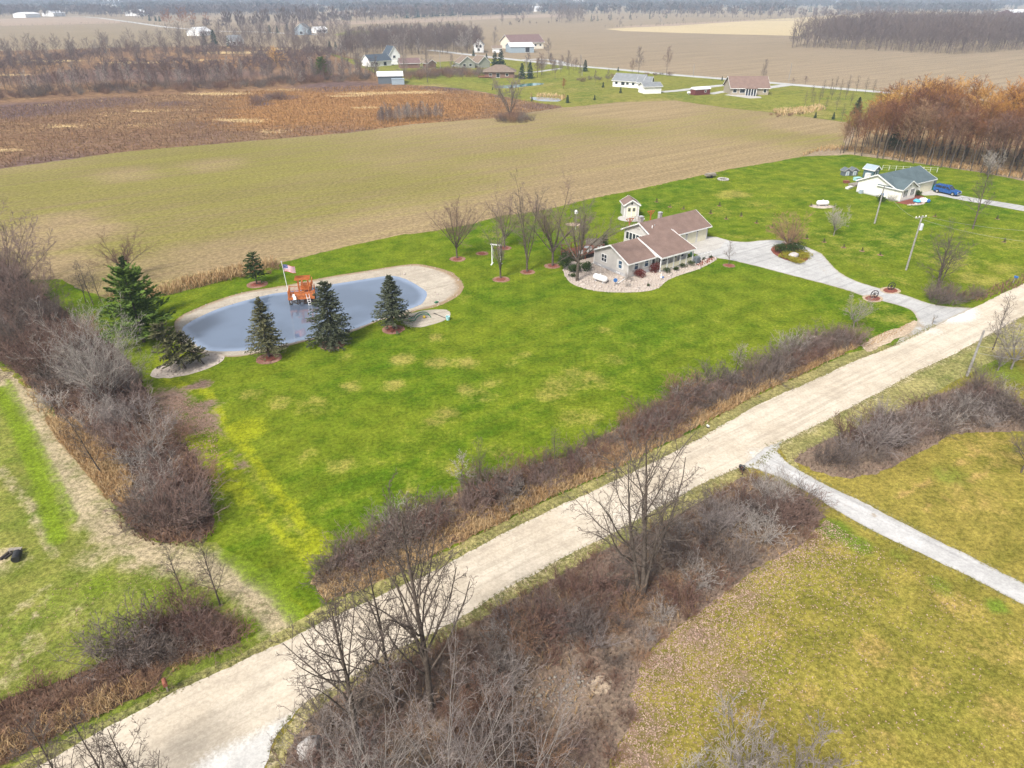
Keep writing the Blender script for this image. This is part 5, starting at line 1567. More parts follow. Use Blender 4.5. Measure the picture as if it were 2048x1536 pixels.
# ------------------------------------------------------------------ drive: boulder, wagon wheels, mailboxes
P = G(1586, 516)
MBo = MB().ball((0, 0, .38), .95, .65, .55, 14, 9, .09, 3)
tag(MBo.build('boulder', M['boulder'], None, True, (P[0], P[1], .06), .3), 'pale boulder among golden junipers in the driveway island', 'boulder')
P = G(622, 1506)
tag(MB().ball((0, 0, .45), .8, .6, .75, 14, 9, .12, 8).build('boulder', M['boulder'], None, True, (P[0], P[1], 0), .9), 'grey boulder at the bottom edge beside the white road shoulder', 'boulder')
for (u, v), lb in (((1747, 596), 'near wagon wheel standing on mulch left of the driveway'), ((1781, 580), 'far wagon wheel standing on mulch right of the driveway')):
    P = G(u, v)
    t = thing('wagon_wheel', lb, 'wagon wheel', (P[0], P[1], 0), R(8), 'wagon wheels flanking the driveway')
    MB().ring((0, 0, .62), .58, .085, 22).build('rim', M['iron'], t)
    MB().lathe([(.1, -.12), (.13, -.05), (.13, .05), (.1, .12)], n=10).build('hub', M['iron'], t).matrix_local = Matrix.Translation((0, 0, .62)) @ Matrix.Rotation(math.pi / 2, 4, 'X')
    for k in range(8):
        an = k * math.pi / 4 + .2
        MB().bar((.12 * math.cos(an), 0, .62 + .12 * math.sin(an)), (.55 * math.cos(an), 0, .62 + .55 * math.sin(an)), .04, .05).build('spoke', M['iron'], t)
def mailbox(u, v, rz, mat, label, h=1.05, post='wood_grey', paper=False):
    P = G(u, v)
    t = thing('mailbox', label, 'mailbox', (P[0], P[1], 0), rz, None, .5 if paper and h < .9 else .85)
    MB().box(-.06, .06, -.06, .06, 0, h).build('post', M[post], t)
    MB().bar((-.05, 0, h * .55), (.4, 0, h - .03), .06, .06).build('brace', M[post], t)
    pts = [(-.15, -.13), (.15, -.13), (.15, .08)] + [(.15 * math.cos(a), .08 + .15 * math.sin(a)) for a in (.6, 1.2, 1.9, 2.5)] + [(-.15, .08)]
    MB().prism([(-.15, x, h + .135 + z) for x, z in pts], (.62, 0, 0)).build('box', M[mat], t)
    MB().box(.471, .49, -.13, .13, h + .02, h + .25).build('door', M[mat], t)
    MB().box(.12, .2, .152, .17, h + .05, h + .22).build('flag', M['redwood'], t)
    if paper:
        MB().box(-.1, .4, -.1, .1, h - .3, h - .12).build('paper_tube', M['black'], t)
mailbox(336, 1383, R(-55), 'redwood', 'dull red mailbox on a post by the road at the lower left')
mailbox(1864, 648, R(-60), 'grey', 'grey mailbox on a leaning post at the driveway mouth', 1.3)
mailbox(1484, 950, R(150), 'black', 'black mailbox at the corner of road and white side drive', .95, 'black', True)
mailbox(2026, 566, R(-60), 'blue_plastic', 'blue mailbox beside the road near the right edge')
mailbox(1414, 856, R(-60), 'offwhite', 'small white mailbox on the verge below the hedge', .5, 'wood_grey', True)
# barrel and bench at the far left
P = G(36, 1118)
t = thing('barrel', 'black barrel lying on its side in the grass at the left edge', 'barrel', (P[0], P[1], .32), R(-70))
MB().lathe([(.29, -.45), (.31, -.43), (.31, -.15), (.325, -.14), (.31, -.12), (.31, .14), (.325, .15), (.31, .17), (.31, .43), (.29, .45)], (0, 0, 0), 18, 'x').build('drum', M['black'], t)
MB().lathe([(.26, .451), (.26, .46)], (0, 0, 0), 18, 'x').build('lid', M['black'], t)
P = G(33, 1104)
t = thing('bench', 'weathered grey plank bench behind the black barrel', 'bench', (P[0], P[1], 0), R(10), None, .75)
for k in range(2):
    MB().box(-.65, .65, -.2 + k * .21, -.01 + k * .21, .42, .47).build('plank', M['wood_grey'], t)
for x in (-.5, .5):
    MB().box(x - .05, x + .05, -.18, .18, 0, .419).build('leg', M['wood_grey'], t)
P = G(14, 1112)
lg = MB().tube((-.2, -.5, .12), (.05, .5, .12), .12, .1, 9).tube((.1, -.4, .1), (.3, .3, .1), .09, .08, 9)
tag(lg.build('log', M['dark_wood'], None, loc=(P[0], P[1], 0)), 'dark log lying left of the grey plank bench', 'log')

# ------------------------------------------------------------------ utility poles and wires
def upole(u, v, vtop, label, arm=True, can=True, rz=0.0, lean=(0, 0)):
    P = G(u, v)
    h = hgt(u, v, vtop)
    t = thing('utility_pole', label, 'utility pole', (P[0], P[1], 0), rz)
    t.rotation_euler = (lean[0], lean[1], rz)
    MB().tube((0, 0, -.2), (0, 0, h), .16, .11, 10).build('pole', M['pole_wood'], t)
    if arm:
        MB().box(-1.1, 1.1, .12, .22, h - .35, h - .22).build('crossarm', M['pole_wood'], t)
        for x in (-1.0, -.35, .35, 1.0):
            MB().lathe([(.05, h - .22), (.09, h - .15), (.05, h - .1), (.09, h - .05), (.03, h)], (x, .17, 0), 8).build('insulator', M['white'], t)
    if can:
        c = MB().lathe([(.1, h - 2.3), (.3, h - 2.25), (.3, h - 1.35), (.22, h - 1.25)], (.45, 0, 0), 14).build('transformer', M['galv'], t)
        MB().bar((0, 0, h - 1.5), (.45, 0, h - 1.5), .08, .1).bar((0, 0, h - 2.1), (.45, 0, h - 2.1), .08, .1).build('bracket', M['galv'], t)
    return Vector((P[0], P[1], h))
T1_ = upole(1812, 540, 432, 'tall grey utility pole with crossarm and transformer on the lawn', True, True, R(20))
T2_ = upole(1749, 447, 371, 'plain thin utility pole in front of the green roofed house', False, False)
T3_ = upole(1934, 752, 661, 'leaning pale utility pole behind the right roadside thicket', False, False)
def wire(p0, p1, sag, label):
    p0, p1 = Vector(p0), Vector(p1)
    w = MB()
    n = 12
    pts = [p0 + (p1 - p0) * (i / n) - Vector((0, 0, sag * 4 * (i / n) * (1 - i / n))) for i in range(n + 1)]
    for i in range(n):
        w.tube(pts[i], pts[i + 1], .015, n=4, caps=False)
    tag(w.build('power_line', M['wire']), label, 'power line')
Q = G(2300, 560)
wire(T1_ + Vector((.9, .2, -.2)), (Q[0], Q[1], 8.5), 1.6, 'upper overhead wire from the transformer pole toward the right edge')
Q = G(2280, 590)
wire(T1_ + Vector((.3, .0, -.6)), (Q[0], Q[1], 8.0), 1.8, 'lower overhead wire from the transformer pole toward the right edge')
wire(T1_ + Vector((0, 0, -.7)), T2_ + Vector((0, 0, -.2)), .9, 'sagging wire between the transformer pole and the plain pole')
Q = G(2180, 800)
wire(T3_ + Vector((0, 0, -2.8)), (Q[0], Q[1], 5.0), .6, 'lower wire leaving the leaning pale pole to the right')
wire(T3_ + Vector((0, 0, -2.0)), (Q[0] + 1, Q[1] + 3, 6.0), .6, 'upper wire leaving the leaning pale pole to the right')

# ------------------------------------------------------------------ neighbour house with slate green roof
NO = G(1784, 400)
NA = R(33)
nb_ = thing('neighbor_house', 'white one storey house with slate green roof and front gable', 'house', (NO[0], NO[1], 0), NA)
gable(nb_, 0, 15.6, 0, 8.6, 2.6, 4.55, 'siding_cream', 'roof_green', 'white', .4, 'x', .25)
gable(nb_, .02, 5.6, -1.7, 3.6, 2.55, 4.0, 'siding_cream', 'roof_green', 'white', .35, 'y', .24)
nf = Wall(nb_, 0, -1.7, 0)
nf.window(1.5, .85, 1.5, 1.4, mull=3, fw=.06)
nf.window(4.1, .85, 1.5, 1.4, mull=3, fw=.06)
nf.wbox(MB(), 2.65, 2.95, 2.9, 3.3, 0, .04).build('vent', M['black'], nb_)
n2_ = Wall(nb_, 0, 0, 0)
n2_.door(6.9, .95, 2.05, 'redwood', .2)
for a in (7.8, 8.3):
    n2_.wbox(MB(), a - .1, a + .1, .5, 2.2, 0, .05).build('shutter', M['black'], nb_)
n2_.door(12.7, 4.6, 2.15, 'cream', .02, 'garage_door', 4, False)
ng = Wall(nb_, 0, 8.6, -math.pi / 2)
ng.wbox(MB(), 6.0, 6.5, .35, 1.0, 0, .25).build('utility_box', M['blue_plastic'], nb_)
MB().box(-.8, -.1, 6.8, 7.5, 0, .75).build('air_conditioner', M['siding_blue'], nb_)
def at_nb(x, y, z=0.0):
    return (NO[0] + x * math.cos(NA) - y * math.sin(NA), NO[1] + x * math.sin(NA) + y * math.cos(NA), z)
sheet('mulch_bed', np.array([at_nb(*q)[:2] for q in [(-1.6, -1.6), (-.8, -4.2), (1.5, -5.6), (4.5, -5.2), (6.3, -3.6), (8.5, -2.3), (9.2, -.6), (6.5, -.2), (5.8, -1.6), (0, -1.8)]]), 0.02, M['mulch'], cell=.8, step=.4, jit=.06, seed=211)
sheet('concrete_apron', np.array([at_nb(*q)[:2] for q in [(10, -.1), (15.8, -.1), (19.5, -2.2), (18, -4.6), (12, -3.0), (9.6, -1.8)]]), 0.028, M['concrete'], cell=2, step=.8, jit=.05, seed=212)
# edging stones in front of the bed
P = np.array([at_nb(-1.2 + 7.8 * t_, -4.3 - 1.9 * math.sin(math.pi * t_) + 1.6 * t_)[:2] for t_ in np.linspace(0, 1, 46)])
o = stuff('edging_stone', *stones(np.column_stack([P, np.full(len(P), .03)]), .2, np.random.default_rng(61)), M['rock'])
t = thing('tarp_pile', 'bright blue and white tarp heaped in the bed before the green roofed house', 'tarp', at_nb(3.4, -4.4))
MB().ball((-.8, 0, .3), .9, .6, .38, 12, 7, .2, 4).build('blue_sheet', M['tarp_blue'], t)
MB().ball((.6, .2, .4), .9, .7, .5, 12, 7, .2, 5).build('white_sheet', M['white'], t)
MB().ball((1.5, -.1, .3), .5, .5, .4, 10, 7, .15, 6).build('dark_sheet', M['blue_plastic'], t)
# truck
A, B = G(1870, 383), G(1916, 393)
TA = math.atan2(*(B - A)[::-1])
trk = thing('pickup_truck', 'dark blue pickup truck with matching bed cap parked on the drive', 'truck', ((A + B)[0] / 2, (A + B)[1] / 2, 0.03), TA)
def loft(mb, prof):
    n = len(prof)
    v = [(x, -w, z) for x, z, w in prof] + [(x, w, z) for x, z, w in prof]
    return mb.add(v, [tuple(range(n)), tuple(range(2 * n - 1, n - 1, -1))] + [(i, n + i, n + (i + 1) % n, (i + 1) % n) for i in range(n)])
loft(MB(), [(-2.7, .5, .88), (-2.75, .75, .93), (-2.72, 1.12, .93), (1.1, 1.12, .93), (1.25, 1.15, .9), (2.4, 1.05, .86), (2.68, .9, .84), (2.7, .5, .84), (2.2, .4, .88), (-2.3, .4, .88)]).build('body', M['blue_paint'], trk)
loft(MB(), [(-2.68, 1.121, .9), (-2.5, 1.8, .74), (-.2, 1.86, .74), (.35, 1.84, .72), (1.12, 1.14, .86)]).build('cab', M['blue_paint'], trk)
for sg in (-1, 1):
    for x0, x1, x2, x3 in ((-2.4, -1.0, -2.35, -1.0), (-.9, -.1, -.9, -.1), (0.0, .85, 0.0, .3)):
        MB().prism([(x0, sg * .875, 1.22), (x1, sg * .875, 1.22), (x3, sg * .775, 1.7), (x2, sg * .775, 1.7)], (0, sg * .02, 0)).build('window', M['glass'], trk)
    MB().box(2.58, 2.7, sg * .7 - .14, sg * .7 + .14, .78, .94).build('headlight', M['lamp'], trk)
    MB().box(.75, .9, sg * .98 - .08, sg * .98 + .08, 1.15, 1.32).build('mirror', M['black'], trk)
    for x in (-1.7, 1.75):
        w = MB().lathe([(.38, -.14), (.4, -.1), (.4, .1), (.38, .14)], n=18).build('wheel', M['rubber'], trk)
        w.matrix_local = Matrix.Translation((x, sg * .86, .4)) @ Matrix.Rotation(math.pi / 2, 4, 'X')
        rm = MB().lathe([(.24, -.146), (.24, .146)], n=14).build('rim', M['chrome'], w)
MB().prism([(.42, -.68, 1.78), (.42, .68, 1.78), (1.1, .78, 1.18), (1.1, -.78, 1.18)], (.03, 0, .03)).build('windshield', M['glass'], trk)
MB().box(2.69, 2.78, -.85, .85, .45, .62).build('bumper', M['chrome'], trk)
MB().box(2.66, 2.71, -.45, .45, .68, .95).build('grille', M['black'], trk)
# yard things of the neighbour
P = G(1862, 377)
t = thing('cargo_trailer', 'dark covered cargo trailer parked beyond the green roofed house', 'trailer', (P[0], P[1] + 1.2, 0), NA)
MB().box(-1.3, 1.3, -.85, .85, .5, 2.1).build('box', M['siding_dark'], t)
MB().prism([(-1.3, -.85, 2.101), (-1.3, .85, 2.101), (-1.3, 0, 2.4)], (2.6, 0, 0)).build('roof', M['siding_dark'], t)
for sg in (-1, 1):
    w = MB().lathe([(.3, -.1), (.3, .1)], n=14).build('wheel', M['rubber'], t)
    w.matrix_local = Matrix.Translation((0, sg * .95, .3)) @ Matrix.Rotation(math.pi / 2, 4, 'X')
P = G(1867, 381)
t = thing('trash_bin', 'green trash bin between the cargo trailer and the blue truck', 'bin', (P[0], P[1], 0))
MB().prism([(-.28, -.3, .1), (.28, -.3, .1), (.28, .3, .1), (-.28, .3, .1)], (0, 0, .95)).build('body', M['green_plastic'], t)
MB().box(-.31, .31, -.33, .33, 1.051, 1.12).build('lid', M['green_plastic'], t)
MB().box(-.25, .25, -.29, -.2, 0, .099).build('wheel', M['rubber'], t)
P = G(1750, 357)
t = thing('garden_shed', 'teal garden shed with pale roof behind the green roofed house', 'shed', (P[0], P[1], 0), NA)
gable(t, -1.2, 1.2, 0, 2.6, 2.1, 2.9, 'teal', 'siding_blue', 'white', .25, 'y')
s_ = Wall(t, -1.2, 0, 0)
s_.door(1.2, .9, 1.85, 'teal', .05)
s2 = Wall(t, 1.2, 0, math.pi / 2)
s2.window(1.3, 1.1, .55, .6)
P = G(1701, 352)
for k, (dx, lb) in enumerate(((-.9, 'left of two small dark coops behind the neighbor house'), (1.0, 'right of two small dark coops behind the neighbor house'))):
    t = thing('chicken_coop', lb, 'coop', (P[0] + dx, P[1] + .3 * k, 0), R(10), 'small coops in the neighbor yard')
    gable(t, -.85, .85, 0, 1.5, 1.2, 1.75, 'siding_dark', 'siding_dark', 'grey', .15, 'y')
    Wall(t, -.85, 0, 0).door(.85, .6, .9, 'siding_blue', .1, knob=False)
def crate(u, v, sx, sy, sz, mat, label, rz=0.3, name='crate', cat='crate', group=None):
    P = G(u, v)
    t = thing(name, label, cat, (P[0], P[1], 0), rz, group)
    MB().box(-sx / 2, sx / 2, -sy / 2, sy / 2, .06, sz).build('box', M[mat], t)
    MB().box(-sx / 2 - .04, sx / 2 + .04, -sy / 2 - .04, sy / 2 + .04, sz + .001, sz + .07).build('lid', M[mat], t)
    for x in (-sx / 2 + .06, sx / 2 - .06):
        MB().box(x - .05, x + .05, -sy / 2, sy / 2, 0, .059).build('skid', M['dark_wood'], t)
crate(1714, 361, 1.6, 1.0, .7, 'aqua_plastic', 'aqua lidded tub among yard clutter behind the neighbor house', .3, 'storage_tub', 'tub')
crate(1724, 366, 2.4, 1.4, .9, 'siding_dark', 'long dark lidded box among yard clutter behind the neighbor house', .5, 'storage_box', 'box')
crate(1711, 371, 2.8, 1.8, .4, 'wood_grey', 'low grey wooden pallet deck in the neighbor yard clutter', .5, 'pallet', 'pallet')
crate(1741, 361, .7, .7, .9, 'red', 'red box standing left of the teal garden shed', .2, 'storage_box', 'box')
crate(1734, 357, 1.0, .8, 1.2, 'white', 'white cabinet standing beside the teal garden shed', .2, 'cabinet', 'cabinet')
crate(1698, 377, 2.2, .8, .35, 'offwhite', 'pale stacked boards at the front of the neighbor yard clutter', .7, 'board_stack', 'boards')
crate(1692, 366, 1.2, .9, .5, 'redwood', 'small rusty bin at the left of the neighbor yard clutter', .1, 'storage_bin', 'bin')
crate(1727, 374, 3.2, 1.2, .55, 'siding_blue', 'grey blue covered stack against the neighbor house gable', .55, 'covered_stack', 'stack')
# raised garden beds / fence behind
t = thing('garden_fence', 'thin pale post and wire fence round the neighbor garden plot', 'fence', (*G(1764, 340), 0), R(-12))
for k in range(9):
    MB().box(k * 1.6 - .04, k * 1.6 + .04, -.04, .04, 0, 1.2).build('post', M['offwhite'], t)
MB().bar((0, 0, 1.1), (12.8, 0, 1.1), .03, .03).bar((0, 0, .6), (12.8, 0, .6), .03, .03).build('rail', M['offwhite'], t)
# fire pit and log trailer
P = G(1446, 360)
t = thing('fire_pit', 'ring of pale stones round a fire pit on the back lawn', 'fire pit', (P[0], P[1], 0))
for k in range(16):
    an = k * 2 * math.pi / 16
    MB().ball((1.15 * math.cos(an), 1.15 * math.sin(an), .2), .26, .22, .22, 7, 5, .15, k).build('stone', M['boulder'], t)
MB().lathe([(.95, .0), (.95, .08)], n=14).build('ash', M['black'], t)
P = G(1420, 355)
t = thing('wood_trailer', 'old grey trailer stacked with firewood at the field edge', 'trailer', (P[0], P[1], 0), R(20))
MB().box(-1.4, 1.4, -.7, .7, .5, .6).build('bed', M['wood_grey'], t)
for k in range(9):
    y = -.55 + .27 * (k % 5)
    MB().tube((-1.2, y, .74 + .24 * (k // 5)), (1.2, y, .74 + .24 * (k // 5)), .13, n=8).build('log', M['wood_grey'], t)
for sg in (-1, 1):
    w = MB().lathe([(.35, -.1), (.35, .1)], n=14).build('wheel', M['rubber'], t)
    w.matrix_local = Matrix.Translation((-.2, sg * .8, .35)) @ Matrix.Rotation(math.pi / 2, 4, 'X')
MB().bar((1.4, 0, .52), (2.6, 0, .4), .1, .1).build('tongue', M['iron'], t)

# ------------------------------------------------------------------ far houses
def far_house(name, label, cat, p0, p1, depth, eave, ridge, wall, roof, axis='x', wins=(), trim='white', over=.5, hip=False, extra=None, door=None):
    A, B = G(*p0), G(*p1)
    ln = float(np.linalg.norm(B - A))
    an = math.atan2(*(B - A)[::-1])
    t = thing(name, label, cat, (A[0], A[1], 0), an)
    if hip:
        MB().box(0, ln, 0, depth, 0, eave).build('wall', M[wall], t)
        h = ridge - eave
        k = min(depth, ln) * .45
        m_ = MB()
        o_ = over
        b = [(-o_, -o_, eave), (ln + o_, -o_, eave), (ln + o_, depth + o_, eave), (-o_, depth + o_, eave)]
        r0_, r1_ = (k, depth / 2, ridge), (ln - k, depth / 2, ridge)
        m_.add(b + [r0_, r1_], [(0, 1, 5, 4), (1, 2, 5), (2, 3, 4, 5), (3, 0, 4), (3, 2, 1, 0)])
        m_.build('roof', M[roof], t)
    else:
        gable(t, 0, ln, 0, depth, eave, ridge, wall, roof, trim, over, axis)
    w = Wall(t, 0, 0, 0)
    for a, z, ww, hh in wins:
        w.window(a * ln, z, ww, hh, fw=.12)
    if door:
        w.door(door[0] * ln, door[1], door[2], door[3], 0.02, knob=False)
    return t, ln
far_house('white_house', 'white ranch house with grey roof beside the county road', 'house', (1225, 173), (1282, 177), 9, 2.9, 5.6, 'siding_white', 'roof_grey', 'x', [(.36, .9, 1.8, 1.5), (.52, 1.2, 1.3, 1.1), (.72, 1.2, 1.3, 1.1), (.13, 1.2, 1.3, 1.1)])
far_house('attached_garage', 'lower white wing with grey roof at the right of the white ranch house', 'garage', (1274, 177), (1300, 178), 8, 2.7, 4.9, 'siding_white', 'roof_grey', 'x', [(.2, 1.1, 1.2, 1.1)])
far_house('white_garage', 'white gabled garage with grey roof in front of the ranch house', 'garage', (1288, 188), (1322, 187), 7, 3.0, 4.4, 'siding_white', 'roof_grey', 'x', [], door=None)
far_house('brown_house', 'tan house with broad brown roof and dark covered back porch', 'house', (1461, 190), (1536, 190), 12, 3.0, 7.0, 'siding_tan', 'roof_brown', 'x', [(.1, 1, 1.6, 1.5), (.3, .9, 2.2, 1.6), (.9, 1, 1.2, 1.4)], over=.6)
A = G(1491, 190); B = G(1512, 191)
t = thing('back_porch', 'white posts and dark screens of the tan house porch', 'porch', (A[0], A[1] - .1, 0), math.atan2(*(B - A)[::-1]))
ln = float(np.linalg.norm(B - A))
MB().box(0, ln, -1.8, -.1, .1, 2.8).build('screen', M['glass'], t)
MB().box(-.3, ln + .3, -2.1, -.1, 2.801, 3.0).build('roof', M['roof_brown'], t)
for k in range(5):
    MB().box(k * ln / 4 - .1, k * ln / 4 + .1, -2.0, -1.81, 0, 2.8).build('post', M['white'], t)
sheet('patio', GP([(1448, 190), (1462, 188), (1520, 193), (1524, 196), (1500, 197), (1470, 193)]), .03, M['concrete'], cell=3, step=1.5, jit=.1, seed=221)
# red shed with white barrel roof
A, B = G(1390, 191), G(1419.5, 189)
ln = float(np.linalg.norm(B - A))
t = thing('red_shed', 'dark red shed with white rounded roof left of the tan house', 'shed', (A[0], A[1], 0), math.atan2(*(B - A)[::-1]))
MB().box(0, ln, 0, 3.6, 0, 2.3).build('wall', M['barn_red'], t)
pts = [(0, 1.8 - 2.0 * math.cos(a), 2.301 + 1.0 * math.sin(a)) for a in np.linspace(0, math.pi, 9)]
MB().prism([(p[0] - .2, p[1], p[2]) for p in pts], (ln + .4, 0, 0)).build('roof', M['metal_white'], t)
Wall(t, 0, 0, 0).window(ln * .68, 1.1, .8, .8)
MB().box(-.04, 0, 1.2, 2.4, .1, 2.0).build('door', M['barn_red'], t)
P = G(1380, 189)
t = thing('propane_tank', 'small white propane tank left of the dark red shed', 'gas tank', (P[0], P[1], 0), .2)
MB().lathe([(.05, -1.5), (.45, -1.3), (.5, -1.1), (.5, 1.1), (.45, 1.3), (.05, 1.5)], (0, 0, .8), 12, 'x').build('tank', M['white'], t)
MB().box(-.8, -.6, -.3, .3, 0, .4).box(.6, .8, -.3, .3, 0, .4).build('foot', M['foundation'], t)
far_house('brick_house', 'brown brick house with hipped tan roof behind the teal pond', 'house', (969, 156), (1029, 156), 13, 2.9, 6.0, 'brick', 'roof_tan', wins=[(.2, 1, 1.4, 1.2), (.45, .3, 1.8, 2), (.75, 1, 1.4, 1.2)], over=1.0, hip=True)
A = G(957, 156)
t = thing('back_deck', 'red wooden deck at the left of the brown brick house', 'deck', (A[0], A[1] - 1, 0), 0)
MB().box(0, 6.5, 0, 4, .5, .6).build('floor', M['redwood'], t)
MB().box(0, 6.5, -.05, .05, 1.4, 1.5).box(-.05, .05, .06, 4, 1.4, 1.5).build('rail', M['redwood'], t)
for k in range(6):
    MB().box(k * 1.3 - .06, k * 1.3 + .06, -.05, .05, 0, 1.399).build('post', M['redwood'], t)
far_house('pole_barn', 'dark sided pole barn with white metal roof at the marsh edge', 'barn', (757, 168), (806, 167), 9, 3.6, 5.2, 'siding_dark', 'metal_white', 'x', over=.4)
far_house('storage_container', 'grey blue storage container in front of the dark pole barn', 'container', (784, 169.5), (809, 169), 3, 2.4, 2.6, 'siding_blue', 'siding_blue', 'x', over=.05, trim='siding_blue')
far_house('white_house', 'white house with steep blue black roof among far trees', 'house', (741, 134), (783, 131), 10, 3.2, 6.4, 'siding_white', 'roof_blue', 'x', [(.3, 1, 1.5, 1.2), (.7, .3, 2, 2)])
far_house('white_wing', 'tall white front gable at the right of the blue black roofed house', 'house wing', (778, 128), (801, 127), 12, 4.8, 10, 'siding_white', 'roof_blue', 'y', [(.5, 3.4, 1.6, 1.4)])
far_house('tan_house', 'low brown brick house with rust brown roof behind bare trees', 'house', (801, 137), (840, 136), 9, 2.8, 5.2, 'brick', 'roof_plum', 'x')
far_house('hut', 'small brown gabled hut right of the low brown house', 'hut', (856, 136), (872, 135), 6, 2.6, 4.4, 'brick', 'roof_tan', 'y', trim='white')
far_house('olive_house', 'olive grey house with tan roof and white trimmed gable', 'house', (920, 137), (950, 136), 11, 3.0, 6.4, 'siding_olive', 'roof_tan', 'y', [(.3, 1, 1.6, 1.5), (.7, 1, 1.6, 1.5)])
far_house('olive_garage', 'olive grey garage gable at the right end of the olive house', 'garage', (958, 136), (980, 135), 11, 3.0, 6.2, 'siding_olive', 'roof_tan', 'y')
far_house('horse_barn', 'long ivory barn with plum brown roof in the far field', 'barn', (1022, 99), (1087, 97), 22, 5.0, 10.0, 'siding_ivory', 'roof_plum', 'x', [(.75, 2, 1.6, 1.4), (.9, 2, 1.6, 1.4)], over=.8)
far_house('metal_shed', 'blue grey metal shed with white roof before the ivory barn', 'shed', (1021, 106), (1068, 105), 14, 4.2, 6.6, 'siding_blue', 'metal_white', 'x', [(.72, .3, 3.4, 3.4)], over=.4)
far_house('farmhouse', 'white two storey farmhouse half hidden by bare trees near the barn', 'house', (948, 105), (967, 105), 11, 5.2, 9.5, 'siding_white', 'roof_grey', 'y', [(.3, 3.4, 1.6, 1.8), (.7, 3.4, 1.6, 1.8), (.5, 1, 1.6, 1.8)])
far_house('small_garage', 'small white garage between the farmhouse and the ivory barn', 'garage', (985, 105), (1003, 105), 7, 3.0, 4.6, 'siding_white', 'roof_tan', 'x')
far_house('grey_house', 'pale grey house with tall front gable beyond the marsh', 'house', (590, 70), (616, 70), 16, 6.0, 11, 'siding_blue', 'roof_grey', 'y', [(.5, 1, 3, 2.5)])
far_house('white_shed', 'long low white building right of the pale grey house', 'shed', (634, 67), (656, 66), 12, 4, 6.5, 'siding_white', 'metal_white', 'x', [(.3, 1, 2, 2), (.7, 1, 2, 2)])
far_house('grey_house', 'grey house with grey roof beside dark spruces beyond the marsh', 'house', (462, 92), (488, 91), 12, 3.6, 8, 'siding_white', 'roof_grey', 'x', [(.3, 1, 2, 1.8), (.7, 1, 2, 1.8)])
far_house('white_house', 'white house with pale roof behind the tall far spruce', 'house', (400, 72), (425, 70), 16, 4, 8, 'siding_white', 'metal_white', 'x', [(.5, 1, 2, 2)])
far_house('farm_shed', 'long white farm shed at the left edge of the far fields', 'shed', (52, 35.5), (82, 34.5), 30, 6, 9, 'siding_white', 'metal_white', 'x')
far_house('farm_shed', 'white farm shed right of the long white one in far fields', 'shed', (108, 33), (132, 32), 25, 6, 10, 'siding_white', 'metal_white', 'x')
far_house('farm_barn', 'long white barn near the horizon at the upper left', 'barn', (228, 11.5), (250, 11), 60, 14, 20, 'siding_white', 'metal_white', 'x')
far_house('farm_shed', 'pale shed beside the far west road', 'shed', (280, 32), (298, 31), 30, 7, 11, 'siding_white', 'metal_white', 'x')
far_house('farm_barn', 'tan roofed barn among trees beyond the pale fields', 'barn', (683, 40), (704, 39), 30, 6, 12, 'siding_tan', 'roof_tan', 'x')
far_house('farm_house', 'white farmhouse at the woods edge near the picture middle', 'house', (986, 26), (998, 25.5), 30, 8, 14, 'siding_white', 'metal_white', 'x')
far_house('farm_barn', 'large pale barn near the horizon above the bare fields', 'barn', (1168, 10), (1180, 9.5), 70, 14, 22, 'siding_white', 'metal_white', 'x')
far_house('farm_shed', 'pale farm sheds along the woods edge right of middle', 'shed', (1074, 23), (1095, 22), 40, 7, 11, 'siding_white', 'metal_white', 'x')
far_house('red_barn', 'red barn with white roof at the right edge of the far woods', 'barn', (2024, 33), (2056, 32.5), 30, 7, 12, 'barn_red', 'metal_white', 'x')
far_house('farm_house', 'pale farmhouse in haze above the straw field', 'house', (1712, 12.5), (1724, 12), 50, 10, 18, 'siding_white', 'metal_white', 'x')
P = G(911, 134)
t = thing('parked_car', 'white car parked before the olive grey house', 'car', (P[0], P[1], 0), .1)
loft(MB(), [(-2.2, .4, .8), (-2.2, .9, .85), (2.1, .9, .82), (2.2, .4, .8)]).build('body', M['white'], t)
loft(MB(), [(-1.7, .901, .78), (-1.2, 1.4, .65), (.5, 1.4, .65), (1.2, .901, .76)]).build('cabin', M['glass'], t)
for x in (-1.4, 1.4):
    for sg in (-1, 1):
        MB().lathe([(.33, -.1), (.33, .1)], n=10).build('wheel', M['rubber'], t).matrix_local = Matrix.Translation((x, sg * .8, .33)) @ Matrix.Rotation(math.pi / 2, 4, 'X')
P = G(793, 130)
t = thing('parked_van', 'white camper van parked beside the white front gable', 'van', (P[0], P[1] - 2, 0), .3)
loft(MB(), [(-3.2, .5, 1.0), (-3.2, 2.8, 1.0), (2.2, 2.8, 1.0), (3.2, 1.6, 1.0), (3.2, .5, 1.0)]).build('body', M['white'], t)
MB().prism([(2.3, -.9, 2.65), (2.3, .9, 2.65), (3.1, .9, 1.75), (3.1, -.9, 1.75)], (.04, 0, .04)).build('windshield', M['glass'], t)
for x in (-2, 2):
    for sg in (-1, 1):
        MB().lathe([(.4, -.12), (.4, .12)], n=10).build('wheel', M['rubber'], t).matrix_local = Matrix.Translation((x, sg * .95, .4)) @ Matrix.Rotation(math.pi / 2, 4, 'X')
upole(881, 143, 100, 'distant utility pole with street light beside the camper lawn', False, False)
for (u, v, vt, lb) in ((1386, 153, 128, 'distant pole by the county road behind the red shed'), (1577, 163, 126, 'distant pole standing at the field edge past the tan house'), (1164, 152, 121, 'distant pole at the bend of the county road'), (1052, 150, 110, 'distant pole beside the far grey metal shed')):
    upole(u, v, vt, lb, False, False)
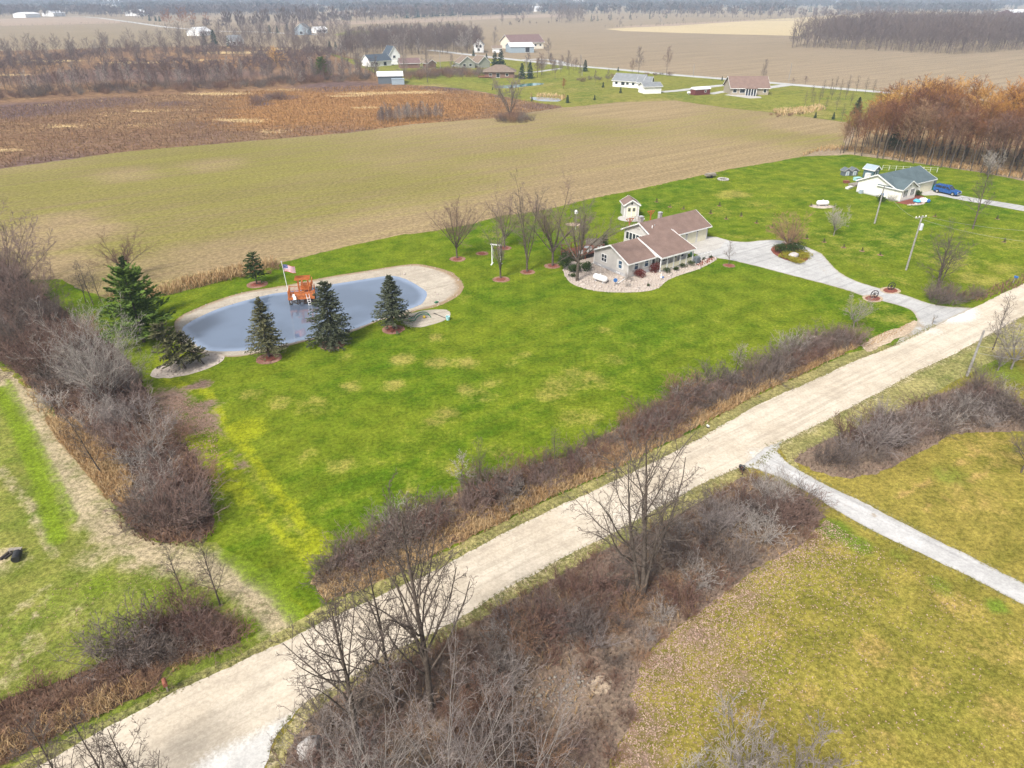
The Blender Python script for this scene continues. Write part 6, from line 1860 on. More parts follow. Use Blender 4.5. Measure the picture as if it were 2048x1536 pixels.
# stones
rg = np.random.default_rng(60)
P = scatter(BED, .34, rg)
hp = np.array([at_house(*q)[:2] for q in [(-.3, -.3), (5.5, -.3), (5.6, -1.6), (13.5, -1.6), (25.6, 5), (26, 14), (11, 14), (-.3, 8.2)]])
P = P[~inside(P, hp)]
stuff('bed_stone', *stones(np.column_stack([P, np.full(len(P), .02)]), .14, rg), M['rock'])
P = scatter(oval(376, 731, 4.0, 2.3), .4, rg)
stuff('bed_stone', *stones(np.column_stack([P, np.full(len(P), .02)]), .1, rg), M['rock'])
P = scatter(pc + (POND_OUT - pc) * .995, .55, rg, 6000)
P = P[~inside(P, pc + (POND_IN - pc) * .99)]
keep = rg.uniform(0, 1, len(P)) < .5
P = P[keep]
stuff('shore_stone', *stones(np.column_stack([P, shore_z(P)]), .085, rg), M['rock'])
for u, v, a, b in ((1120, 1385, 1.9, 1.2), (1150, 1360, 1.3, .9), (1085, 1400, 1.2, .8)):
    P = scatter(oval(u, v, a, b), .3, rg)
    stuff('rubble_stone', *stones(np.column_stack([P, np.full(len(P), .08)]), .075, rg), M['wood_grey'])
sheet('sand_patch', oval(1202, 1370, .8, .6), .03, M['dirt'], cell=.4, step=.3, jit=.1, seed=231)
# ------------------------------------------------------------------ plant kinds
BIG_OAK = [Kind(leader_tree(s, 13, .23, M['bark'], M['twig_dark'], limbs=n, t0=.2, ang=44, ratio=.5, dens=(8, 5, 4), rmin=.012, lift=.35, bend=.02), 13) for s, n in ((14, 26), (15, 24))]
SLIM = [Kind(leader_tree(s, 12, .13, M['bark'], M['twig_dark'], limbs=22, t0=.2, ang=42, ratio=.36, dens=(6, 5, 4), rmin=.01, lift=.2, bend=.025), 12) for s in (21, 22)]
FORK = [Kind(leader_tree(31, 13, .22, M['bark'], M['twig_dark'], limbs=11, t0=.14, ang=48, ratio=.66, dens=(8, 5, 4), rmin=.012, lift=.3, stems=3), 13)]
MULTI = [Kind(vase_tree(s, 10, .11, M['bark_pale'], M['twig_pale'], stems=22, spread=30, bole=.03, dens=(9, 6, 5), rmin=.009, up=.02, ratio=.46), 10) for s in (41,)] + [Kind(vase_tree(42, 10, .1, M['bark_pale'], M['twig_pale'], stems=13, spread=32, bole=.03, dens=(8, 5, 4), rmin=.009, up=.02, ratio=.44), 10)]
DOME = [Kind(vase_tree(s, 7, .1, M['bark'], M[m], stems=18, spread=36, bole=.04, dens=(9, 7, 6), rmin=.011, up=.0, ratio=.46), 7) for s, m in ((45, 'twig_purple'), (46, 'twig'))]
MAPLE = [Kind(vase_tree(s, 11, .19, M['bark'], M['twig_purple'], stems=11, spread=33, bole=.2, dens=(10, 7, 6), rmin=.012, ratio=.46, up=-.005), 11) for s in (51, 52)]
SPREAD = [Kind(vase_tree(61, 12, .25, M['bark'], M['twig'], stems=9, spread=44, bole=.28, dens=(9, 7, 6), rmin=.012, ratio=.5, up=.01), 12)]
UPRIGHT = [Kind(vase_tree(71, 13, .18, M['bark'], M['twig'], stems=5, spread=9, bole=.12, dens=(14, 6, 5), rmin=.012, ratio=.22), 13)]
ROUND = [Kind(vase_tree(81, 6, .16, M['bark'], M['twig_red'], stems=18, spread=52, bole=.1, dens=(9, 7, 6), rmin=.012, ratio=.46, up=.0), 6)]
YOUNG = [Kind(leader_tree(s, 4, .05, M['bark'], M['twig_pale'], limbs=20, t0=.25, ang=42, ratio=.42, dens=(5, 4, 3), rmin=.009), 4) for s in (91, 92)]
SMALL = [Kind(vase_tree(s, 4, .07, M['bark_pale'], M['twig_pale'], stems=10, spread=36, bole=.18, dens=(8, 6, 5), rmin=.009), 4) for s in (95, 96)]
SHRUB = [Kind(shrub_mesh(100 + i, 2.6, 3.0, M[m], stems=30, dens=(6, 5)), 2.6) for i, m in enumerate(('twig_purple', 'twig', 'twig_purple', 'twig', 'twig_red'))]
SHRUB_PALE = [Kind(shrub_mesh(110 + i, 2.6, 3.0, M['twig_pale'], stems=26, dens=(6, 5)), 2.6) for i in range(2)]
LOW = [Kind(shrub_mesh(120 + i, 1.3, 1.8, M['twig_red'], stems=30, dens=(5, 4), rmin=.009), 1.3) for i in range(3)]
TALLSHRUB = [Kind(shrub_mesh(130 + i, 4.5, 4.2, M[m], stems=26, dens=(8, 6), tall=.5, bend=.12), 4.5) for i, m in enumerate(('twig', 'twig_pale', 'twig_purple'))]
print('kinds a')

# ------------------------------------------------------------------ foreground trees
def tree_at(kind, u, v, vtop, name, label, cat='tree', group=None, rz=None, H=None, sx=1.0, lean=None):
    return plant(kind, name, label, cat, G(u, v), H or hgt(u, v, vtop), rz, group, lean, sx)
tree_at(FORK[0], 1282, 1190, 880, 'bare_tree', 'large forked bare tree in the thicket right of the road centre', rz=.6, sx=.95)
tree_at(BIG_OAK[0], 862, 1425, 1030, 'bare_tree', 'tallest bare tree at bottom centre with wide branches over the road', rz=1.0, sx=.8)
tree_at(SLIM[0], 795, 1425, 1110, 'bare_tree', 'slim bare tree just left of the tallest bottom centre tree', rz=2.2, sx=1.0)
tree_at(BIG_OAK[1], 716, 1490, 1205, 'bare_tree', 'bare tree with low limbs reaching left over the road at the bottom', rz=3.4, sx=.95)
tree_at(MULTI[1], 900, 1600, 1345, 'bare_tree', 'many stemmed pale bare tree at the bottom edge below the tallest tree', rz=.4, sx=.85)
tree_at(MULTI[1], 745, 1640, 1440, 'bare_tree', 'pale many stemmed bare tree at the bottom edge left of centre', rz=2.0, sx=.9)
tree_at(MULTI[1], 1030, 1640, 1425, 'bare_tree', 'pale many stemmed bare tree at the bottom edge right of centre', rz=4.0, sx=.9)
for u, v, vt, rz, k, lb in ((170, 1660, 1455, 0.3, SLIM[1], 'twiggy bare treetop at the bottom left edge, leftmost of three'), (255, 1650, 1445, 1.7, SLIM[0], 'twiggy bare treetop at the bottom left edge, middle of three'), (330, 1680, 1440, 3.1, SLIM[1], 'twiggy bare treetop over the road bottom, rightmost of three')):
    tree_at(k, u, v, vt, 'bare_tree', lb, rz=rz)
for u, v, vt, lb in ((1480, 1640, 1485, 'pale twig top rising from the bottom edge into the yellow lawn, largest'), (1575, 1630, 1505, 'pale twig top at the bottom edge right of the largest one'), (1385, 1620, 1512, 'pale twig top at the bottom edge left of the largest one')):
    tree_at(SMALL[0], u, v, vt, 'bare_tree', lb)
# left hedge trees
tree_at(MULTI[0], 215, 812, 640, 'bare_tree', 'broad many stemmed grey tree rising above the left hedgerow', rz=1.2, sx=.85)
tree_at(MULTI[1], 262, 790, 670, 'bare_tree', 'grey many stemmed tree leaning over the left hedge toward the pond', rz=3.0, sx=.7)
tree_at(MULTI[1], 310, 915, 825, 'bare_tree', 'pale low bare tree with upswept limbs in the lower left hedge', rz=.7, sx=1.0)
tree_at(SLIM[1], 206, 950, 815, 'bare_tree', 'thin leaning bare tree on the tan grass of the left hedge', lean=(0.1, -.14), rz=.3)
tree_at(MAPLE[0], 252, 556, 470, 'bare_tree', 'wide fan shaped bare tree behind the left evergreens at the field edge', rz=.8, sx=1.15)
for u, v, vt, lb in ((172, 606, 528, 'thin bare sapling tree at the field corner, leftmost of three'), (187, 610, 520, 'thin bare sapling tree at the field corner, middle of three'), (202, 603, 530, 'thin bare sapling tree at the field corner, rightmost of three')):
    tree_at(SLIM[0], u, v, vt, 'bare_tree', lb)
for u, v, vt, w, lb in ((20, 600, 440, 1.0, 'dark bare tree at the top of the left hedge by the picture edge'), (60, 650, 520, .95, 'dense dark bare tree second from the top of the left hedge'), (105, 665, 570, .85, 'dark bare tree beside the field corner in the left hedge'), (95, 760, 640, .9, 'grey domed bare tree in the middle of the left hedge'), (25, 720, 610, .85, 'pale bare tree at the left edge in the middle hedge'), (150, 720, 640, .8, 'reddish bare tree between the grey dome and the evergreens')):
    tree_at(random.choice(DOME), u, v, vt, 'bare_tree', lb, sx=w)
tree_at(SLIM[0], 364, 1182, 1078, 'bare_tree', 'thin forked bare tree above the lower left shrub mass')
tree_at(SLIM[1], 441, 1212, 1075, 'bare_tree', 'thin pale bare tree right of the forked one at lower left', rz=1.0)
# house trees
tree_at(MAPLE[1], 914, 516, 402, 'bare_tree', 'round bare maple on mulch nearest the pond', rz=.5, sx=.95)
tree_at(MAPLE[0], 1009, 494, 392, 'bare_tree', 'reddish bare maple behind the white swing frame', rz=2.1, sx=.95)
tree_at(UPRIGHT[0], 1001, 556, 440, 'bare_tree', 'bare tree with thin trunk standing before the white swing frame', rz=.3, sx=1.3)
tree_at(UPRIGHT[0], 1054, 543, 366, 'bare_tree', 'tall narrow bare tree with upright stems on mulch', rz=1.9)
tree_at(MAPLE[0], 1105, 531, 378, 'bare_tree', 'bare tree with dense reddish crown left of the house', rz=3.6, sx=.95)
tree_at(SPREAD[0], 1154, 562, 395, 'bare_tree', 'large spreading bare tree in the pebble bed at the house gable', rz=.9, sx=.95)
tree_at(ROUND[0], 1576, 496, 428, 'bare_tree', 'round bare ornamental tree in the driveway island', sx=.95)
tree_at(YOUNG[0], 1457, 530, 484, 'bare_tree', 'young bare tree on mulch at the lawn corner by the driveway')
tree_at(SMALL[1], 1667, 471, 412, 'bare_tree', 'small pale bare tree in the lawn behind the driveway island')
tree_at(FORK[0], 1875, 577, 462, 'bare_tree', 'bare many limbed tree beside the driveway shrub near the road', rz=1.3, sx=1.15)
tree_at(SLIM[1], 1945, 458, 330, 'bare_tree', 'tall wispy bare tree before the neighbor drive at right', rz=.4, sx=1.2)
tree_at(SMALL[0], 1706, 655, 598, 'bare_tree', 'pale green grey bare tree at the upper end of the roadside hedge', sx=1.1)
tree_at(YOUNG[1], 1470, 745, 683, 'bare_tree', 'small pale bare tree standing on the lawn side of the hedge middle', sx=1.3)
tree_at(YOUNG[0], 924, 975, 900, 'bare_tree', 'pale young bare tree left of the taller sapling in the hedge', sx=1.2)
tree_at(SLIM[0], 960, 985, 880, 'bare_tree', 'taller bare sapling in the lower roadside hedge', sx=.9)
tree_at(SLIM[1], 1108, 940, 855, 'bare_tree', 'thin bare sapling in the middle of the roadside hedge')
tree_at(SLIM[1], 1985, 700, 590, 'bare_tree', 'dead bare tree on the verge across the road at right', rz=1.0)
tree_at(SMALL[0], 2022, 738, 640, 'bare_tree', 'low spreading bare tree near the right edge across the road', sx=1.15)
tree_at(SMALL[1], 1995, 742, 690, 'bare_tree', 'small twisted bare tree behind the leaning pale pole')
tree_at(SPREAD[0], 2042, 945, 855, 'bare_tree', 'bare tree on the yellow lawn at the right edge', rz=2.0, sx=.8)
tree_at(SMALL[1], 1975, 355, 300, 'bare_tree', 'thin bare sapling before the russet wood at right')
# lone field tree with brush mound
FIELD_T = [Kind(vase_tree(63, 13, .3, M['bark'], M['twig'], stems=7, spread=20, bole=.14, dens=(9, 7, 5), rmin=.03, ratio=.36), 13)]
tree_at(FIELD_T[0], 1020, 238, 150, 'bare_tree', 'lone large bare tree on a brush mound in the crop field', rz=.2, sx=.95)

# ------------------------------------------------------------------ evergreens
SPR_A = Kind(spruce_meshes(201, 8, 5.4, M['needle_olive'], M['bark'], 28, 11, 16, .16), 8)
SPR_B = Kind(spruce_meshes(202, 8, 6.2, M['needle_blue'], M['bark'], 28, 13, 18, .08, conic=.62), 8)
SPR_C = Kind(spruce_meshes(203, 7, 5.0, M['needle_blue'], M['bark'], 26, 11, 16, .2), 7)
tree_at(SPR_A, 538, 713, 599, 'spruce_tree', 'dark spruce on mulch at the pond front, leftmost of three', 'spruce')
tree_at(SPR_B, 664, 687, 566, 'spruce_tree', 'broad blue grey spruce before the cedar platform, middle of three', 'spruce')
tree_at(SPR_C, 787, 656, 553, 'spruce_tree', 'blue spruce beside the gravel oval, rightmost of three', 'spruce', sx=1.05)
PINE_Y = Kind(spruce_meshes(204, 4, 2.6, M['needle_dark'], M['bark'], 12, 8, 12, .3, conic=.4, spl=.36, gap=.2), 4)
tree_at(PINE_Y, 514, 568, 508, 'pine_tree', 'young dark pine on mulch behind the pond', 'pine')
LEANP = Kind(spruce_meshes(205, 5, 3.8, M['needle_olive'], M['bark'], 18, 9, 15, .25, conic=.5, spl=.4, gap=.12), 5)
tree_at(LEANP, 371, 737, 645, 'pine_tree', 'leaning olive pine on the stone oval, left and taller of two', 'pine', lean=(0, -.34), rz=0, sx=.95)
tree_at(LEANP, 408, 728, 660, 'pine_tree', 'leaning olive pine on the stone oval, right and smaller of two', 'pine', lean=(0, -.5), rz=0.0, sx=.75)
FIR = Kind(spruce_meshes(206, 10, 5.0, M['needle_dark'], M['bark'], 30, 11, 14, .15, conic=.7, spl=.45), 10)
PINE_B = Kind(spruce_meshes(207, 9, 8.0, M['needle_green'], M['bark'], 22, 10, 20, .22, droop=.1, conic=.42, spl=.6, spw=.14, gap=.12), 9)
tree_at(FIR, 279, 640, 515, 'fir_tree', 'dark pointed fir behind the green pine at the left hedge', 'fir', sx=.85)
tree_at(PINE_B, 288, 684, 545, 'pine_tree', 'bright green broad pine between the left hedge and the pond', 'pine')

# ------------------------------------------------------------------ garden shrubs
def bush(u, v, rx, rz_, mat, label, seed, n=500, size=.16, name='shrub', cat='shrub', group=None, loc=None):
    P = G(u, v) if loc is None else loc
    o = link(name, clump_mesh(name, seed, rx, rz_, M[mat], n, size), None, (P[0], P[1], 0))
    return tag(o, label, cat, group)
bush(1280, 553, 1.15, .75, 'leaf_red', 'wine red round shrub at the house front, left of two', 301, 1100, .14)
bush(1307, 544, 1.2, .8, 'leaf_red', 'wine red round shrub at the house front, right of two', 302, 1100, .14)
for i, (u, v, r_, lb) in enumerate(((1334, 546, .85, 'green clipped shrub nearest the red pair along the porch'), (1350.5, 541, .6, 'small green shrub second along the porch from the red pair'), (1365, 535.5, .6, 'small green shrub third along the porch from the red pair'), (1380, 531, .85, 'wide green shrub fourth along the porch from the red pair'), (1405, 519, .5, 'small dark shrub on the red mulch by the white fence'), (1420, 515, .4, 'smallest dark shrub at the tip of the red mulch'), (1146, 554, .6, 'green shrub at the foot of the spreading tree'))):
    bush(u, v, r_, r_ * .62, 'leaf_green', lb, 310 + i, 420, .12)
P = G(1394, 526)
t = thing('grill_cover', 'dark covered grill standing at the white fence corner', 'grill', (P[0], P[1], 0), HA)
MB().prism([(-.45, -.3, .0), (.45, -.3, .0), (.5, .3, 0), (-.5, .3, 0)], (0, .02, .95)).build('cover', M['siding_dark'], t)
MB().ball((0, .02, .96), .44, .28, .2).build('lid', M['siding_dark'], t)
bush(1131, 540, 1.7, 1.7, 'needle_dark', 'large dark juniper at the left end of the pebble bed', 320, 1500, .2)
bush(1150, 545, 1.3, .8, 'needle_dark', 'low dark juniper before the red deck', 321, 800, .18)
bush(1172, 541, 1.3, .8, 'needle_dark', 'low dark juniper against the house gable corner', 322, 800, .18)
tree_at(Kind(spruce_meshes(208, 3.6, 2.0, M['needle_dark'], M['bark'], 16, 10, 9, .04, conic=.45, spl=.3), 3.6), 1208, 503, 470, 'arborvitae', 'dark cone shaped arborvitae behind the house roof', 'arborvitae')
bush(1562, 507, 2.0, .9, 'needle_dark', 'dark spreading juniper under the round island tree, left', 330, 1000, .2)
bush(1588, 503, 1.9, .9, 'needle_dark', 'dark spreading juniper under the round island tree, right', 331, 1000, .2)
for i, (u, v, r_, lb) in enumerate(((1572, 517, 1.2, 'golden juniper at the left front of the driveway island'), (1600, 517, 1.5, 'golden juniper at the right of the island boulder'), (1588, 525, 1.4, 'golden juniper in front of the island boulder'), (1607, 512, 1.3, 'golden juniper at the right rim of the driveway island'), (1578, 510, 1.2, 'golden juniper behind the island boulder'))):
    bush(u, v, r_, .42, 'leaf_gold', lb, 340 + i, 700, .17)
bush(1762, 404, 1.1, .8, 'needle_dark', 'round dark shrub at the corner of the green roofed house', 350, 700, .17)
bush(1835, 391, 1.0, .7, 'leaf_green', 'green shrub beside the front door of the green roofed house', 351, 600, .17)
plant(SHRUB_PALE[0], 'bare_shrub', 'pale bare shrub under the front windows of the green roofed house', 'shrub', G(1782, 403), 1.6)
plant(SHRUB_PALE[1], 'bare_shrub', 'whitish bare shrub at the front corner of the ranch house', 'shrub', G(1257, 562), 2.0, sx=.7)
plant(SHRUB_PALE[0], 'bare_shrub', 'small bare shrub among pebbles before the house corner', 'shrub', G(1254, 574), 1.1, sx=.7)
bush(1297, 573, .35, .3, 'needle_dark', 'tiny dark green plant among the pebbles', 352, 120, .12)
# sapling rows behind the drive
sap = [(1421, 427), (1439, 412), (1452, 438), (1482, 432), (1513, 446), (1544, 455), (1613, 477), (1648, 484), (1687, 495), (1724, 502), (1760, 510), (1313, 404), (1340, 414), (1367, 418), (1395, 425), (1622, 412), (1668, 414), (1870, 433), (1994, 438), (2008, 484)]
SAPL = Kind(spruce_meshes(209, 1.0, .42, M['needle_olive'], M['bark'], 6, 5, 4, .15, spl=.18), 1.0)
for i, (u, v) in enumerate(sap):
    plant(SAPL, 'sapling', 'tiny evergreen sapling in the planted rows on the back lawn', 'sapling', G(u, v), random.uniform(.45, .8), group='tiny saplings planted in rows on the back lawn')
    sheet('mulch_ring', oval(u, v, .45, .45), .015, M['mulch_ring'], cell=.5, step=.3, jit=.08, seed=400 + i)

print('shrubs')
# ------------------------------------------------------------------ hedges and thickets
QUART = ('leftmost quarter', 'left middle quarter', 'right middle quarter', 'rightmost quarter')
def sections(P):
    """which quarter of its strip, from left to right in view, every plant stands in"""
    k = np.argsort(np.argsort(P[:, 0] / (P[:, 1] + .57 * CAM_H)))
    return (k * 4 // max(len(P), 1)).astype(int)
def hedge(poly, spacing, kinds, hmin, hmax, label, group, nmax=90, name='bare_shrub', seed=0, where=None):
    r = np.random.default_rng(seed)
    P = scatter(poly, spacing, r, nmax)
    if where is not None:
        P = P[[bool(where(p)) for p in P]]
    q = sections(P)
    for p, k in zip(P, q):
        lb, gp = (label, group) if len(P) <= 24 else (label + ', ' + QUART[k], group + ', ' + QUART[k])
        plant(kinds[r.integers(0, len(kinds))], name, lb, 'shrub', p, r.uniform(hmin, hmax) * (1 + .2 * math.sin(p[0] * .62 + 2 * math.sin(p[1] * .3)) + .14 * math.sin(p[0] * 1.7 + p[1])), r.uniform(0, 6.28), gp, None, r.uniform(.9, 1.25))
def shrink(poly, d):
    """drop points closer than d to the edge: used as a test"""
    return lambda p: dist_line(p[None], poly, True)[0] > d
TAN_W = GP([(95, 840), (160, 850), (225, 905), (265, 960), (262, 1010), (215, 1000), (160, 930), (115, 880)])
hedge(HEDGE_W, 2.0, SHRUB + SHRUB_PALE[:1], 1.9, 3.3, 'bare grey brown shrub of the tall left hedgerow', 'shrubs of the left hedgerow', 120, seed=1, where=lambda p: dist_line(p[None], HEDGE_W, True)[0] > .7 and not inside(p[None], TAN_W)[0])
hedge(HEDGE_W, 4.6, TALLSHRUB, 3.0, 4.4, 'tall bare shrub standing up out of the left hedgerow', 'tall shrubs of the left hedgerow', 40, 'tall_shrub', seed=2, where=shrink(HEDGE_W, 1.6))
for u, v, H_, lb, k in ((352, 1045, 5.0, 'large round purple brown bush at the bottom end of the left hedge', TALLSHRUB[2]), (385, 1040, 4.2, 'dense rounded bush right of the large one at the hedge end', TALLSHRUB[2]), (320, 1010, 4.0, 'grey rounded bush above the large one at the hedge end', TALLSHRUB[1]), (375, 990, 4.2, 'purple rounded bush above the dense one at the hedge end', TALLSHRUB[2]), (345, 1055, 3.2, 'low brown bush in front of the large hedge end bush', SHRUB[0])):
    plant(k, 'bare_shrub', lb, 'shrub', G(u, v), H_, None, None, None, 1.15)
# roadside hedge: dark shrubs at the lawn side, tan grass at the road side
HR_BACK = GP([(630, 1160), (655, 1130), (720, 1092), (800, 1052), (900, 1000), (1000, 960), (1150, 912), (1260, 850), (1360, 796), (1450, 762), (1520, 735), (1600, 702), (1690, 668), (1715, 690), (1680, 702), (1600, 735), (1500, 780), (1400, 830), (1280, 893), (1150, 955), (1000, 1012), (870, 1075), (740, 1140), (655, 1180)])
hedge(HR_BACK, 1.35, SHRUB, 1.6, 2.9, 'bare purple brown shrub in the hedge between lawn and gravel road', 'shrubs of the roadside hedge', 170, 'hedge_shrub', seed=3)
hedge(HR_BACK, 6.5, SHRUB_PALE, 1.8, 2.6, 'pale grey bare shrub among the darker roadside hedge', 'pale shrubs of the roadside hedge', 22, seed=4)
for u, v, H_ in ((1640, 690, 2.9), (1600, 705, 2.8), (1560, 725, 3.0), (1430, 772, 3.0), (1385, 800, 2.9), (1300, 850, 3.0), (740, 1105, 2.9), (700, 1120, 2.6), (1275, 870, 2.5)):
    plant(random.choice(SHRUB[:4]), 'bare_shrub', 'taller rounded bare shrub standing out of the roadside hedge', 'shrub', G(u, v), H_, None, 'taller shrubs of the roadside hedge', None, 1.3)
hedge(THICK_A, 1.6, SHRUB + SHRUB_PALE, 1.4, 2.5, 'bare brown shrub in the thicket south of the gravel road', 'shrubs of the roadside thicket', 190, 'thicket_shrub', seed=5, where=lambda p: dist_line(p[None], THICK_A, True)[0] > .9 and p[1] > 20 and np.hypot(*(p - G(1120, 1390))) > 3.2)
hedge(THICK_A, 1.45, LOW, .6, 1.2, 'low red brown bramble at the thicket floor', 'low brambles of the thicket', 220, 'bramble', 6, lambda p: p[1] > 20 and np.hypot(*(p - G(1120, 1390))) > 2.6)
for u, v, H_, lb, k in ((1545, 1010, 3.4, 'broad grey bush at the corner of road and side drive', TALLSHRUB[1]), (1590, 1045, 3.2, 'dark bush along the white side drive', TALLSHRUB[2]), (1505, 1035, 3.0, 'grey brown bush left of the corner bush', TALLSHRUB[0]), (1430, 1060, 3.2, 'pale arching bush in the upper thicket', TALLSHRUB[1]), (1160, 1270, 3.2, 'grey arching bush below the middle of the thicket', TALLSHRUB[0]), (1080, 1260, 3.0, 'grey brown bush left of the arching one', TALLSHRUB[2]), (1010, 1370, 3.4, 'purple brown bush below the tallest tree', TALLSHRUB[0])):
    plant(k, 'bare_shrub', lb, 'shrub', G(u, v), H_, None, None, None, 1.2)
hedge(THICK_B, 1.45, SHRUB[:4] + SHRUB_PALE[:1], 1.9, 3.0, 'bare shrub in the thicket right of the white side drive', 'shrubs of the right thicket', 110, 'thicket_shrub', seed=7, where=shrink(THICK_B, .6))
hedge(THICK_B, 4.0, TALLSHRUB, 3.0, 4.2, 'tall bare shrub in the thicket right of the white side drive', 'tall shrubs of the right thicket', 22, 'tall_shrub', seed=8, where=lambda p: dist_line(p[None], THICK_B, True)[0] > 1.5 and p[0] > G(1680, 900)[0])
HSW_UP = GP([(200, 1325), (270, 1285), (330, 1240), (420, 1222), (468, 1255), (470, 1285), (430, 1300), (330, 1325), (240, 1360)])
hedge(HSW_UP, 1.25, SHRUB[:4], 1.7, 3.0, 'bare purple grey shrub of the mass beside the lower left verge', 'shrubs of the lower left mass', 40, seed=9)
hedge(HEDGE_SW, 1.5, LOW + SHRUB[4:], .8, 1.4, 'low red brown shrub along the lower left verge', 'low shrubs of the lower left verge', 70, seed=10)
hedge(GP([(1852, 592), (1900, 590), (1950, 592), (1975, 585), (1960, 600), (1900, 610), (1860, 606)]), 1.5, SHRUB[:4], 1.6, 2.5, 'bare shrub of the rounded clump at the driveway mouth', 'shrubs at the driveway mouth', 24, seed=11)
hedge(GP([(995, 243), (1010, 236), (1050, 237), (1068, 241), (1050, 245), (1010, 247)]), 2.2, SHRUB, 1.8, 3.0, 'dark brush around the foot of the lone field tree', 'brush of the field mound', 26, seed=12)
hedge(oval(505, 548, 5, 2.0), 2.2, LOW, .8, 1.3, 'low dry bush in the weed strip behind the pond', 'low bushes of the weed strip', 8, seed=13)

# ------------------------------------------------------------------ tufts, weeds and leaves
rg = np.random.default_rng(77)
def on(P, z=0.0):
    return np.column_stack([P, np.full(len(P), z)])
def tuft_area(name, poly, spacing, mat, h, w, per, lean, nmax=30000, tries=6, where=None):
    P = scatter(poly, spacing, rg, nmax, tries)
    if where is not None: P = P[where(P)]
    V, F = tufts(on(P), h, w, per, lean, rg)
    stuff(name, V, F, M[mat])
HR_FRONT = GP([(640, 1185), (740, 1132), (870, 1068), (1000, 1006), (1150, 950), (1280, 890), (1400, 828), (1500, 782), (1600, 742), (1690, 703), (1715, 697), (1690, 708), (1600, 752), (1500, 800), (1385, 862), (1260, 927), (1175, 966), (1090, 1004), (975, 1062), (860, 1118), (720, 1182), (650, 1208)])
tuft_area('tan_grass', HR_FRONT, .26, 'tuft_tan', .9, .022, 10, .5)
tuft_area('brown_weeds', HEDGE_R, .42, 'tuft_brown', .8, .02, 9, .4, where=lambda P: ~inside(P, HR_FRONT))
tuft_area('brown_weeds', HEDGE_W, .55, 'tuft_shade', .8, .022, 9, .45, where=lambda P: ~inside(P, TAN_W))
tuft_area('tan_grass', TAN_W, .2, 'tuft_tan', .8, .022, 12, .5)
tuft_area('tan_grass', GP([(40, 760), (80, 790), (130, 860), (110, 870), (60, 800)]), .4, 'tuft_tan', .7, .022, 8, .5)
tuft_area('tan_grass', GP([(240, 1030), (300, 1075), (400, 1080), (425, 1060), (430, 1075), (390, 1095), (300, 1090), (240, 1055)]), .32, 'tuft_brown', .8, .02, 9, .5)
tuft_area('brown_weeds', THICK_A, .34, 'tuft_dark', .55, .016, 8, .5, 30000, 5, lambda P: (P[:, 1] > 19) & (np.hypot(*(P - G(1120, 1390)).T) > 1.8))
tuft_area('tan_grass', THICK_A, .62, 'tuft_tan', .7, .015, 8, .5, 8000, 5, lambda P: (P[:, 1] > 19) & (np.sin(P[:, 0] * .7) + np.sin(P[:, 1] * .9 + 1) > .2))
tuft_area('brown_weeds', THICK_B, .4, 'tuft_dark', .7, .018, 8, .45)
tuft_area('brown_weeds', HEDGE_SW, .32, 'tuft_brown', .75, .016, 9, .45)
tuft_area('tan_grass', GP([(-60, 1500), (60, 1465), (150, 1415), (240, 1375), (290, 1365), (300, 1385), (200, 1435), (60, 1500), (-40, 1545)]), .24, 'tuft_tan', .85, .016, 10, .5)
tuft_area('tan_grass', GP([(330, 1335), (400, 1310), (430, 1300), (420, 1318), (340, 1350)]), .28, 'tuft_tan', .6, .016, 9, .5)
tuft_area('dry_reeds', GP([(320, 580), (380, 560), (450, 543), (545, 524), (555, 530), (500, 552), (420, 570), (335, 592), (225, 606), (215, 596)]), .45, 'tuft_tan', 1.3, .04, 9, .35)
tuft_area('dry_reeds', GP([(1605, 312), (1625, 304), (1690, 300), (1740, 308), (1860, 330), (1960, 345), (2060, 360), (2060, 352), (1960, 336), (1860, 320), (1740, 300), (1660, 294)]), .8, 'tuft_tan', 1.2, .06, 8, .4)
tuft_area('dry_reeds', GP([(1545, 222), (1600, 218), (1640, 212), (1650, 219), (1610, 228), (1560, 232)]), 1.1, 'tuft_straw', 1.4, .1, 7, .4)
tuft_area('dry_reeds', GP([(1060, 193), (1100, 191), (1135, 196), (1125, 200), (1118, 196), (1085, 194)]), 1.2, 'tuft_straw', 1.6, .12, 7, .35)
tuft_area('brown_weeds', GP([(1870, 600), (1960, 603), (2040, 575), (2060, 560), (2060, 545), (1990, 572), (1960, 590)]), .45, 'tuft_brown', .6, .03, 7, .5)
tuft_area('bank_grass', ROAD_P * 0 + 0 if False else GP([(1720, 690), (1760, 668), (1800, 655), (1815, 650), (1800, 664), (1760, 684), (1735, 695)]), .3, 'tuft_tan', .25, .02, 6, .6)
# marsh
marsh_front = GP([(-300, 330), (0, 215), (200, 196), (330, 190), (640, 176), (760, 172), (860, 174), (980, 190), (1128, 214), (992, 236), (821, 249), (700, 265), (478, 284), (239, 304), (0, 336), (-300, 372)])
P = scatter(marsh_front, .95, rg, 36000, 6)
mk = marsh_m(P)
so = mk[:, 0] * .9 + rg.normal(0, .2, len(P)) > .42
ss = mk[:, 1] + rg.normal(0, .15, len(P)) > .5
for nm, sel, mt_, h_ in (('marsh_weeds', ~so & ~ss, 'tuft_marsh', .65), ('orange_weeds', so & ~ss, 'tuft_orange', .9), ('pale_reeds', ss, 'tuft_straw', .7)):
    V, F = tufts(on(P[sel]), h_, .06, 7, .8, rg, .5)
    stuff(nm, V, F, M[mt_])
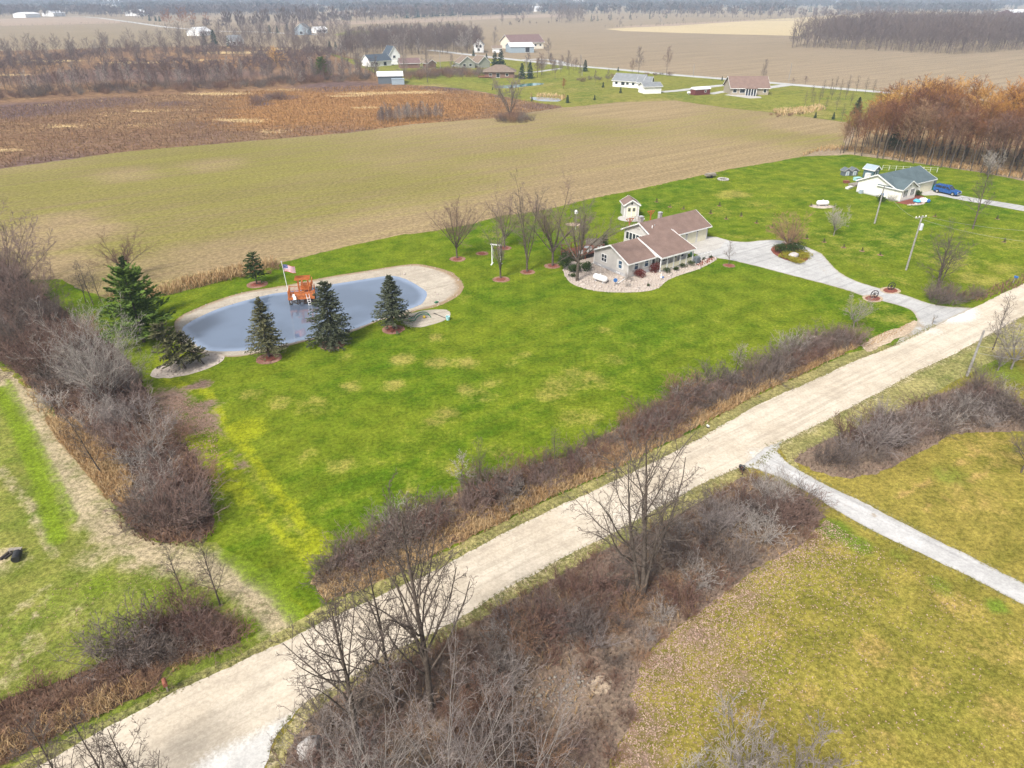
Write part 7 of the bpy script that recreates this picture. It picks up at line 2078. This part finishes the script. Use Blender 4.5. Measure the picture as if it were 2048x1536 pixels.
# fallen leaves
def leaf_area(name, poly, n, size, mat, where=None, dens=None):
    lo, hi = poly.min(0), poly.max(0)
    P = rg.uniform(lo, hi, (n, 2))
    P = P[inside(P, poly)]
    if dens is not None:
        P = P[rg.uniform(0, 1, len(P)) < dens(P)]
    stuff(name, *leaves(on(P), size, rg), M[mat])
NEAR_L = GP([(1215, 1560), (1240, 1490), (1270, 1430), (1262, 1390), (1280, 1330), (1330, 1275), (1400, 1222), (1500, 1148), (1600, 1090), (1652, 1040), (1800, 1120), (2200, 1320), (2200, 1750), (1215, 1750)])
edge_A = THICK_A
def ld(P):
    d = dist_line(P, edge_A, True)
    n_ = .5 + .5 * np.sin(P[:, 0] * .9 + 2 * np.sin(P[:, 1] * .6)) * np.sin(P[:, 1] * .8 + 1.3)
    return np.clip(1.0 * np.exp(-d / 2.0) + .42 * np.exp(-((P - G(1400, 1300)) ** 2).sum(1) / 22) + .1 * n_ * np.exp(-d / 9) + .025 * n_, 0, 1)
leaf_area('fallen_leaves', NEAR_L, 150000, .056, 'leaves', dens=ld)
leaf_area('fallen_leaves', THICK_A, 26000, .052, 'leaves_brown', dens=lambda P: np.clip((P[:, 1] > 19) * (.35 + .6 * np.exp(-dist_line(P, THICK_A, True) / 1.5)), 0, 1))
leaf_area('fallen_leaves', THICK_B, 5000, .07, 'leaves_brown')
leaf_area('fallen_leaves', GP([(330, 790), (400, 800), (430, 850), (440, 900), (420, 960), (400, 1000), (370, 900), (320, 840)]), 7000, .075, 'leaves_brown', dens=lambda P: np.full(len(P), .8))
leaf_area('fallen_leaves', GP([(100, 1180), (300, 1130), (480, 1170), (560, 1230), (500, 1290), (430, 1220), (330, 1230), (250, 1290), (100, 1370), (0, 1400), (0, 1250)]), 3500, .05, 'leaves_brown', dens=lambda P: np.full(len(P), .5))
leaf_area('fallen_leaves', GP([(640, 1250), (872, 1142), (1100, 1023), (1271, 945), (1260, 922), (1090, 1000), (860, 1115), (650, 1205)]), 3000, .055, 'leaves', dens=lambda P: np.full(len(P), .5))
leaf_area('fallen_leaves', GP([(555, 1470), (671, 1375), (814, 1292), (989, 1192), (1227, 1070), (1240, 1085), (1000, 1212), (770, 1340), (625, 1425), (575, 1500)]), 5000, .06, 'leaves', dens=lambda P: np.full(len(P), .6))
def edge_grass(line, side, w, n, h=.16, mat='tuft_verge'):
    P = resample(smooth_line(line, False, 4), .5, 0, rg, False)
    t_ = np.gradient(P, axis=0)
    n_ = norm(np.column_stack([-t_[:, 1], t_[:, 0]])) * side
    k = rg.integers(0, len(P), n)
    Q = P[k] + n_[k] * (np.abs(rg.normal(0, w, n)) - .02)[:, None] + rg.normal(0, .1, (n, 2))
    V, F = tufts(on(Q, .02), h, .012, 6, .6, rg)
    stuff('verge_grass', V, F, M[mat])
M['tuft_verge'] = tone_mat('verge grass blades', [(0.17, 0.19, 0.06), (0.26, 0.235, 0.1), (0.34, 0.3, 0.17)], .5)
edge_grass(ROAD_LW[2:22], 1, .35, 5000, .1)
edge_grass(ROAD_RW[3:24], 1, .35, 5000, .1)
edge_grass(GP(SIDE_L), -1, .25, 1200, .08)
edge_grass(GP(SIDE_R), -1, .25, 1200, .08)
print('tufts')
# ------------------------------------------------------------------ the russet plantation at the right
def wood_kind(seed, H, mc, spread=.2, limbs=16, rm=.03, t0=.3, ang=24, k2=7, k3=3, top=None):
    lv = grow(seed, dict(P=[(0, 0, -.1)], D=[(.02, 0, 1)], L=[H], r=[.15], n=7, bend=.03, up=.08, sides=5),
              [L(limbs, t0, .99, ang, 9, spread, .45, 4, .15, .1, 3, shape=top or SHAPE_BALL), L(k2, .15, 1, 36, 12, .52, .6, 3, .16, .05, 3), L(k3, .2, 1, 38, 14, .52, .8, 2, .15, .02, 3)], rm, .15)
    return Kind(tree_meshes('w', lv, M['bark'], mc, 1), H)
POP = lambda t: np.clip(.75 + .5 * t, 0, 1) * np.clip(2.1 - 1.5 * t, .6, 1)
RUST = [wood_kind(501, 16, M['twig_rust'], .3, 20, .028, .34, 28, 8, 4, POP), wood_kind(502, 16, M['twig_rust'], .3, 20, .028, .4, 28, 8, 4, POP), wood_kind(503, 16, M['twig_red'], .3, 20, .028, .36, 28, 8, 4, POP)]
GOLD = [wood_kind(504, 17, M['twig_gold'], .32, 22, .03, .38, 32, 8, 4, POP), wood_kind(505, 17, M['twig_rust'], .32, 22, .03, .4, 30, 8, 4, POP)]
r = np.random.default_rng(55)
A, B = G(1702, 309), G(2075, 362)
d = (B - A) / np.linalg.norm(B - A)
nrm = np.array((-d[1], d[0]))
n_w = 0
T20 = 'first second third fourth fifth sixth seventh eighth ninth tenth eleventh twelfth thirteenth fourteenth fifteenth sixteenth seventeenth eighteenth nineteenth twentieth'.split()
ORDW = lambda k: T20[k - 1] if k <= 20 else ('twenty ' + T20[k - 21] if k < 30 else ('thirtieth' if k == 30 else 'thirty ' + T20[k - 31]))
for row in range(6):
    k = 0
    while k * 2.1 < np.linalg.norm(B - A) + 16:
        p = A + d * (k * 2.1 - 4 + (row % 2) * 1.05) + nrm * (row * 5.2) + r.normal(0, .45, 2)
        k += 1
        f = np.clip(k * 2.1 / 14, 0, 1)
        H_ = (8.0 + 4.4 * f + .8 * row) * r.uniform(.84, 1.08)
        back = row >= 3
        kind = (GOLD if (back and k < 30) else RUST)[r.integers(0, 2 if (back and k < 30) else 3)]
        if k > 34: H_ *= .86
        if r.uniform() < .06: continue
        if row == 0:
            lbl = 'slender russet tree, %s from the left in the front row of the plantation' % ORDW(k)
        else:
            lbl = 'slender %s tree in the %s row of the russet plantation' % ('golden topped' if back else 'russet', T20[row])
        plant(kind, 'golden_tree' if back else 'russet_tree', lbl, 'tree', p, H_, None, 'trees in the %s row of the russet plantation' % T20[row], None, 1.4)
        n_w += 1
print('wood', n_w)
tree_at(SPR_C, 1712, 232, 195, 'spruce_tree', 'dark spruce at the left rear of the russet plantation', 'spruce')
tree_at(SPR_C, 1790, 300, 218, 'spruce_tree', 'dark spruce half hidden inside the russet plantation', 'spruce', sx=.7)
for i, (u, v) in enumerate(((1610, 210), (1622, 205), (1638, 208), (1650, 222), (1662, 200), (1672, 222), (1683, 241), (1690, 200), (1700, 212), (1625, 212), (1645, 195), (1660, 190), (1680, 190), (1670, 182), (1695, 186), (1712, 185), (1730, 187), (1745, 190))):
    tree_at(SLIM[i % 2], u, v, v - 28 - (i * 7) % 9, 'bare_tree', 'thin bare tree in the young planting left of the russet wood', group='thin young trees by the russet wood')

# ------------------------------------------------------------------ village trees
FAR_CON = Kind(spruce_meshes(210, 8, 4.2, M['needle_far'], M['bark'], 14, 8, 7, .08, spl=.8, spw=.24), 8)
def far_con(u, v, vt, label, group=None, sx=1.0):
    tree_at(FAR_CON, u, v, vt, 'spruce_tree', label, 'spruce', group, sx=sx)
MIDT = [wood_kind(511, 12, M['twig_far'], .42, 18, .036, .18, 44, 8, 4), wood_kind(512, 12, M['twig_far'], .4, 16, .036, .22, 42, 8, 4), wood_kind(513, 12, M['twig_purple'], .46, 18, .036, .18, 46, 8, 4), wood_kind(514, 12, M['twig_pale'], .42, 18, .034, .2, 42, 8, 4)]
for u, v, vt, lb in ((990, 134, 103, 'tall far spruce, left of two behind the brick house'), (1002, 134, 99, 'tall far spruce, right of two behind the brick house'), (1044, 158, 127, 'dark blue spruce, left of two beside the brick house'), (1060, 157, 125, 'dark blue spruce, right of two beside the brick house'), (947, 112, 99, 'small spruce beside the farmhouse'), (973, 120, 107, 'spruce behind the olive house'), (1206, 175, 164, 'small round evergreen left of the white ranch house'), (1241, 186, 174, 'small pointed evergreen before the white ranch house'), (1135, 206, 190, 'lone pointed evergreen right of the grey pond'), (1189, 200, 190, 'small evergreen on the lawn between pond and white garage'), (1064, 203, 193, 'small evergreen at the left of the grey pond'), (1023, 177, 167, 'small dark evergreen beside the teal pond'), (985, 180, 174, 'low evergreen at the left tip of the teal pond'), (1444, 161, 153, 'small dark evergreen on the lawn by the county road'), (1236, 143, 134, 'small evergreen by the county road bend'), (1170, 143, 120, 'dark bushy tree at the county road edge'), (1630, 236, 224, 'small pointed spruce at the field corner, left of two'), (1666, 239, 225, 'small pointed spruce at the field corner, right of two'), (430, 90, 60, 'tallest dark spruce at the far grey house'), (458, 93, 75, 'dark spruce right of the tallest one at the far grey house'), (410, 90, 68, 'small spruce left of the tallest one at the far grey house')):
    far_con(u, v, vt, lb)
tree_at(PINE_B, 646, 156, 117, 'pine_tree', 'dark green bushy pine at the end of the marsh tree line', 'pine', sx=1.1)
for i, (u, v, vt) in enumerate(((660, 98, 82), (672, 99, 84), (686, 98, 83), (700, 97, 79), (540, 65, 50), (555, 66, 52), (575, 62, 48), (300, 42, 30), (312, 42, 31), (320, 43, 32))):
    far_con(u, v, vt, 'dark evergreen in the far tree belt beyond the marsh', 'evergreens of the far tree belt')
for i, u in enumerate((775, 783, 790, 797, 804, 811, 823, 830, 857, 863, 870, 881, 900, 907)):
    far_con(u, 59 - i * .35, 50 - i * .35 + (i * 5) % 4, 'tiny spruce in the row on the far field edge', 'row of tiny spruces on the far field edge')
WILLOW = wood_kind(520, 9, M['twig_gold'], .5, 22, .04, .15, 50)
tree_at(WILLOW, 553, 133, 96, 'willow_tree', 'golden rounded willow beyond the marsh trees', 'willow', sx=1.5)
tree_at(wood_kind(521, 8, M['leaf_rust'], .42, 22, .05, .2, 50), 1127, 178, 158, 'rust_tree', 'small rust leaved tree on the village lawn', 'tree', sx=1.2)
for u, v, vt, k, sx, lb in ((1277, 150, 97, 0, .8, 'tall purple bare tree at the end of the brush line by the county road'), (1264, 148, 118, 2, .9, 'dark bare tree behind the white ranch house'), (855, 165, 93, 3, .95, 'pale bare tree by the dark pole barn'), (810, 158, 95, 3, .9, 'pale bare tree between the white house and the brown house'), (1083, 150, 108, 2, 1.2, 'dense reddish bare tree right of the blue spruces'), (1075, 155, 118, 2, .9, 'bare tree close behind the blue spruces'), (1110, 158, 120, 0, .8, 'bare tree on the lawn left of the county road bend'), (1138, 150, 103, 1, .8, 'thin bare tree near the county road bend'), (1098, 118, 78, 1, 1.0, 'round bare tree right of the ivory barn'), (1333, 147, 95, 2, .7, 'lone bare tree beside the county road'), (1524, 172, 122, 0, .6, 'narrow bare tree behind the tan house roof'), (1160, 160, 130, 0, .7, 'thin bare tree in front of the county road'), (1215, 165, 140, 0, .7, 'thin bare tree in the brush line left of the white ranch house'), (1190, 170, 142, 1, .7, 'thin bare tree on the village lawn edge'), (925, 160, 140, 0, .9, 'small bare tree on the lawn left of the brick house'), (1610, 168, 152, 2, 1.6, 'low broad bare tree by the county road, right'), (1585, 168, 156, 2, 1.4, 'low bare tree by the county road, left'), (1055, 145, 108, 0, 1.0, 'bare tree behind the brick house roof'), (905, 145, 110, 0, .9, 'bare tree beside the white parked car'), (990, 100, 55, 3, .9, 'tall pale bare tree left of the ivory barn'), (960, 100, 58, 0, 1.1, 'tall bare tree over the farmhouse')):
    tree_at(MIDT[k], u, v, vt, 'bare_tree', lb, sx=sx)
# brush line, village hedges
def midwood(px, spacing, hmin, hmax, label, group, nmax, seed, kinds=None, sx=(.8, 1.2), cat='tree', name='bare_tree'):
    r = np.random.default_rng(seed)
    P = scatter(GP(px), spacing, r, nmax)
    q = sections(P)
    for p, k in zip(P, q):
        lb, gp = (label, group) if len(P) <= 24 else (label + ', ' + QUART[k], group + ', ' + QUART[k])
        plant((kinds or MIDT)[r.integers(0, len(kinds or MIDT))], name, lb, cat, p, r.uniform(hmin, hmax), r.uniform(0, 6.28), gp, None, r.uniform(*sx))
midwood([(-80, 200), (0, 198), (150, 188), (300, 182), (450, 178), (620, 165), (740, 158), (745, 150), (640, 150), (450, 160), (250, 165), (0, 175), (-100, 185)], 5.2, 6, 11, 'bare grey tree in the tree line behind the brown marsh', 'trees of the marsh tree line', 130, 21, None, (.8, 1.2), 'tree', 'marsh_tree')
midwood([(-80, 202), (0, 200), (150, 191), (300, 185), (450, 181), (620, 168), (740, 161), (740, 152), (450, 166), (150, 178), (-60, 188)], 4.5, 2.2, 4.5, 'bare purple shrub along the marsh tree line', 'shrubs of the marsh tree line', 120, 22, SHRUB, (1, 1.5), 'shrub', 'marsh_shrub')
midwood([(0, 150), (200, 140), (420, 128), (640, 118), (700, 118), (690, 100), (560, 92), (300, 96), (0, 110)], 13, 6, 12, 'bare tree scattered in the brush beyond the tree line', 'scattered trees beyond the tree line', 60, 23, None, (.8, 1.2), 'tree', 'marsh_tree')
midwood([(680, 122), (740, 114), (800, 112), (930, 108), (960, 108), (955, 88), (900, 82), (780, 84), (700, 92)], 7.0, 10, 15, 'bare tree of the dense grove behind the village houses', 'trees of the village grove', 120, 25, None, (.9, 1.3), 'tree', 'grove_tree')
midwood([(755, 250), (800, 246), (885, 240), (886, 233), (830, 235), (760, 240)], 1.5, 3, 5.5, 'thin bare sapling of the clump at the marsh edge', 'saplings at the marsh edge', 80, 26, [MIDT[0], MIDT[3]], (.7, 1.0))
midwood([(865, 158), (960, 154), (975, 148), (930, 143), (850, 145), (800, 152), (810, 160)], 4.5, 2.5, 5.0, 'bare shrub in the hedge behind the pole barn', 'shrubs of the village hedge', 50, 27, SHRUB, (1, 1.5), 'shrub', 'village_shrub')
midwood([(1085, 150), (1160, 140), (1165, 136), (1120, 132), (1070, 135)], 5, 3, 8, 'bare shrub or small tree by the county road bend', 'brush at the county road bend', 26, 28)
midwood([(1155, 165), (1290, 152), (1340, 152), (1340, 149), (1280, 149), (1150, 161)], 5, 1.2, 2.6, 'low dark brush in the line behind the white ranch house', 'low brush line behind the ranch house', 30, 29, SHRUB, (1, 1.6), 'shrub', 'bare_shrub')
midwood([(505, 212), (560, 200), (560, 193), (510, 200)], 4, 2, 3.2, 'purple brush clump standing in the brown marsh', 'brush clumps in the marsh', 14, 30, SHRUB, (1.2, 1.8), 'shrub', 'bare_shrub')
midwood([(560, 150), (690, 135), (760, 150), (755, 162), (600, 172)], 5.5, 5, 10, 'bare tree at the right end of the marsh tree line', 'trees at the right end of the tree line', 40, 31)
midwood([(1540, 230), (1600, 224), (1620, 226), (1560, 236)], 2.5, .7, 1.2, 'low dry brush at the field corner', 'dry brush at the field corner', 12, 32, LOW, (1, 1.6), 'shrub', 'bare_shrub')
ORT = [wood_kind(530, 20, M['leaf_rust'], .42, 18, .1, .15, 52)]
for i, (u, v, vt) in enumerate(((340, 52, 20), (365, 53, 18), (390, 53, 22), (415, 53, 26), (330, 50, 25), (375, 50, 17))):
    tree_at(ORT[0], u, v, vt, 'rust_tree', 'large rust crowned tree in the far cluster by the west road', 'tree', 'far rust crowned trees', sx=1.2)

# ------------------------------------------------------------------ far woods, one mass each
def far_proto(seed, n1=14, n2=7, rm=.005, H=1.0, ang=44, sp=.5):
    lv = grow(seed, dict(P=[(0, 0, 0)], D=[(.02, 0, 1)], L=[H], r=[.009], n=3, bend=.03, up=.05, sides=3),
              [L(n1, .12, .98, ang, 10, sp, .6, 2, .08, .1, 3, shape=lambda t: np.clip(.55 + .9 * t, 0, 1) * np.clip(1.5 - t, .3, 1)), L(n2, .15, 1, 34, 12, .5, .8, 1, .1, .04, 3)], rm, .4)
    return join(lv)
FARP = [far_proto(s) for s in (601, 602, 603)]
def thin_proto(seed):
    """a distant tree: a stem and some forty broad twig blades"""
    r = np.random.default_rng(seed)
    V, F = sprays(*(lambda a, z, q: (np.column_stack([q * np.cos(a) * .22, q * np.sin(a) * .22, z]), np.column_stack([np.cos(a) * .5, np.sin(a) * .5, np.full(len(a), .9)])))(r.uniform(0, 6.28, 34), r.uniform(.25, .85, 34), r.uniform(.2, 1, 34)), np.full(34, .3), np.full(34, .03), r)
    t_ = tubes(np.array([[(0, 0, 0), (0, 0, .8)]]), np.array([.02]), np.array([.01]), 3)
    return join([t_, (V, F)])
THINP = [thin_proto(s) for s in (611, 612, 613)]
def con_proto(seed):
    r = np.random.default_rng(seed)
    z = np.repeat(np.linspace(.08, .92, 8), 6)
    a = r.uniform(0, 6.28, 48)
    V, F = sprays(np.column_stack([0 * a, 0 * a, z]), np.column_stack([np.cos(a), np.sin(a), np.full(48, -.1)]), (1.05 - z) * .3, np.full(48, .07), r)
    return V, F
CONP = [con_proto(s) for s in (621, 622)]
M['wood_mass'] = tone_mat('grey brown woods', [(0.125, 0.095, 0.092), (0.16, 0.125, 0.115), (0.19, 0.155, 0.14)], .03)
M['brush_mass'] = tone_mat('purple brown brush', [(0.17, 0.115, 0.105), (0.14, 0.095, 0.09), (0.21, 0.16, 0.14)], .03)
M['wood_mass_far'] = tone_mat('distant woods', [(0.1, 0.085, 0.085), (0.13, 0.11, 0.105), (0.07, 0.08, 0.07)], .01)
M['con_mass'] = tone_mat('distant evergreens', [(0.03, 0.055, 0.045), (0.045, 0.07, 0.05), (0.06, 0.08, 0.06)], .02)
PROTO_OBS = {}
def proto_ob(p, mat):
    """one low tree shape that a mass scatters over its points"""
    k = (id(p[0]), mat)
    if k not in PROTO_OBS:
        PROTO_OBS[k] = bpy.data.objects.new('tree_shape', mesh_np('tree_shape', p[0], p[1], M[mat]))
    return PROTO_OBS[k]
def scatter_mass(name, P, H, protos, mat, r, wobble=.25):
    me = bpy.data.meshes.new(name)
    me.vertices.add(len(P))
    me.vertices.foreach_set('co', np.column_stack([P, np.zeros(len(P))]).astype(np.float32).ravel())
    w = H * r.uniform(1 - wobble, 1 + wobble, len(P))
    for nm, ty, val in (('size', 'FLOAT_VECTOR', np.column_stack([w, w, H])), ('turn', 'FLOAT_VECTOR', np.column_stack([0 * H, 0 * H, r.uniform(0, 6.283, len(P))])), ('shape', 'INT', r.integers(0, len(protos), len(P)))):
        at = me.attributes.new(nm, ty, 'POINT')
        at.data.foreach_set('vector' if ty == 'FLOAT_VECTOR' else 'value', np.asarray(val, np.int32 if ty == 'INT' else np.float32).ravel())
    o = link(name, me)
    o['kind'] = 'stuff'
    ng = bpy.data.node_groups.new(name, 'GeometryNodeTree')
    ng.interface.new_socket('Geometry', in_out='INPUT', socket_type='NodeSocketGeometry')
    ng.interface.new_socket('Geometry', in_out='OUTPUT', socket_type='NodeSocketGeometry')
    gi, go = ng.nodes.new('NodeGroupInput'), ng.nodes.new('NodeGroupOutput')
    jn = ng.nodes.new('GeometryNodeJoinGeometry')
    def named(nm, ty):
        n = ng.nodes.new('GeometryNodeInputNamedAttribute')
        n.data_type = ty
        n.inputs['Name'].default_value = nm
        return n.outputs['Attribute']
    sz, tn, sh = named('size', 'FLOAT_VECTOR'), named('turn', 'FLOAT_VECTOR'), named('shape', 'INT')
    for j, p in enumerate(protos):
        oi = ng.nodes.new('GeometryNodeObjectInfo')
        oi.inputs['Object'].default_value = proto_ob(p, mat)
        oi.inputs['As Instance'].default_value = True
        cm = ng.nodes.new('FunctionNodeCompare')
        cm.data_type = 'INT'
        cm.operation = 'EQUAL'
        ng.links.new(sh, cm.inputs[2])
        cm.inputs[3].default_value = j
        ip = ng.nodes.new('GeometryNodeInstanceOnPoints')
        ng.links.new(gi.outputs[0], ip.inputs['Points'])
        ng.links.new(cm.outputs[0], ip.inputs['Selection'])
        ng.links.new(oi.outputs['Geometry'], ip.inputs['Instance'])
        er = ng.nodes.new('FunctionNodeEulerToRotation')
        ng.links.new(tn, er.inputs[0])
        ng.links.new(er.outputs[0], ip.inputs['Rotation'])
        ng.links.new(sz, ip.inputs['Scale'])
        ng.links.new(ip.outputs[0], jn.inputs[0])
    ng.links.new(jn.outputs[0], go.inputs[0])
    o.modifiers.new('scatter', 'NODES').node_group = ng
    return o
def mass(name, px, spacing, hmin, hmax, protos, mat, nmax, seed, poly=None, where=None):
    r = np.random.default_rng(seed)
    P = scatter(GP(px) if poly is None else poly, spacing, r, nmax, 5)
    if where is not None: P = P[where(P)]
    if not len(P): return
    scatter_mass(name, P, r.uniform(hmin, hmax, len(P)), protos, mat, r)
BRUSHP = [(v * np.array((2.6, 2.6, 1)), f) for v, f in [far_proto(s, 14, 7, .012) for s in (641, 642)]]
mass('marsh_brush', [(-60, 175), (0, 168), (200, 158), (420, 148), (660, 134), (690, 104), (560, 95), (300, 100), (0, 116), (-60, 125)], 4.6, 1.6, 4.2, BRUSHP, 'brush_mass', 1500, 700, where=lambda P: (marsh_m(P)[:, 1] < .25) & (np.sin(P[:, 0] * .031) + np.sin(P[:, 1] * .05 + P[:, 0] * .012) + np.sin(P[:, 0] * .083 + 2) > -.35))
mass('scattered_trees', [(-100, 175), (0, 165), (200, 152), (420, 142), (660, 130), (700, 100), (680, 80), (500, 74), (300, 84), (150, 98), (0, 104), (-100, 118)], 13, 6, 12, FARP, 'wood_mass', 330, 698)
mass('yard_trees', [(330, 78), (420, 64), (560, 56), (700, 54), (700, 70), (680, 96), (560, 92), (420, 90)], 17, 7, 15, FARP, 'wood_mass', 160, 697)
mass('grove_wood', [(690, 122), (740, 113), (800, 111), (930, 107), (960, 106), (955, 86), (900, 80), (780, 82), (700, 92)], 6.0, 10, 15, FARP, 'wood_mass', 380, 699)
mass('right_wood', [(1580, 96), (1640, 97), (1760, 102), (1900, 109), (1990, 104), (2048, 99), (2300, 90), (2300, 62), (2048, 66), (1900, 62), (1760, 62), (1660, 72)], 6.8, 14, 21, FARP, 'wood_mass', 1500, 701)
mass('right_wood_brush', [(1580, 97), (1640, 98.5), (1760, 103.5), (1900, 110.5), (1990, 105.5), (2060, 100), (2060, 97), (1990, 101), (1900, 106), (1760, 99), (1640, 94)], 5, 2, 5, FARP, 'wood_mass', 500, 702)
mass('far_wood', [(1130, 46.5), (1165, 46), (1168, 40), (1130, 41), (1095, 45)], 12, 14, 24, FARP, 'wood_mass', 90, 703)
def strip(px, w, spacing, hmin, hmax, protos, mat, seed, nmax=900, name='far_hedgerow'):
    Lw = GP(px)
    t_ = np.gradient(Lw, axis=0)
    n_ = np.column_stack([-t_[:, 1], t_[:, 0]])
    n_ /= np.linalg.norm(n_, axis=1)[:, None]
    mass(name, None, spacing, hmin, hmax, protos, mat, nmax, seed, np.concatenate([Lw + n_ * w / 2, (Lw - n_ * w / 2)[::-1]]))
strip([(0, 54), (60, 52), (150, 49), (240, 46.5), (300, 49), (360, 56), (410, 61)], 14, 7, 1.5, 3, FARP, 'wood_mass', 711)
strip([(1205, 57), (1290, 53.5), (1400, 48), (1500, 42.5), (1640, 38)], 9, 7, 1.5, 4, FARP, 'wood_mass', 712)
strip([(560, 50), (700, 47), (850, 44), (1000, 37), (1060, 36)], 14, 12, 2, 5, FARP, 'wood_mass', 713)
strip([(1010, 52), (1060, 49), (1180, 45), (1200, 42), (1330, 37), (1450, 36), (1640, 38)], 12, 16, 3, 9, THINP, 'wood_mass', 714)
strip([(1180, 43), (1210, 41), (1340, 36)], 10, 30, 8, 13, CONP, 'con_mass', 715)
strip([(1140, 31), (1250, 32), (1400, 33), (1600, 37), (1800, 31)], 40, 16, 9, 20, THINP, 'wood_mass', 716)
strip([(1330, 34.5), (1500, 36), (1700, 36)], 30, 22, 10, 22, THINP, 'wood_mass', 717)
strip([(-200, 36), (0, 35), (180, 32), (300, 35), (330, 40)], 60, 15, 10, 22, THINP, 'wood_mass', 718)
strip([(430, 60), (500, 56), (560, 54), (650, 46), (800, 38), (1000, 29), (1100, 27)], 90, 16, 10, 22, THINP, 'wood_mass', 719, 1100)
strip([(800, 37), (900, 31.5), (1030, 26), (1030, 25)], 30, 14, 14, 24, CONP, 'con_mass', 720, 400)
for i, (u, v, vt, lb) in enumerate(((1004, 49.5, 30, 'lone bare tree on the far field edge, left'), (1034, 47.5, 31, 'bare tree pair on the far field edge, left one'), (1046, 47, 27, 'bare tree pair on the far field edge, right one'), (1320, 49, 34, 'lone bare tree on the field hedge above the straw field'), (1366, 46.5, 36, 'second lone bare tree on the field hedge above the straw field'), (1239, 54.5, 38, 'bare tree cluster at the end of the far hedge'), (714, 46.5, 20, 'large bare tree in the far hedge below the woods'), (760, 61, 50, 'pale round bare tree at the end of the tiny spruce row'), (1585, 95, 60, 'slender bare tree left of the far right wood'), (1600, 92, 58, 'pale bare tree at the left tip of the far right wood'))):
    tree_at(MIDT[i % 4], u, v, vt, 'bare_tree', lb, sx=1.1)
# rows of woods to the horizon
def band(v0, v1, spacing, hmin, hmax, protos, mat, seed, n=1200, u0=-300, u1=2350, gaps=True):
    r = np.random.default_rng(seed)
    u = r.uniform(u0, u1, n * 3)
    v = r.uniform(v0, v1, n * 3)
    if gaps:
        k = np.sin(u * .013 + seed) + np.sin(u * .031 + seed * 2.1) + .7 * np.sin(v * 1.1 + seed)
        sel = k > -.35
        u, v = u[sel], v[sel]
    P = np.array([G(a, b) for a, b in zip(u[:n], v[:n])])
    scatter_mass('horizon_woods', P, r.uniform(hmin, hmax, len(P)), protos, mat, r, .3)
BROAD = [(v * np.array((1.9, 1.9, 1)), f) for v, f in THINP]
band(24, 31, 0, 9, 20, BROAD, 'wood_mass', 731, 900, -300, 1150)
band(15, 27, 0, 10, 22, BROAD, 'wood_mass_far', 732, 1900)
band(7, 16, 0, 12, 24, BROAD, 'wood_mass_far', 733, 2400, gaps=False)
band(1, 8, 0, 14, 28, BROAD, 'wood_mass_far', 734, 2600, gaps=False)
band(-4, 1.5, 0, 16, 34, BROAD, 'wood_mass_far', 735, 2400, gaps=False)
band(10, 26, 0, 12, 22, CONP, 'con_mass', 736, 260)

# ------------------------------------------------------------------ haze
hz = NT('haze air')
hz.t.nodes.clear()
ho = hz.t.nodes.new('ShaderNodeOutputMaterial')
hv = hz.t.nodes.new('ShaderNodeVolumePrincipled')
hv.inputs['Color'].default_value = (0.62, 0.78, 1.0, 1)
hv.inputs['Density'].default_value = 0.00018
hv.inputs['Anisotropy'].default_value = 0.0
hz.t.links.new(hv.outputs[0], ho.inputs['Volume'])
o = MB().box(-9100, 9100, -400, 12100, -3.0, 45.0).build('haze', hz.m)
o['kind'] = 'stuff'
o['label'] = 'thin blue grey autumn haze over the plain'

# ------------------------------------------------------------------ small groups: tell the members apart by their order
ORD = 'first second third fourth fifth sixth seventh eighth ninth tenth eleventh twelfth thirteenth fourteenth fifteenth sixteenth seventeenth eighteenth nineteenth twentieth'.split()
bpy.context.view_layer.update()
gr = {}
for o in bpy.data.objects:
    if o.parent is None and o.get('group') and o.get('label'):
        gr.setdefault((o['group'], o['label']), []).append(o)
for (g, lb), os_ in gr.items():
    if 2 <= len(os_) <= 20 and len(lb.split()) <= 12:
        os_.sort(key=lambda o: o.location.x / (o.location.y + .57 * CAM_H))
        for k, o in enumerate(os_):
            o['label'] = lb + ', ' + (ORD[k] if k < len(ORD) else 'next') + ' from the left'
